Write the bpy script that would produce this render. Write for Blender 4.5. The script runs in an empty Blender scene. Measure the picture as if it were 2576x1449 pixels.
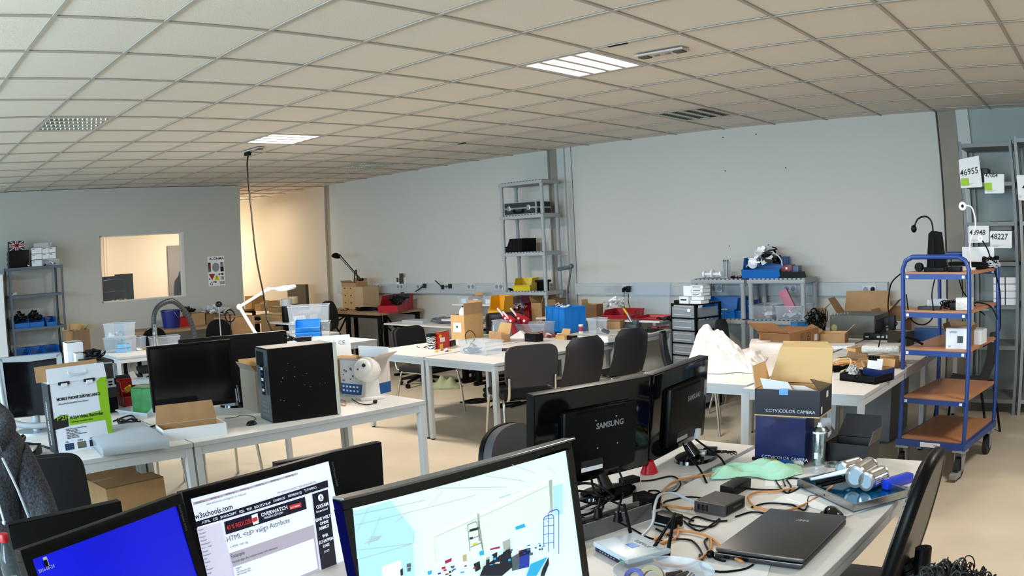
import bpy, bmesh, math, random
from mathutils import Vector, Matrix, Euler, noise as mnoise
random.seed(7)
SC = bpy.context.scene
COL = SC.collection
PI = math.pi
# ------------------------------------------------------------------ camera, light, exposure
CAM = Vector((3.01807, -3.38473, 1.61056))
ROWS = ((0.72935, 0.68271, -0.04426), (0.00014, -0.06484, -0.9979), (-0.68414, 0.72781, -0.04739))  # right, down, forward
LA, LC = 0.46887, 0.01801            # wide lens: angle = LA*r + LC*r^3, r in thousands of pixels from the centre
cd = bpy.data.cameras.new('camera')
cam = bpy.data.objects.new('camera', cd); COL.objects.link(cam)
R, D, F = (Vector(r) for r in ROWS)
m3 = Matrix((R, -D, -F)).transposed()
cam.matrix_world = Matrix.Translation(CAM) @ m3.to_4x4()
cd.lens = 29.8; cd.sensor_width = 36.0; cd.sensor_fit = 'HORIZONTAL'
cd.clip_start = 0.02; cd.clip_end = 100
cd.type = 'PANO'
K = 2.576 / 36.0
pc = cd
pc.panorama_type = 'FISHEYE_LENS_POLYNOMIAL'
pc.fisheye_fov = PI
pc.fisheye_polynomial_k0 = 0.0
pc.fisheye_polynomial_k1 = -LA * K
pc.fisheye_polynomial_k2 = 0.0
pc.fisheye_polynomial_k3 = -LC * K ** 3
pc.fisheye_polynomial_k4 = 0.0
SC.camera = cam
SC.view_settings.view_transform = 'Standard'
SC.view_settings.look = 'None'
SC.view_settings.gamma = 1.0
SC.view_settings.use_curve_mapping = False
SC.view_settings.exposure = 0.03
SC.cycles.use_denoising = True
SC.cycles.max_bounces = 7
SC.cycles.diffuse_bounces = 5
SC.cycles.glossy_bounces = 3
SC.cycles.transmission_bounces = 6
SC.cycles.transparent_max_bounces = 16
SC.cycles.caustics_reflective = False
SC.cycles.caustics_refractive = False
SC.cycles.sample_clamp_indirect = 6.0
W = bpy.data.worlds.new('world'); SC.world = W; W.use_nodes = True
W.node_tree.nodes['Background'].inputs['Color'].default_value = (0.62, 0.78, 1.0, 1)
W.node_tree.nodes['Background'].inputs['Strength'].default_value = 1.2

def lamp(name, kind, loc, power, color, size=(1, 1), aim=(0, 0, -1), spread=None):
    l = bpy.data.lights.new(name, kind); o = bpy.data.objects.new(name, l); COL.objects.link(o)
    o.location = loc; l.energy = power; l.color = color
    if kind == 'AREA':
        l.shape = 'RECTANGLE'; l.size, l.size_y = size
        if spread: l.spread = spread
    else:
        l.shadow_soft_size = size[0]
    o.rotation_euler = Vector(aim).to_track_quat('-Z', 'Y').to_euler()
    return o
# daylight outside the windows of wall_front (behind and left of the camera), each just outside its opening
WIN = [(-8.0, -6.2), (-5.7, -3.9), (-3.4, -1.6), (-1.1, 0.7), (1.2, 3.0)]
for i, (a, b) in enumerate(WIN):
    lamp('daylight', 'AREA', ((a + b) / 2, -6.35, 1.75), (74, 72, 82, 170, 205)[i], ((0.42, 0.76, 1.0), (0.46, 0.77, 1.0), (0.50, 0.79, 1.0), (0.64, 0.86, 1.0), (0.69, 0.88, 1.0))[i], (b - a, 1.6), (0, 1, -0.42), 2.7)
# the ceiling lamps that are switched on, over the main room and (out of view) over the rest of it and the rooms behind
lamp('ceiling_light_glow', 'AREA', (-0.3125, 0.9375, 2.72), 58, (1.0, 0.90, 0.80), (0.55, 0.55))
lamp('ceiling_light_glow', 'AREA', (-4.0625, 0.9375, 2.72), 98, (1.0, 0.88, 0.76), (0.55, 0.55))
lamp('ceiling_light_glow', 'AREA', (3.4375, 0.9375, 2.72), 62, (1.0, 0.92, 0.85), (0.55, 0.55))
lamp('back_area_glow', 'POINT', (-11.9, 3.6, 1.75), 80, (1.0, 0.88, 0.70), (0.25, 0.25))
lamp('back_area_glow', 'AREA', (-10.2, 3.6, 2.70), 20, (1.0, 0.82, 0.62), (0.6, 0.6))
lamp('side_room_glow', 'AREA', (-11.6, 1.2, 2.66), 75, (1.0, 0.85, 0.68), (0.6, 0.6))

# ------------------------------------------------------------------ helpers
def ray(px, py):
    x, y = (px - 1288) / 1000, (py - 724.5) / 1000
    r = math.hypot(x, y) + 1e-9; t = LA * r + LC * r ** 3
    return (R * (math.sin(t) * x / r) + D * (math.sin(t) * y / r) + F * math.cos(t))
def at(px, py, z=0.72):
    "point of the horizontal plane z that the photograph shows at a pixel"
    d = ray(px, py); return CAM + d * ((z - CAM.z) / d.z)
def aty(px, py, y):
    d = ray(px, py); return CAM + d * ((y - CAM.y) / d.y)
def atx(px, py, x):
    d = ray(px, py); return CAM + d * ((x - CAM.x) / d.x)
def up(P, px, py):
    "height at which the vertical line over P is seen at a pixel"
    d = ray(px, py); return CAM.z + math.hypot(P[0] - CAM.x, P[1] - CAM.y) * d.z / math.hypot(d.x, d.y)

def lin(c):
    if isinstance(c, str):
        c = tuple(int(c[i:i + 2], 16) / 255 for i in (0, 2, 4))
    return tuple((v / 12.92 if v <= .04045 else ((v + .055) / 1.055) ** 2.4) for v in c[:3]) + (1,)
MATS = {}
def mat(name, col='808080', rough=.5, metal=0, bump=0, bscale=40, var=0, vscale=8, coat=0, trans=0, alpha=1, emit=0, spec=.5, stretch=None):
    if name in MATS: return MATS[name]
    m = bpy.data.materials.new(name); m.use_nodes = True; MATS[name] = m
    nt = m.node_tree; b = nt.nodes['Principled BSDF']
    b.inputs['Base Color'].default_value = lin(col)
    b.inputs['Roughness'].default_value = rough; b.inputs['Metallic'].default_value = metal
    b.inputs['Specular IOR Level'].default_value = spec
    b.inputs['Coat Weight'].default_value = coat; b.inputs['Coat Roughness'].default_value = .08
    b.inputs['Transmission Weight'].default_value = trans; b.inputs['Alpha'].default_value = alpha
    if emit:
        b.inputs['Emission Color'].default_value = lin(col); b.inputs['Emission Strength'].default_value = emit
    if bump or var:
        tc = nt.nodes.new('ShaderNodeTexCoord'); mp = nt.nodes.new('ShaderNodeMapping')
        nt.links.new(tc.outputs['Object'], mp.inputs['Vector'])
        if stretch: mp.inputs['Scale'].default_value = stretch
    if bump:
        n = nt.nodes.new('ShaderNodeTexNoise'); n.inputs['Scale'].default_value = bscale; n.inputs['Detail'].default_value = 3
        nt.links.new(mp.outputs['Vector'], n.inputs['Vector'])
        bp = nt.nodes.new('ShaderNodeBump'); bp.inputs['Strength'].default_value = bump; bp.inputs['Distance'].default_value = .01
        nt.links.new(n.outputs['Fac'], bp.inputs['Height']); nt.links.new(bp.outputs['Normal'], b.inputs['Normal'])
    if var:
        n = nt.nodes.new('ShaderNodeTexNoise'); n.inputs['Scale'].default_value = vscale; n.inputs['Detail'].default_value = 5
        nt.links.new(mp.outputs['Vector'], n.inputs['Vector'])
        rp = nt.nodes.new('ShaderNodeValToRGB'); c = lin(col)
        rp.color_ramp.elements[0].position = .3; rp.color_ramp.elements[1].position = .7
        rp.color_ramp.elements[0].color = tuple(v * (1 - var) for v in c[:3]) + (1,)
        rp.color_ramp.elements[1].color = tuple(min(1, v * (1 + var)) for v in c[:3]) + (1,)
        nt.links.new(n.outputs['Fac'], rp.inputs['Fac']); nt.links.new(rp.outputs['Color'], b.inputs['Base Color'])
    return m

class G:
    "collects shapes into one mesh"
    def __init__(s): s.bm = bmesh.new(); s.mi = 0
    def m(s, i): s.mi = i; return s
    def _fin(s, verts, M):
        if M is not None: bmesh.ops.transform(s.bm, matrix=M, verts=verts)
        for f in {f for v in verts for f in v.link_faces}: f.material_index = s.mi
        return s
    def box(s, a, b, M=None, bev=0):
        "axis-aligned box from corner a to corner b, then M"
        r = bmesh.ops.create_cube(s.bm, size=1)['verts']
        for v in r:
            v.co = Vector(((a[k] + b[k]) / 2 + v.co[k] * (b[k] - a[k])) for k in range(3))
        if bev:
            e = {e for v in r for e in v.link_edges}
            q = bmesh.ops.bevel(s.bm, geom=list(e), offset=bev, segments=2, affect='EDGES', profile=.6)
            r = list({v for f in q['faces'] for v in f.verts})
            st = list(r); seen = set(r)
            while st:
                v = st.pop()
                for e in v.link_edges:
                    o = e.other_vert(v)
                    if o not in seen: seen.add(o); st.append(o)
            r = list(seen)
        return s._fin(r, M)
    def cyl(s, p, q, r1, r2=None, n=14, cap=True, M=None):
        p, q = Vector(p), Vector(q); d = q - p; r2 = r1 if r2 is None else r2
        if d.length < 1e-6: return s
        T = Matrix.Translation((p + q) / 2) @ d.to_track_quat('Z', 'Y').to_matrix().to_4x4()
        r = bmesh.ops.create_cone(s.bm, cap_ends=cap, segments=n, radius1=max(r1, 1e-4), radius2=max(r2, 1e-4), depth=d.length)['verts']
        return s._fin(r, (M @ T) if M is not None else T)
    def ball(s, c, r, sc=(1, 1, 1), u=14, v=9, M=None):
        T = Matrix.Translation(c) @ Matrix.Diagonal((*sc, 1))
        q = bmesh.ops.create_uvsphere(s.bm, u_segments=u, v_segments=v, radius=r)['verts']
        return s._fin(q, (M @ T) if M is not None else T)
    def poly(s, pts, h, M=None, axis='z'):
        "prism of a 2-d outline"
        mk = {'z': lambda x, y, t: (x, y, t), 'x': lambda x, y, t: (t, x, y), 'y': lambda x, y, t: (x, t, y)}[axis]
        h0, h1 = h if isinstance(h, tuple) else (0, h)
        a = [s.bm.verts.new(mk(x, y, h0)) for x, y in pts]; b = [s.bm.verts.new(mk(x, y, h1)) for x, y in pts]
        n = len(pts); s.bm.faces.new(a[::-1]); s.bm.faces.new(b)
        for i in range(n): s.bm.faces.new((a[i], a[(i + 1) % n], b[(i + 1) % n], b[i]))
        return s._fin(a + b, M)
    def quad(s, pts, M=None):
        v = [s.bm.verts.new(p) for p in pts]; s.bm.faces.new(v); return s._fin(v, M)
    def lathe(s, prof, n=24, M=None, ang=2 * PI):
        "profile of (radius, z)"
        full = abs(ang - 2 * PI) < 1e-6; k = n if full else n + 1
        rings = [[s.bm.verts.new((max(r, 1e-4) * math.cos(ang * i / n), max(r, 1e-4) * math.sin(ang * i / n), z)) for i in range(k)] for r, z in prof]
        for A, B in zip(rings, rings[1:]):
            for i in range(n):
                j = (i + 1) % k
                s.bm.faces.new((A[i], A[j], B[j], B[i]))
        return s._fin([v for r in rings for v in r], M)
    def tube(s, pts, r, n=8, M=None, cap=True, smooth=0, closed=False):
        P = [Vector(p) for p in pts]
        if smooth: P = catmull(P, smooth, closed)
        rings = []; up_ = Vector((0, 0, 1)); m_ = len(P)
        prev = None
        for i, p in enumerate(P):
            t = (P[(i + 1) % m_] - P[i - 1]) if closed else (P[min(i + 1, m_ - 1)] - P[max(i - 1, 0)])
            if t.length < 1e-9: t = Vector((0, 0, 1))
            t.normalize()
            if prev is None:
                a = t.cross(up_)
                if a.length < .05: a = t.cross(Vector((1, 0, 0)))
            else:
                a = prev - t * prev.dot(t)
                if a.length < .01: a = t.orthogonal()
            a.normalize(); prev = a; b = t.cross(a)
            rr = r(i / (m_ - 1)) if callable(r) else r
            rings.append([s.bm.verts.new(p + a * (rr * math.cos(2 * PI * k / n)) + b * (rr * math.sin(2 * PI * k / n))) for k in range(n)])
        pairs = list(zip(rings, rings[1:])) + ([(rings[-1], rings[0])] if closed else [])
        for A, B in pairs:
            for k in range(n): s.bm.faces.new((A[k], A[(k + 1) % n], B[(k + 1) % n], B[k]))
        if cap and not closed:
            s.bm.faces.new(rings[0][::-1]); s.bm.faces.new(rings[-1])
        return s._fin([v for r_ in rings for v in r_], M)
    def grid(s, fn, nu, nv, M=None, thick=0, cu=False):
        V = [[s.bm.verts.new(fn(i / nu, j / nv)) for j in range(nv + 1)] for i in range(nu + (0 if cu else 1))]
        for i in range(nu):
            i2 = (i + 1) % nu if cu else i + 1
            for j in range(nv): s.bm.faces.new((V[i][j], V[i2][j], V[i2][j + 1], V[i][j + 1]))
        vs = [v for r in V for v in r]
        if thick:
            fs = list({f for v in vs for f in v.link_faces})
            bmesh.ops.recalc_face_normals(s.bm, faces=fs)
            q = bmesh.ops.solidify(s.bm, geom=fs, thickness=thick)
            vs = list({v for v in vs} | {v for g in q['geom'] if isinstance(g, bmesh.types.BMVert) for v in [g]})
        return s._fin(vs, M)
def catmull(P, k, closed=False):
    out = []; n = len(P)
    for i in range(n if closed else n - 1):
        if closed: a, b, c, d = P[i - 1], P[i], P[(i + 1) % n], P[(i + 2) % n]
        else: a, b, c, d = P[max(i - 1, 0)], P[i], P[i + 1], P[min(i + 2, n - 1)]
        for j in range(k):
            t = j / k
            out.append(.5 * ((2 * b) + (c - a) * t + (2 * a - 5 * b + 4 * c - d) * t * t + (3 * b - a - 3 * c + d) * t ** 3))
    if not closed: out.append(P[-1].copy())
    return out

def part(name, g, mats, parent=None, smooth=None, loc=None, rz=0, rot=None):
    me = bpy.data.meshes.new(name)
    bmesh.ops.recalc_face_normals(g.bm, faces=g.bm.faces)
    g.bm.to_mesh(me); g.bm.free()
    for m in (mats if isinstance(mats, (list, tuple)) else [mats]): me.materials.append(m)
    if smooth is not None:
        me.polygons.foreach_set('use_smooth', [True] * len(me.polygons))
        me.set_sharp_from_angle(angle=math.radians(smooth))
    o = bpy.data.objects.new(name, me); COL.objects.link(o)
    if parent is not None: o.parent = parent
    if loc is not None: o.location = loc
    if rot is not None: o.rotation_euler = rot
    elif rz: o.rotation_euler = (0, 0, rz)
    return o
def tag(o, label, cat, group=None, kind=None):
    o['label'] = label; o['category'] = cat
    if group: o['group'] = group
    if kind: o['kind'] = kind
    return o
def thing(name, label, cat, loc=(0, 0, 0), rz=0, group=None, rot=None):
    o = bpy.data.objects.new(name, None); COL.objects.link(o); o.empty_display_size = .05
    o.location = loc; o.rotation_euler = rot if rot is not None else (0, 0, rz)
    return tag(o, label, cat, group)
def struct(name, g, mats, smooth=None, parent=None):
    o = part(name, g, mats, parent, smooth); 
    if parent is None: o['kind'] = 'structure'
    return o
def one(name, label, cat, g, mats, loc=(0, 0, 0), rz=0, group=None, smooth=None, rot=None):
    o = part(name, g, mats, None, smooth, loc, rz, rot); return tag(o, label, cat, group)
def dup(root, label=None, loc=None, rz=None, group=None):
    def cp(o, par):
        c = o.copy(); COL.objects.link(c); c.parent = par
        for ch in o.children: cp(ch, c)
        return c
    r = cp(root, None)
    if label: r['label'] = label
    if group: r['group'] = group
    if loc is not None: r.location = loc
    if rz is not None: r.rotation_euler = (0, 0, rz)
    return r
def text(body, parent, m, size, loc, rot, name='lettering', align='LEFT', ext=.0004, sx=1, shear=0, wt=0, ay='BOTTOM_BASELINE'):
    c = bpy.data.curves.new(name, 'FONT'); c.body = body; c.size = size; c.align_x = align; c.align_y = ay
    c.extrude = ext; c.resolution_u = 2; c.shear = shear; c.offset = wt; c.materials.append(m)
    t = bpy.data.objects.new(name, c); me = bpy.data.meshes.new_from_object(t); me.name = name
    bpy.data.objects.remove(t)
    o = bpy.data.objects.new(name, me); COL.objects.link(o); o.parent = parent
    o.location = loc; o.rotation_euler = rot; o.scale = (sx, 1, 1)
    return o
def rzof(a, b): return math.atan2(b[1] - a[1], b[0] - a[0])
FR = (PI / 2, 0, 0)      # text standing upright, read from -y
def cord(label, pts, r, m, name='cable', cat='cable', k=5, group=None, n=6):
    g = G().tube(pts, r, n, smooth=k)
    return one(name, label, cat, g, m, smooth=60, group=group)

# shared materials
LAM = mat('laminate', 'dcdad6', .45, var=.03, vscale=30)
LAME = mat('laminate_edge', 'aeb4ba', .5)
FRM = mat('light_grey_paint', 'b8bec4', .42)
BLK = mat('black_plastic', '050506', .42, spec=.16)
BLKG = mat('black_gloss', '030304', .08, coat=.25, spec=.35)
BLKM = mat('black_matt', '08080a', .8, spec=.2)
DGR = mat('dark_grey_plastic', '1c1d20', .5)
MGR = mat('mid_grey_plastic', '6b7076', .5)
LGR = mat('light_grey_plastic', 'b3b8bd', .45)
WHT = mat('white_plastic', 'e9ecef', .38)
PAP = mat('paper', 'eceef0', .8)
WCARD = mat('white_card', 'dfe4ea', .6)
CARD = mat('cardboard', 'a6835c', .85, var=.08, vscale=12)
CARDD = mat('cardboard_dark', '7d6146', .88, var=.08, vscale=12)
CARDL = mat('cardboard_light', 'c09a68', .85, var=.05, vscale=12)
CHR = mat('chrome', 'c8c6c2', .18, 1)
STL = mat('steel', '9aa0a4', .35, 1)
ALU = mat('aluminium', 'b9bdc0', .3, 1)
BLU = mat('blue_plastic', '1565b5', .38)
BLUB = mat('bright_blue_plastic', '1a86dd', .38)
BLUD = mat('dark_blue_plastic', '10284f', .35)
RED = mat('red_plastic', 'a81522', .4)
YEL = mat('yellow_plastic', 'd2b716', .4)
YELO = mat('orange_yellow_plastic', 'e0a11c', .4)
def clearmat(name, col, a, rough=.25):
    m = bpy.data.materials.new(name); m.use_nodes = True; nt = m.node_tree; nt.nodes.clear()
    o = nt.nodes.new('ShaderNodeOutputMaterial'); mx = nt.nodes.new('ShaderNodeMixShader')
    t = nt.nodes.new('ShaderNodeBsdfTransparent'); b = nt.nodes.new('ShaderNodeBsdfPrincipled')
    t.inputs['Color'].default_value = (.97, .98, 1, 1)
    b.inputs['Base Color'].default_value = lin(col); b.inputs['Roughness'].default_value = rough
    lw = nt.nodes.new('ShaderNodeLayerWeight'); lw.inputs['Blend'].default_value = .35
    mr = nt.nodes.new('ShaderNodeMapRange'); mr.inputs['To Min'].default_value = a; mr.inputs['To Max'].default_value = min(1, a + .5)
    nt.links.new(lw.outputs['Facing'], mr.inputs['Value']); nt.links.new(mr.outputs['Result'], mx.inputs['Fac'])
    nt.links.new(t.outputs[0], mx.inputs[1]); nt.links.new(b.outputs[0], mx.inputs[2]); nt.links.new(mx.outputs[0], o.inputs['Surface'])
    return m
CLR = clearmat('clear_plastic', 'd8e2ec', .22)
MILK = clearmat('milky_plastic', 'c9d3dc', .26)
FILM = clearmat('plastic_film', 'd5dde4', .3, .12)
GLASS = clearmat('glass', 'dfe8ee', .04, .02)
FAB = mat('black_fabric', '15151a', .95, bump=.3, bscale=300)
# ------------------------------------------------------------------ the room
YB, XL = 4.60, -8.60
wallm = mat('wall_paint', 'bfbeb8', .85, bump=.03, bscale=120, var=.015, vscale=.8)
wallw = mat('wall_paint_warm', 'c9bfae', .85, bump=.03, bscale=120)
tilem = mat('ceiling_tile', 'd8d0c4', .95, bump=.25, bscale=160, var=.02, vscale=1.5)
gridm = mat('ceiling_grid', 'a69f96', .6)
conc = mat('pillar_concrete', '8f877c', .85, bump=.1, bscale=30, var=.05, vscale=5)
trimw = mat('trim_white', 'b9bab8', .6)
floorm = mat('floor_screed', 'cbbfaa', .42, bump=.05, bscale=25, var=.09, vscale=1.7)
g = G().box((-16, -6.3, -.1), (6, YB + .3, 0)); struct('floor', g, floorm)
# scuffs and stains on the floor
g = G().box((-16, YB, 0), (-8.72, YB + .12, 2.9)); struct('wall_back_far', g, wallw)
g = G().box((-8.36, YB, 0), (-3.79, YB + .12, 2.9)); struct('wall_back_middle', g, wallm)
g = G().box((-3.40, YB, 0), (1.245, YB + .12, 2.9)); struct('wall_back', g, wallm)
g = G().box((1.62, YB, 0), (6, YB + .12, 2.9)); struct('wall_back_right', g, mat('wall_paint_green', '9aa3a0', .85))
for i, (a, b, c, m, pr_) in enumerate([(-8.70, -8.56, .03, mat('pillar_tan', 'a2937f', .8), 0), (-8.56, -8.36, .0, trimw, 1),
        (-3.775, -3.61, .03, conc, 0), (-3.61, -3.50, -.03, trimw, 1), (-3.50, -3.41, -.005, wallm, 1),
        (1.262, 1.48, .02, conc, 0), (1.48, 1.62, -.03, trimw, 1)]):
    g = G().box((a, YB + c, 0), (b, YB + .2, 2.9)); struct('trim_%d' % (i + 1), g, m)
# left partition with its window opening
g = G()
y0, y1, z0, z1 = .375, 1.83, 1.145, 2.115
g.box((XL - .12, -6.2, 0), (XL, y0, 2.8)).box((XL - .12, y1, 0), (XL, 2.87, 2.8))
g.box((XL - .12, y0, 0), (XL, y1, z0)).box((XL - .12, y0, z1), (XL, y1, 2.8))
struct('wall_left', g, wallm)
g = G()
for a, b in (((XL - .09, y0 - .0, z0), (XL - .03, y0 + .025, z1)), ((XL - .09, y1 - .045, z0), (XL + .004, y1, z1)),
             ((XL - .09, y0, z0), (XL - .03, y1, z0 + .02)), ((XL - .09, y0, z1 - .02), (XL - .03, y1, z1))): g.box(a, b)
fr = struct('window_1', g, mat('window_frame_white', 'dcd8d0', .5))
part('pane', G().box((XL - .068, y0 + .02, z0 + .02), (XL - .062, y1 - .04, z1 - .02)), GLASS, fr)
# enclosing walls out of view, with the window openings of the daylight side
g = G().box((6, -6.2, 0), (6.1, YB, 2.9)); struct('wall_right', g, wallm)
g = G().box((-8.6, -6.3, 0), (6, -6.2, .95)).box((-8.6, -6.3, 2.55), (6, -6.2, 2.8))
xs = [-8.6] + [v for w in WIN for v in w] + [6]
for k in range(0, len(xs), 2): g.box((xs[k], -6.3, .95), (xs[k + 1], -6.2, 2.55))
struct('wall_front', g, wallm)
for i, (a, b) in enumerate(WIN):
    g = G()
    for p, q in (((a, -6.28, .95), (a + .06, -6.22, 2.55)), ((b - .06, -6.28, .95), (b, -6.22, 2.55)), ((a, -6.28, .95), (b, -6.22, 1.01)), ((a, -6.28, 2.49), (b, -6.22, 2.55)), (((a + b) / 2 - .03, -6.28, .95), ((a + b) / 2 + .03, -6.22, 2.55))): g.box(p, q)
    struct('window_%d' % (i + 2), g, WHT)
# the rooms behind the partition
g = G().box((-13.1, -2.5, 0), (-13, YB, 2.9)); struct('wall_side_room', g, wallw)
g = G().box((-16, -2.6, 0), (-8.72, -2.5, 2.9)); struct('wall_side_room_front', g, wallw)
# a grey door leaf and its frame seen through the window
P = atx(420, 620, -12.98); Q = atx(462, 615, -12.98)
g = G().box((-12.995, P.y, 0), (-12.95, P.y + 1.0, P.z)); struct('door_1', g, mat('door_grey', '66625f', .6))
P = atx(262, 600, -12.98)
g = G().box((-12.995, P.y - .02, 0), (-12.94, P.y + .02, 2.8)); struct('trim_8', g, wallw)
# ceiling: slab, T-grid and lay-in tiles
T_ = .625
g = G().box((-16, -6.3, 2.86), (6, YB + .3, 2.95)); ceil_ = struct('ceiling', g, tilem)
iy0, iy1 = -4, 7           # rows along y whose tiles the picture shows
jx0, jx1 = -15, 4          # columns along x
lights = {(1, -1): 1, (5, -2): 0, (1, -7): 1, (-3, -6): 0, (5, -10): 0, (-3, -13): 0, (1, 5): 0}
g = G()
for j in range(-26, 11): g.box((j * T_ - .012, -6.2, 2.80), (j * T_ + .012, YB, 2.806))
for i in range(-10, 8): g.box((-16, i * T_ - .012, 2.7995), (6, i * T_ + .012, 2.8055))
part('grid_rail', g, gridm, ceil_)
def tilemesh():
    return G().box((.004, .004, .0), (T_ - .004, T_ - .004, .02))
t0 = None
rest = G()
for i in range(-10, 8):
    for j in range(-26, 10):
        if (i, j) in lights: continue
        if i == 7: ty = (YB - 7 * T_) / T_
        else: ty = 1
        x, y = j * T_, i * T_
        if iy0 <= i <= iy1 and jx0 <= j <= jx1 and not (i < 0 and j > 0) and not (i < -2 and j > -3):
            if t0 is None:
                t0 = part('ceiling_tile', tilemesh(), tilem, ceil_, loc=(x, y, 2.808)); o = t0
            else:
                o = t0.copy(); COL.objects.link(o); o.location = (x, y, 2.808)
            o.scale = (1, ty, 1)
        else:
            rest.box((x + .004, y + .004, 2.808), (x + T_ - .004, min(y + T_ - .004, YB + .2), 2.828))
o = part('ceiling_tiles_out_of_view', rest, tilem, ceil_); o.name = 'ceiling_tile_field'; o['kind'] = 'stuff'
lampon = mat('lamp_tube_glow', 'ffffff', .5, emit=5)
lampm = mat('lamp_housing', 'b9b2ad', .5)
louv = mat('lamp_louvre', 'c9d2c8', .22, 1)
lab = {(1, -1): 'lit four-strip ceiling light over the middle of the room', (1, -7): 'lit four-strip ceiling light above the hanging black cable',
       (5, -2): 'unlit louvred ceiling light near the back wall', (5, -10): 'small far unlit ceiling light near the back wall by the doorway',
       (-3, -6): 'unlit ceiling light high at the left above the partition wall', (-3, -13): 'unlit ceiling light cut by the left edge of the photo', (1, 5): 'unlit ceiling light over the desk by the right wall'}
for (i, j), on in lights.items():
    if (i, j) == (1, 5): rest_only = True
    th = thing('ceiling_light', lab[i, j], 'ceiling light', (j * T_, i * T_, 2.80), group='square louvred ceiling lights')
    g = G()
    e = .035
    g.box((.01, .01, 0), (T_ - .01, e, .01)).box((.01, T_ - e, 0), (T_ - .01, T_ - .01, .01))
    w = (T_ - 2 * e) / 4
    for k in range(5):
        x = e + k * w; hw = .018
        g.box((max(.01, x - hw), e, 0), (min(T_ - .01, x + hw), T_ - e, .01))
    g.box((.01, .01, .045), (T_ - .01, T_ - .01, .055))
    part('housing', g, lampm, th)
    for k in range(4):
        x0 = e + k * w + .018; x1 = e + (k + 1) * w - .018
        if on:
            part('lit_strip', G().box((x0, e + .003, .004), (x1, T_ - e - .003, .012)), lampon, th)
        else:
            g = G().cyl(((x0 + x1) / 2, e, .03), ((x0 + x1) / 2, T_ - e, .03), .008, n=10)
            part('tube', g, WHT, th, 40)
            g = G()
            for q in range(13):
                y = e + .02 + q * (T_ - 2 * e - .03) / 12
                g.quad([(x0, y, .002), (x1, y, .002), (x1, y + .012, .03), (x0, y + .012, .03)])
            g.quad([(x0, e, .002), (x0, T_ - e, .002), (x0 + .02, T_ - e, .042), (x0 + .02, e, .042)])
            g.quad([(x1, e, .002), (x1, T_ - e, .002), (x1 - .02, T_ - e, .042), (x1 - .02, e, .042)])
            part('louvre', g, louv, th)
# slim black sprinkler slot in the grid, sockets in the ceiling
one('ceiling_slot', 'short black slot in the ceiling grid beside the lit middle light', 'vent', G().box((.13, .614, 2.796), (.27, .636, 2.802)), BLKM)
one('ceiling_slot', 'tiny dark slot in the far ceiling above the tall grey shelf', 'vent', G().box((-.06, -.012, 2.796), (.06, .012, 2.802)), BLKM, loc=(at(1162, 361, 2.8).x, at(1162, 361, 2.8).y, 0))
def csock(x, y, label, rz=0):
    th = thing('ceiling_socket', label, 'socket', (x, y, 2.797), rz)
    part('plate', G().box((-.18, -.05, -.012), (.18, .05, 0), bev=.003), lampm, th)
    for k in (-.13, .13): part('outlet', G().box((k - .035, -.03, -.02), (k + .035, .03, -.011)), mat('brown_plastic', '4a4238', .6), th)
    for k in (-.04, .04): part('cover_cap', G().cyl((k, 0, -.011), (k, 0, -.017), .02), mat('cap_grey', '827a70', .6), th)
    return th
csock(.293, .97, 'socket strip in the ceiling beside the lit middle light')
csock(-4.75, .98, 'ceiling socket from which the black cable hangs')
# wall trunking along the back wall, with sockets
tr = mat('trunking', 'aeb3b6', .5)
for k, (a, b) in enumerate([(-8.36, -3.79), (-3.40, .60)]):
    g = G().box((a, YB - .06, 1.015), (b, YB, 1.15), bev=.004)
    th = one('cable_trunking', ['long white cable trunking on the wall behind the wooden bench', 'long white cable trunking on the back wall behind the grey plastic shelves'][k], 'trunking', g, tr)
    part('seam', G().box((a + .01, YB - .0625, 1.045), (b - .01, YB - .059, 1.049)).box((a + .01, YB - .0625, 1.118), (b - .01, YB - .059, 1.122)), LAME, th)
def sock(px, py, label, double=True, wide=.155):
    P = aty(px, py, YB - .062)
    th = thing('wall_socket', label, 'socket', (P.x, YB - .06, P.z), group='double wall sockets')
    n = 2 if double else 1; w = wide / 2 if double else .08
    part('plate', G().box((-w * n / 2, -.012, -.042), (w * n / 2, 0, .042), bev=.003), mat('socket_white', 'bcc2c6', .4), th)
    for k in range(n):
        x = (k - (n - 1) / 2) * w
        part('outlet', G().lathe([(.024, -.0), (.024, .004), (.027, .004), (.027, 0)], 20, Matrix.Translation((x, -.012, 0)) @ Matrix.Rotation(PI / 2, 4, 'X')).cyl((x, -.0125, 0), (x, -.0135, 0), .023, n=20), mat('socket_well', '8d9398', .5), th)
        part('pin_hole', G().cyl((x - .01, -.0135, 0), (x - .01, -.0145, 0), .004, n=8).cyl((x + .01, -.0135, 0), (x + .01, -.0145, 0), .004, n=8).box((x - .003, -.015, .017), (x + .003, -.0135, .023)).box((x - .003, -.015, -.023), (x + .003, -.0135, -.017)), DGR, th)
    return th
for px, py, l in [(949, 721, 'double wall socket just right of the little wooden drawer chest'), (1007, 721, 'double wall socket under the small boxed part on the trunking'),
        (1057, 721, 'double wall socket with a dangling dark plug lead'), (1120, 721, 'double wall socket with two small dark plugs'),
        (1186, 721, 'double wall socket left of the tall grey shelf'), (1256, 721, 'wall socket half behind the tall grey shelf post'),
        (1579, 726, 'double wall socket holding two black plugs'), (1803, 725, 'grey wall socket behind the left plastic shelf'),
        (1988, 726, 'double wall socket inside the right plastic shelf'), (2187, 728, 'double wall socket with one round black plug near the pillar')]:
    sock(px, py, l)
def plug(px, py, label, w=.05):
    P = aty(px, py, YB - .09)
    return one('wall_plug', label, 'plug', G().cyl((0, 0, 0), (0, .03, 0), .02, .022, 14).box((-.012, -.03, -.035), (.012, 0, .01), bev=.003), BLK, P, smooth=40)
plug(1570, 727, 'left black plug in the back wall socket'); 
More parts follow.
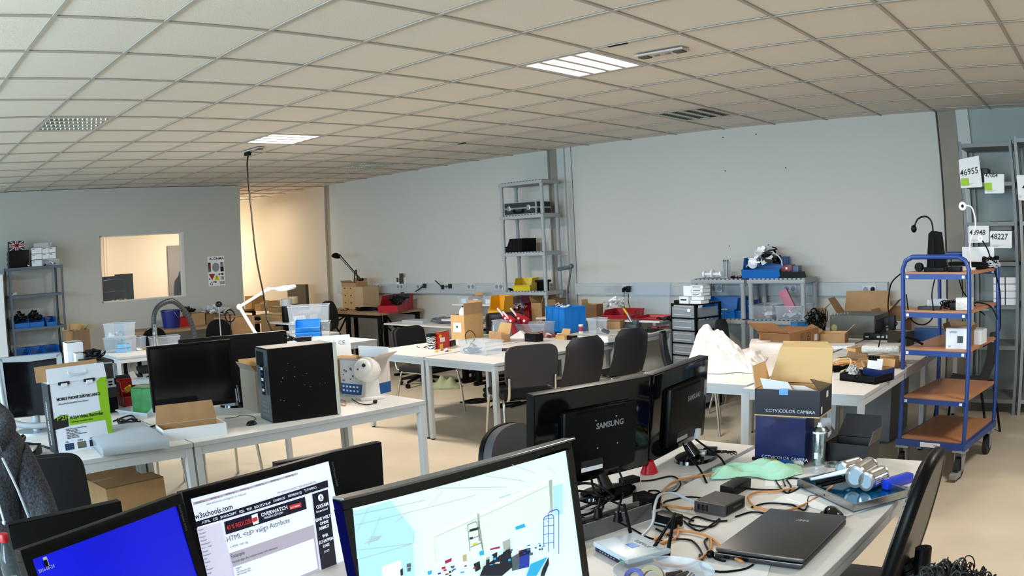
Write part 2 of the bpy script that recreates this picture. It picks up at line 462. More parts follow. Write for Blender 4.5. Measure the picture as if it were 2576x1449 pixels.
P = aty(1582, 727, YB - .10); one('power_adapter', 'square black adapter plugged into the back wall socket', 'adapter', G().box((-.03, -.03, -.035), (.03, .035, .035), bev=.01), BLK, P, smooth=40)
for a, b, l in (((1570, 735), (1576, 792), 'left black cord hanging from the wall plug'), ((1582, 738), (1586, 778), 'right black cord hanging from the wall adapter')):
    A = aty(a[0], a[1], 4.5); B = aty(b[0], b[1], 4.4)
    cord(l, [A, A.lerp(B, .5) + Vector((-.02, 0, 0)), B], .004, BLK)
plug(2195, 727, 'round black plug in the socket near the pillar')
A = aty(2194, 735, 4.5); B = aty(2193, 790, 4.45); C_ = aty(2206, 838, 4.2)
cord('black cord dropping from the round plug near the pillar', [A, B, C_], .006, BLK)
# arms of small lamps and leads fixed on the trunking
for pts, l in ((((1045, 733), (1066, 719)), 'thin dark rod sticking down from a trunking socket'), (((1095, 706), (1112, 722)), 'short dark lever plugged into the trunking')):
    A, B = (aty(*q, 4.5) for q in pts)
    one('lead', l, 'lead', G().tube([A, B], .008).box((B.x - .015, 4.49, B.z - .03), (B.x + .015, 4.54, B.z + .03)), DGR)
one('lead', 'dark link between two plugs on the trunking', 'lead', G().tube([aty(1113, 722, 4.5), aty(1129, 719, 4.5)], .005).box((aty(1130, 720, 4.5).x - .012, 4.49, aty(1130, 720, 4.5).z - .03), (aty(1130, 720, 4.5).x + .012, 4.54, aty(1130, 720, 4.5).z + .03)), DGR)
# screws and marks on the back wall
for k, q in enumerate([(1819, 346), (1902, 338), (1825, 430), (1977, 422), (1835, 619), (1933, 616)]):
    P = aty(*q, YB - .002)
    one('nail', 'tiny dark nail in the blank back wall, ' + ['high up near the unlit light', 'high up, second from the unlit light', 'at mid height, left of the pair', 'at mid height, right of the pair', 'low above the left plastic shelf', 'low above the blue bin of cameras'][k], 'nail', G().cyl((0, 0, 0), (0, -.008, 0), .006, n=8), DGR, P, group='nails in the back wall')
# poster of symbols on the partition
th = thing('poster', 'white poster with colour bars, circle and warning triangles on the partition wall', 'poster', (XL + .001, 2.242, 1.267), PI / 2)
S_ = .30 / 148
part('sheet', G().box((0, -.002, 0), (.30, 0, .455)), PAP, th)
ink = mat('ink_black', '141416', .7); inkr = mat('ink_red', 'a3202c', .7); inky = mat('ink_yellow', 'd8cf1a', .7); inkg = mat('ink_grey', '8c8f98', .7)
text('ALONMA', th, ink, .05, (.03, -.0026, .40), FR, sx=1.25, wt=.001)
text('- - - -', th, ink, .02, (.05, -.0026, .378), FR)
part('colour_bar', G().box((.005, -.003, .22), (.052, -.002, .36)), ink, th)
part('colour_bar', G().box((.012, -.0034, .26), (.045, -.003, .33)), inkr, th)
part('colour_bar', G().box((.012, -.0036, .22), (.045, -.0032, .262)), mat('ink_green', '47726a', .7), th)
part('disc', G().cyl((.142, -.002, .285), (.142, -.003, .285), .068, n=32), inkg, th)
part('colour_bar', G().box((.225, -.003, .285), (.285, -.002, .36)), inkg, th)
part('colour_bar', G().box((.225, -.003, .215), (.285, -.002, .285)), ink, th)
part('triangle', G().poly([(.01, .185), (.125, .185), (.067, .09)], (-.003, -.002), axis='y'), inkr, th)
part('triangle', G().poly([(.10, .085), (.205, .085), (.152, .182)], (-.0036, -.0026), axis='y'), inky, th)
part('exclamation_mark', G().box((.148, -.004, .115), (.157, -.0036, .15)).box((.148, -.004, .098), (.157, -.0036, .107)), ink, th)
for x, z, r in ((.20, .175, .014), (.26, .175, .018), (.235, .178, .012), (.02, .11, .012), (.13, .06, .014), (.10, .065, .012), (.25, .34, .01)):
    part('dot', G().cyl((x, -.002, z), (x, -.003, z), r, n=12), ink, th)
g = G()
for k in range(9): g.box((.205 + k * .01, -.003, .02), (.209 + k * .01 + (.002 if k % 3 == 0 else 0), -.002, .07))
for k in range(4): g.box((.225 + k * .015, -.003, .09), (.233 + k * .015, -.002, .14))
part('bar_code', g, ink, th)
g = G()
for k in range(3):
    a = k * 2 * PI / 3 + .5; b = a + 1.5
    g.tube([(.05 + .022 * math.cos(t), -.0028, .04 + .022 * math.sin(t)) for t in (a, (a + b) / 2, b)], .005, 5)
part('recycling_mark', g, ink, th)
# ------------------------------------------------------------------ tables
def table(x0, x1, y0, y1, label, h=.72, group='grey office desks', rz=0):
    t = thing('desk', label, 'desk', (x0, y0, 0), rz, group)
    w, d = x1 - x0, y1 - y0
    part('tabletop', G().box((0, 0, h - .024), (w, d, h), bev=.002), [LAM], t)
    part('edge_band', G().box((-.0015, -.0015, h - .0225), (w + .0015, d + .0015, h - .0015)), LAME, t)
    g = G(); z0, z1 = h - .068, h - .0245
    g.box((.006, .006, z0), (w - .006, .03, z1)).box((.006, d - .03, z0), (w - .006, d - .006, z1)).box((.006, .03, z0), (.03, d - .03, z1)).box((w - .03, .03, z0), (w - .006, d - .03, z1))
    part('frame', g, FRM, t)
    lg = None
    for a in (.002, w - .042):
        for b in (.002, d - .042):
            if lg is None:
                lg = part('leg', G().box((0, 0, .012), (.04, .04, h - .0245), bev=.003), FRM, t, loc=(a, b, 0))
                ft = part('foot', G().cyl((.02, .02, 0), (.02, .02, .012), .016), BLK, lg)
            else:
                l = lg.copy(); COL.objects.link(l); l.location = (a, b, 0); f = ft.copy(); COL.objects.link(f); f.parent = l
    return t
table(-2.39, -1.56, 1.25, 2.85, 'white desk in the centre with a clear plastic tub near its end')
table(-2.39, -1.56, 2.86, 3.82, 'white desk behind the centre desk, reaching towards the drawer tower')
table(-3.25, -2.42, 1.26, 2.86, 'white desk with the zebra cup and the tall brown box')
table(-1.64, -.81, -1.70, -.12, 'desk carrying the black computer tower and the white swivel camera')
table(-1.64, -.81, -3.31, -1.71, 'desk carrying the green and white recorder carton')
table(-2.48, -1.65, -3.31, -1.71, 'desk carrying the silver curved monitor at the left')
table(-2.48, -1.65, -1.70, -.12, 'desk behind the computer tower, mostly hidden')
table(-.13, .68, 1.16, 2.74, 'white desk holding the crumpled white foam bag')
table(.71, 1.52, 1.05, 2.65, 'white desk between the blue trolley and the foam bag desk')
table(-.13, .68, 2.76, 4.34, 'white desk under the large open brown carton by the back wall')
table(.71, 1.52, 2.67, 3.94, 'white desk holding the big grey metal machine by the wall')
table(.60, 1.42, -1.79, -.20, 'white desk under the two black monitors seen from behind')
table(1.45, 2.28, -1.83, -.23, 'white desk in front with the laptop and the blue tray')
table(.60, 1.42, -3.40, -1.80, 'near desk under the lit monitors')
table(1.45, 2.28, -3.45, -1.85, 'near desk under the lit monitor that shows the room')
table(-5.97, -5.15, -.62, .98, 'white desk covered with clear plastic boxes near the partition')
table(-5.97, -5.15, 1.0, 2.3, 'white desk with the thin chrome ball lamp, hidden behind the screens')
table(-5.12, -4.02, .52, 2.0, 'white desk behind the black screens, with blue crates')
# wooden workbench against the back wall
wood = mat('bench_wood', '9d7f5e', .6, var=.2, vscale=6, stretch=(1, 12, 1))
woodd = mat('bench_wood_dark', '6a5040', .6, var=.2, vscale=6)
def bench(loc, w, d, h, label, rz=0, n=3):
    t = thing('workbench', label, 'workbench', loc, rz)
    part('worktop', G().box((0, 0, h - .035), (w, d, h), bev=.002), wood, t)
    xs = [.05 + k * (w - .1) / (n - 1) for k in range(n)]
    for x in xs:
        for y in (.04, d - .07): part('leg', G().box((x - .025, y - .025, 0), (x + .025, y + .025, h - .035)), BLKM, t)
    for a, b in ((.03, .06), (d - .09, d - .05)): part('rail', G().box((.03, a, h - .08), (w - .03, b, h - .035)), BLKM, t)
    g = G()
    x = w - .05
    g.tube([(x, .04, .1), (x, d - .07, h - .1)], .012).tube([(x, d - .07, .1), (x, .04, h - .1)], .012)
    a, b = xs[-2], xs[-1]
    g.tube([(a, d - .07, .1), (b, d - .07, h - .1)], .014).tube([(a, d - .07, h - .1), (b, d - .07, .1)], .014)
    g.box((a, d - .09, .05), (b, d - .05, .09))
    part('cross_brace', g, BLKM, t)
    return t
bench((-7.80, 3.72, 0), 1.62, .80, .80, 'wooden workbench with black legs against the back wall, holding the red bin')
bench((-8.45, 2.95, 0), .62, 1.5, .78, 'low dark workbench by the partition edge', n=2)
bench((-11.9, 3.0, 0), 2.2, .75, .80, 'wooden bench in the brightly lit area beyond the partition')
bench((-8.40, .55, 0), .75, 2.1, .74, 'wooden bench along the partition holding brown cartons and a blue bucket', n=2)
# side tables at the back wall, grey frames
def stand(loc, w, d, h, label, m=FRM, rz=0, thick=.02):
    t = thing('side_table', label, 'table', loc, rz)
    part('tabletop', G().box((0, 0, h - thick), (w, d, h), bev=.002), LAM, t)
    for x in (.12, w - .12):
        g = G().box((x - .03, d / 2 - .03, .03), (x + .03, d / 2 + .03, h - thick)).box((x - .03, .05, 0), (x + .03, d - .05, .03)).box((x - .02, .08, h - thick - .04), (x + .02, d - .08, h - thick))
        part('leg', g, m, t)
    return t
stand((-5.75, 3.45, 0), 1.75, .70, .70, 'grey height-adjustable table with cable bundles in front of the back wall', BLK)
stand((-5.05, 4.05, 0), .84, .50, .92, 'raised grey shelf table holding clear sample trays at the back wall', BLK)
stand((-4.66, 3.5, 0), .40, .50, .78, 'small low table with the orange-yellow bin', BLK)
stand((-3.43, 3.85, 0), 1.70, .70, .80, 'long white table along the back wall with red bins and lids')
stand((-7.1, 2.42, 0), .60, .48, .76, 'small dark side table under the lidded jars', BLK)
# ------------------------------------------------------------------ chairs
fabk = mat('chair_fabric_black', '111116', .9, bump=.25, bscale=260)
shell = mat('chair_shell', '24242a', .42)
def side_chair(label, loc, rz, kind='pad', m=None, group='black visitor chairs'):
    """four-legged stacking chair, facing +y"""
    t = thing('visitor_chair', label, 'chair', loc, rz, group)
    m = m or fabk; tm = CHR if kind != 'blackleg' else BLK
    if kind in ('shell', 'blackleg'):
        def f(u, v):
            x = (u - .5) * (.42 - .06 * max(0, v - .55))
            if v < .5:
                y = .22 - v * .76; z = .44 + .03 * (2 * abs(u - .5)) ** 3 - .015 * math.sin(v * 2 * PI)
            else:
                k = (v - .5) / .5; y = -.16 - .10 * k - .03 * math.sin(k * PI); z = .44 + .42 * k + .0
                y += .04 * (2 * abs(u - .5)) ** 2
                if k > .85: x *= 1 - .35 * (k - .85) / .15
            return (x, y, z)
        part('seat_shell', G().grid(f, 12, 24, thick=.008), shell, t, 50)
    else:
        g = G().box((-.22, -.2, .435), (.22, .22, .49), bev=.022); part('seat', g, m, t, 50)
        g = G().box((-.21, -.21, .425), (.21, .21, .44), bev=.005); part('seat_pan', g, BLK, t, 50)
        def f(u, v):
            a = u * 2 * PI; c, s = math.cos(a), math.sin(a); n = .35
            x = .215 * math.copysign(abs(c) ** n, c); z = .165 * math.copysign(abs(s) ** n, s)
            k = 1 - v
            return (x * k, -.245 - .05 * (x * k / .215) ** 2 * -1 - .0, .70 + z * k)
        M = Matrix.Rotation(math.radians(-0), 4, 'X')
        g = G(); pts = [(f(i / 40, 0)[0], f(i / 40, 0)[2] - .70) for i in range(40)]
        g.poly(pts, (-.012, .012), Matrix.Translation((0, -.265, .70)) @ Matrix.Rotation(math.radians(8), 4, 'X'), axis='y')
        part('backrest_shell', g, shell, t, 50)
        g = G(); g.poly([(x * .93, z * .93) for x, z in pts], (0, .035), Matrix.Translation((0, -.255, .70)) @ Matrix.Rotation(math.radians(8), 4, 'X'), axis='y')
        part('backrest_pad', g, m, t, 50)
    for sx in (-1, 1):
        x = .2 * sx
        part('leg', G().tube([(x, .05, .432), (x, .17, .425), (x * 1.05, .215, .39), (x * 1.18, .26, .0)], .0115, smooth=4), tm, t, 60)
        part('leg', G().tube([(x, .05, .432), (x, -.13, .425), (x * 1.05, -.18, .39), (x * 1.18, -.27, .0)], .0115, smooth=4), tm, t, 60)
        if kind == 'pad': part('back_tube', G().tube([(x * .95, .0, .428), (x * .95, -.2, .43), (x * .95, -.262, .47), (x * .95, -.285, .62)], .0115, smooth=4), tm, t, 60)
    part('stretcher', G().tube([(-.2, .0, .428), (.2, .0, .428)], .01).tube([(-.2, -.12, .428), (.2, -.12, .428)], .01), tm, t, 60)
    return t
def P2(px, py, z=0): 
    q = at(px, py, z); return (q.x, q.y, 0)
side_chair('black padded chair with chrome legs pushed to the centre desk end', (-1.55, 1.53, 0), math.radians(62))
side_chair('black padded chair with chrome legs behind the zebra cup desk', (-3.34, 2.10, 0), math.radians(-88), group='black visitor chairs')
side_chair('black shell chair in the middle of the centre desk row', (-1.50, 2.10, 0), math.radians(76), 'shell')
side_chair('black shell chair nearest the drawer tower', (-1.50, 2.76, 0), math.radians(78), 'shell')
side_chair('dark grey shell chair half hidden behind the twin monitors', (-.62, 2.62, 0), math.radians(-62), 'shell')
side_chair('black shell chair under the desk by the back wall next to the drawer tower', (-.62, 3.6, 0), math.radians(-80), 'shell')
side_chair('black chair with thin black legs behind the blue trolley', (1.80, 3.12, 0), math.radians(85), 'blackleg')
side_chair('chair whose chrome legs stand behind the computer tower desk', (-2.38, -.80, 0), math.radians(-95), 'pad')
side_chair('chair whose chrome legs stand under the carton desk', (-2.38, -1.45, 0), math.radians(-86), 'pad')
def swivel(label, loc, rz, small=False, pad=fabk, h=.45, bh=.40, bw=.36):
    t = thing('swivel_chair', label, 'chair', loc, rz, 'swivel chairs')
    g = G().box((-.22, -.21, h - .06), (.22, .23, h + .01), bev=.028); part('seat', g, pad, t, 50)
    pts = [(bw / 2 * math.copysign(abs(math.cos(a)) ** .75, math.cos(a)) * (1 - .08 * math.sin(a)), bh / 2 * math.copysign(abs(math.sin(a)) ** .85, math.sin(a))) for a in [k * 2 * PI / 36 for k in range(36)]]
    M = Matrix.Translation((0, -.27, h + .14 + bh / 2)) @ Matrix.Rotation(math.radians(7), 4, 'X')
    part('backrest', G().poly(pts, (-.005, .045), M, axis='y'), pad, t, 50)
    part('backrest_cover', G().poly([(x * 1.03, z * 1.03) for x, z in pts], (-.022, -.0), M, axis='y'), BLK, t, 50)
    part('back_bracket', G().tube([(0, -.1, h - .08), (0, -.30, h - .07), (0, -.335, h + .05), (0, -.31, h + .22)], .024, smooth=4), BLK, t, 50)
    part('gas_column', G().cyl((0, 0, .1), (0, 0, h - .06), .026), BLK, t, 50)
    for k in range(5):
        a = k * 2 * PI / 5 + .3; c, s = math.cos(a), math.sin(a)
        part('base_arm', G().tube([(0, 0, .12), (c * .27, s * .27, .07)], lambda q: .026 - .01 * q), BLK, t, 50)
        part('caster', G().cyl((c * .27 - s * .02, s * .27 + c * .02, .026), (c * .27 + s * .02, s * .27 - c * .02, .026), .026), BLK, t, 50)
    part('lever', G().tube([(.05, 0, h - .08), (.24, .02, h - .09)], .006), BLK, t)
    return t
swivel('grey rounded chair back rising over the lit room-view monitor', (.70, -.66, 0), math.radians(-80), pad=mat('chair_grey', '45454a', .6), h=.36, bh=.32, bw=.40)
swivel('black swivel chair in front of the wooden workbench', (-6.55, 3.40, 0), math.radians(-65))
swivel('black swivel chair behind the thin chrome stand of the ball lamp', (-7.12, 1.66, 0), math.radians(60), h=.34)
swivel('black swivel chair near the blue bucket and the clear boxes', (-7.46, .71, 0), math.radians(80), h=.29)
swivel('round stool-like black chair under the raised sample table', (-4.75, 3.2, 0), math.radians(-95), h=.44, bh=.08)
lea = mat('black_leather', '1a0f10', .3, bump=.1, bscale=60)
def exec_chair(label, loc, rz, h=.48, bh=.62, bw=.5):
    t = thing('executive_chair', label, 'chair', loc, rz)
    part('seat', G().box((-.25, -.24, h - .1), (.25, .26, h + .02), bev=.045), lea, t, 50)
    M = Matrix.Translation((0, -.27, h + .02)) @ Matrix.Rotation(math.radians(8), 4, 'X')
    part('backrest', G().box((-bw / 2, -.05, 0), (bw / 2, .06, bh), M, bev=.05), lea, t, 50)
    for s in (-1, 1): part('armrest', G().tube([(s * .27, .15, h - .05), (s * .3, .17, h + .16), (s * .3, -.1, h + .2), (s * .27, -.22, h + .1)], .022, smooth=4), BLK, t, 50)
    part('gas_column', G().cyl((0, 0, .1), (0, 0, h - .08), .03), BLK, t, 50)
    for k in range(5):
        a = k * 2 * PI / 5; c, s = math.cos(a), math.sin(a)
        part('base_arm', G().tube([(0, 0, .12), (c * .3, s * .3, .07)], lambda q: .028 - .01 * q), BLK, t, 50)
        part('caster', G().cyl((c * .3 - s * .02, s * .3 + c * .02, .028), (c * .3 + s * .02, s * .3 - c * .02, .028), .028), BLK, t, 50)
    return t
exec_chair('black leather executive chair behind the brown tall box and red clamps', (-3.39, 3.29, 0), math.radians(45), h=.42, bh=.50, bw=.42)
# ------------------------------------------------------------------ shelving
gpl = mat('grey_resin', '9a9fa3', .55)
def resin_shelf(label, x0, x1, y0, y1, levels, r=.028, group='grey plastic shelf units'):
    t = thing('plastic_shelf', label, 'shelf', (x0, y0, 0), 0, group)
    w, d = x1 - x0, y1 - y0; lv = [0] + levels
    for z in levels:
        g = G().box((0, 0, z - .05), (w, d, z - .012), bev=.006)
        for k in range(int(w / .05)): g.box((.02 + k * .05, .02, z - .012), (.05 + k * .05, d - .02, z))
        part('shelf_board', g, gpl, t, 40)
    for x in (r + .004, w - r - .004):
        for y in (r + .004, d - r - .004):
            for a, b in zip(lv, lv[1:]):
                part('post', G().cyl((x, y, a), (x, y, b - .05), r, r * .88, 16).cyl((x, y, b - .08), (x, y, b - .05), r * 1.1, n=16), gpl, t, 40)
    return t
A = aty(1252, 462, 4.12)
resin_shelf('tall grey plastic shelf with the silver case on it, by the middle pillar', -4.18, -3.47, 4.10, 4.42, [.36, .72, 1.085, 1.555, 2.005, 2.41], .024)
resin_shelf('left low grey plastic shelf with two blue bins', -1.50, -.86, 4.12, 4.50, [.40, .81, 1.215])
resin_shelf('right low grey plastic shelf with clear tubs and the blue bin on top', -.83, -.17, 4.12, 4.50, [.40, .81, 1.215])
# grey bolted metal shelves by the right pillar
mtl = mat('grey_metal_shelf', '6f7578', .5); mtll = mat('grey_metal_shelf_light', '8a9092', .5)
def metal_shelf(label, x0, w, y0, d, h, levels, m=mtl, rz=0, post=.035, name='metal_shelf'):
    t = thing(name, label, 'shelf', (x0, y0, 0), rz, None)
    for x in (0, w):
        for y in (0, d):
            s = 1 if x == 0 else -1; q = 1 if y == 0 else -1
            g = G().box((min(x, x + s * post), min(y, y + q * .003), 0), (max(x, x + s * post), max(y, y + q * .003), h)).box((min(x, x + s * .003), min(y, y + q * post), 0), (max(x, x + s * .003), max(y, y + q * post), h))
            part('post', g, m, t)
    for z in levels:
        g = G().box((.004, .004, z - .035), (w - .004, d - .004, z)); part('shelf_board', g, m, t)
    return t
sh1 = aty(2410, 365, 4.0); 
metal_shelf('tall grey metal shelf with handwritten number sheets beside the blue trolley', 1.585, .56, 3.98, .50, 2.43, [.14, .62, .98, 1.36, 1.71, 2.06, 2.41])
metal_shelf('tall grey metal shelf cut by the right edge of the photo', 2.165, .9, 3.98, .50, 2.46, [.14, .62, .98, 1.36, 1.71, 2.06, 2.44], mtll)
blm = mat('blue_grey_metal', '4b5a68', .45)
# ------------------------------------------------------------------ blue trolley
cb = mat('trolley_blue', '113a84', .38, coat=.2); brd = mat('beech_board', 'b27c54', .45, var=.08, vscale=5, stretch=(1, 10, 1))
P0 = Vector((1.50, 1.975)); ang = math.atan2(1.86 - 1.975, 2.015 - 1.50)
t = thing('shelf_trolley', 'tall blue tube trolley with five wooden shelves on casters', 'trolley', (1.50, 1.985, 0), math.radians(-8))
cw, cdp = .52, .75
th_ = 1.465
def loop(y):
    r = .08
    return [(0, y, .2), (0, y, th_ - r), (.025, y, th_ - .025), (r, y, th_), (cw - r, y, th_), (cw - .025, y, th_ - .025), (cw, y, th_ - r), (cw, y, .2)]
for y in (0, cdp): part('end_frame', G().tube(loop(y), .0165, 12), cb, t, 50)
g = G()
part('base_frame', G().box((-.02, -.02, .20), (cw + .02, .02, .245)).box((-.02, cdp - .02, .20), (cw + .02, cdp + .02, .245)).box((-.02, .02, .20), (.02, cdp - .02, .245)).box((cw - .02, .02, .20), (cw + .02, cdp - .02, .245)), cb, t)
LV = [.245, .54, .865, 1.115, 1.365]
for k, z in enumerate(LV):
    b = part('shelf_board', G().box((.012, .0, z - (.02 if k else 0)), (cw - .012, cdp, z + (.0 if k else .012)), bev=.001), brd, t)
    if k:
        for y in (0, cdp):
            r = part('shelf_rail', G().box((.016, y - .012, z - .045), (cw - .016, y + .012, z - .012)), cb, t)
            for q_ in (.03, cw - .05): part('screw_cap', G().box((q_, y - .016, z - .038), (q_ + .02, y - .012, z - .02)), WHT, r)
part('maker_plate', G().box((.18, -.0235, .207), (.34, -.02, .238)), WHT, t)
text('CE', t, BLK, .022, (.29, -.0245, .212), FR)
text('BAIER', t, mat('ink_blue', '1c3f8c', .6), .02, (.19, -.0245, .214), FR, name='plate_name') if False else None
cst = mat('caster_grey', '8e9295', .45)
for x in (.03, cw - .03):
    for y in (.03, cdp - .03):
        c = part('caster', G().box((x - .05, y - .05, .185), (x + .05, y + .05, .20)).poly([(y - .045, .185), (y + .045, .185), (y + .02, .06), (y - .03, .05)], (x - .032, x - .026), axis='x').poly([(y - .045, .185), (y + .045, .185), (y + .02, .06), (y - .03, .05)], (x + .026, x + .032), axis='x').cyl((x - .035, y - .01, .075), (x + .035, y - .01, .075), .012), cst, t)
        part('wheel', G().cyl((x - .02, y - .01, .075), (x + .02, y - .01, .075), .075, n=28), DGR, c, 40)
        if y < .5: part('brake_pedal', G().box((x - .03, y - .13, .02), (x + .03, y - .02, .06), bev=.008), cst, c)
TROL = t
# ------------------------------------------------------------------ monitors
def Lp(M, px, py, y=0):
    "local point on the plane y of the frame M that the photograph shows at a pixel"
    Mi = M.inverted(); o = Mi @ CAM; d = Mi.to_3x3() @ ray(px, py)
    return o + d * ((y - o.y) / d.y)
scrdark = mat('screen_off', '08080b', .12, coat=.3)
def monitor(label, A, B, z1, h, tilt=6, face=True, bez=.018, m=BLK, scr=None, depth=.03, foot=.11, hump=True, logo=None, group=None, base=True, bm_=None, name='computer_monitor'):
    A = Vector((A[0], A[1])); B = Vector((B[0], B[1])); w = (B - A).length; rz = rzof(A, B)
    mid = (A + B) / 2; s = -1 if face else 1       # the stand lies behind the panel
    c, sn = math.cos(rz), math.sin(rz)
    t = thing(name, label, 'monitor', (mid.x, mid.y, .72), rz, group)
    tl = math.radians(-tilt if face else tilt)
    ztop = z1 - .72
    M = Matrix.Translation((0, 0, ztop)) @ Matrix.Rotation(tl, 4, 'X')
    y0, y1 = 0, depth
    g = G().box((-w / 2, y0, -bez), (w / 2, y1, 0), M, .002).box((-w / 2, y0, -h), (w / 2, y1, -h + bez * (1.5 if face else 1)), M, .002).box((-w / 2, y0, -h + bez), (-w / 2 + bez, y1, -bez), M).box((w / 2 - bez, y0, -h + bez), (w / 2, y1, -bez), M)
    part('bezel', g, m, t, 40)
    ys = (.003, depth * .8) if face else (.25 * depth, depth - .003)
    part('screen', G().box((-w / 2 + bez * .9, ys[0], -h + bez * .9), (w / 2 - bez * .9, ys[1], -bez * .9), M), scr or scrdark, t)
    if face:
        part('back_shell', G().box((-w / 2 + .02, depth * .8, -h + .02), (w / 2 - .02, depth + .012, -.02), M, .008).box((-w * .3, depth, -h * .85), (w * .3, depth + .03, -h * .2), M, .01), m, t, 40)
    else:
        part('back_shell', G().box((-w / 2 + .001, -.004, -h + .001), (w / 2 - .001, depth * .6, -.001), M, .012), bm_ or BLKG, t, 40)
        if hump:
            part('back_hump', G().box((-w * .30, -.034, -h * .90), (w * .33, .0, -h * .20), M, .02), BLK, t, 40)
            g = G()
            for k in range(40): g.box((-w * .22 + k * w * .44 / 40, -.0345, -h * .245), (-w * .22 + (k + .5) * w * .44 / 40, -.03, -h * .215), M)
            part('vent', g, BLKM, t)
            part('rating_label', G().box((-w * .16, -.0352, -h * .86), (w * .02, -.034, -h * .74), M), DGR, t)
            part('rating_label', G().box((-w * .16, -.0356, -h * .855), (w * .02, -.0345, -h * .81), M), PAP, t)
    yb = depth + .05 if face else -.06
    if base:
        part('neck', G().cyl((0, (depth * .5 if face else -.02), ztop - h * .93), (0, yb, .012), .02, .026, 14), BLKG if m is BLK else m, t, 40)
        part('foot', G().cyl((0, 0, 0), (0, 0, .014), foot, foot * .97, 40, M=Matrix.Translation((0, yb, 0)) @ Matrix.Diagonal((1.35, 1, 1, 1))), BLKG if m is BLK else m, t, 40)
    MW = Matrix.Translation(t.location) @ Matrix.Rotation(rz, 4, 'Z') @ M
    return t, M, MW, w
def onscr(t, M, name, g, m):
    o = part(name, g, m, t); o.matrix_local = M; return o
def scrtext(t, M, MW, body, px, py, size, m, sx=1, rot=0, align='LEFT', y=-.0008, wt=0, name='screen_text', shear=0):
    q = Lp(MW, px, py, y)
    o = text(body, t, m, size, (0, 0, 0), (0, 0, 0), name, align, .0001, sx, shear, wt)
    o.matrix_local = M @ Matrix.Translation(q) @ Matrix.Rotation(rot, 4, 'Y') @ Matrix.Rotation(PI / 2, 4, 'X') @ Matrix.Diagonal((sx, 1, 1, 1))
    return o
def scrpoly(t, M, MW, pts, m, name='screen_area', y=-.0004, th=.0001):
    P = [Lp(MW, *p, y) for p in pts]
    return onscr(t, M, name, G().poly([(p.x, p.z) for p in P], (y - th, y), axis='y'), m)
whS = mat('screen_white', 'dfe9fb', .4, emit=.72)
grS = mat('screen_greyish', 'b7b3c6', .4, emit=.5)
navS = mat('screen_navy', '16142e', .3, emit=.15)
blS = mat('screen_blue', '0a14cc', .3, emit=.7, var=.25, vscale=5)
cyS = mat('screen_cyan', 'd4f3ee', .4, emit=.72)
inkS = mat('screen_ink', '20243a', .5); redS = mat('screen_red', 'd23a3a', .4, emit=.4); inkG = mat('screen_grey_ink', '5a6478', .5)
# blue screen
t, M, MW, w = monitor('widescreen monitor with a plain deep blue desktop, at the bottom left', (1.366, -3.135), (1.148, -2.62), 1.054, .37, 10, bez=.027, scr=blS, group='lit monitors in the front row')
onscr(t, M, 'desktop_icon', G().box((0, -.0012, -.022), (.012, 0, 0)), WHT).matrix_local = M @ Matrix.Translation(Lp(MW, 107, 1403))
onscr(t, M, 'desktop_icon', G().box((0, -.0016, -.018), (.010, 0, 0)), BLK).matrix_local = M @ Matrix.Translation(Lp(MW, 109, 1410))
scrtext(t, M, MW, '2016-06-24', 98, 1442, .011, WHT, y=-.004)
scrtext(t, M, MW, 'SyncMaster 2443', 449, 1270, .010, MGR, rot=PI / 2, y=-.001)
# web page
t, M, MW, w = monitor('widescreen monitor showing a web page, centre of the front row', (1.113, -2.602), (1.02, -2.05), 1.045, .37, 8, bez=.023, scr=whS, group='lit monitors in the front row')
def z4(x, y): return (440 + x * .25471, 1080 + y * .25471)
def W_(pts, m, y=-.0004): return scrpoly(t, M, MW, [z4(*p) for p in pts], m, y=y)
W_([(178, 722), (1210, 425), (1215, 445), (182, 750)], grS)
W_([(200, 915), (1508, 500), (1515, 570), (208, 970)], navS)
W_([(215, 978), (455, 915), (600, 1449), (320, 1449)], mat('screen_lilac', 'cdcfe6', .4, emit=.7))
W_([(485, 915), (1283, 665), (1302, 785), (505, 1040)], navS)
W_([(1355, 640), (1510, 592), (1600, 1340), (1450, 1395)], navS)
W_([(535, 1225), (1370, 940), (1440, 1449), (570, 1449)], grS)
W_([(577, 1362), (1370, 1078), (1413, 1375), (1230, 1449), (590, 1449)], whS, -.0008)
W_([(1130, 755), (1245, 720), (1250, 765), (1137, 795)], redS, -.0008)
W_([(755, 850), (815, 828), (830, 925), (775, 945)], whS, -.0008)
W_([(765, 880), (810, 862), (818, 900), (778, 915)], redS, -.0012)
def TT(s, x, y, size, m, **k): return scrtext(t, M, MW, s, *z4(x, y), size, m, y=-.0012, **k)
TT('w3schools.com', 203, 890, .021, inkS, wt=.0003)
TT("THE WORLD'S LARGEST WEB DEVELOPER SITE", 1010, 640, .0066, inkS, sx=1.12)
TT('HTML   CSS   JAVASCRIPT   SQL   PHP   BOOTSTRAP', 272, 935, .0105, whS, sx=1.02)
TT('EXAMPLES', 975, 720, .0095, whS); TT('REFERENCES', 1120, 673, .0095, whS); TT('TUTORIALS', 1280, 617, .0095, whS)
TT('40 % REDUZIERT', 515, 998, .0175, redS, sx=.82, wt=.0002)
TT('OVERWATCH', 855, 865, .0145, whS, sx=1.1, wt=.0003); TT('ORIGINS EDITION', 880, 890, .009, whS)
TT('JETZT SPAREN', 1142, 785, .0058, whS)
TT('HTML <td> valign Attribute', 515, 1115, .0205, inkG)
TT('< HTML <td> tag', 545, 1178, .009, inkG)
TT('Example', 558, 1275, .0145, inkG); TT('Vertical align the content inside <td> elements:', 568, 1325, .0088, inkG)
for k, s in enumerate(['<table>', ' <tr>', '  <th>Month</th>', '  <th>Savings</th>']): TT(s, 600, 1385 + k * 22, .0075, inkG)
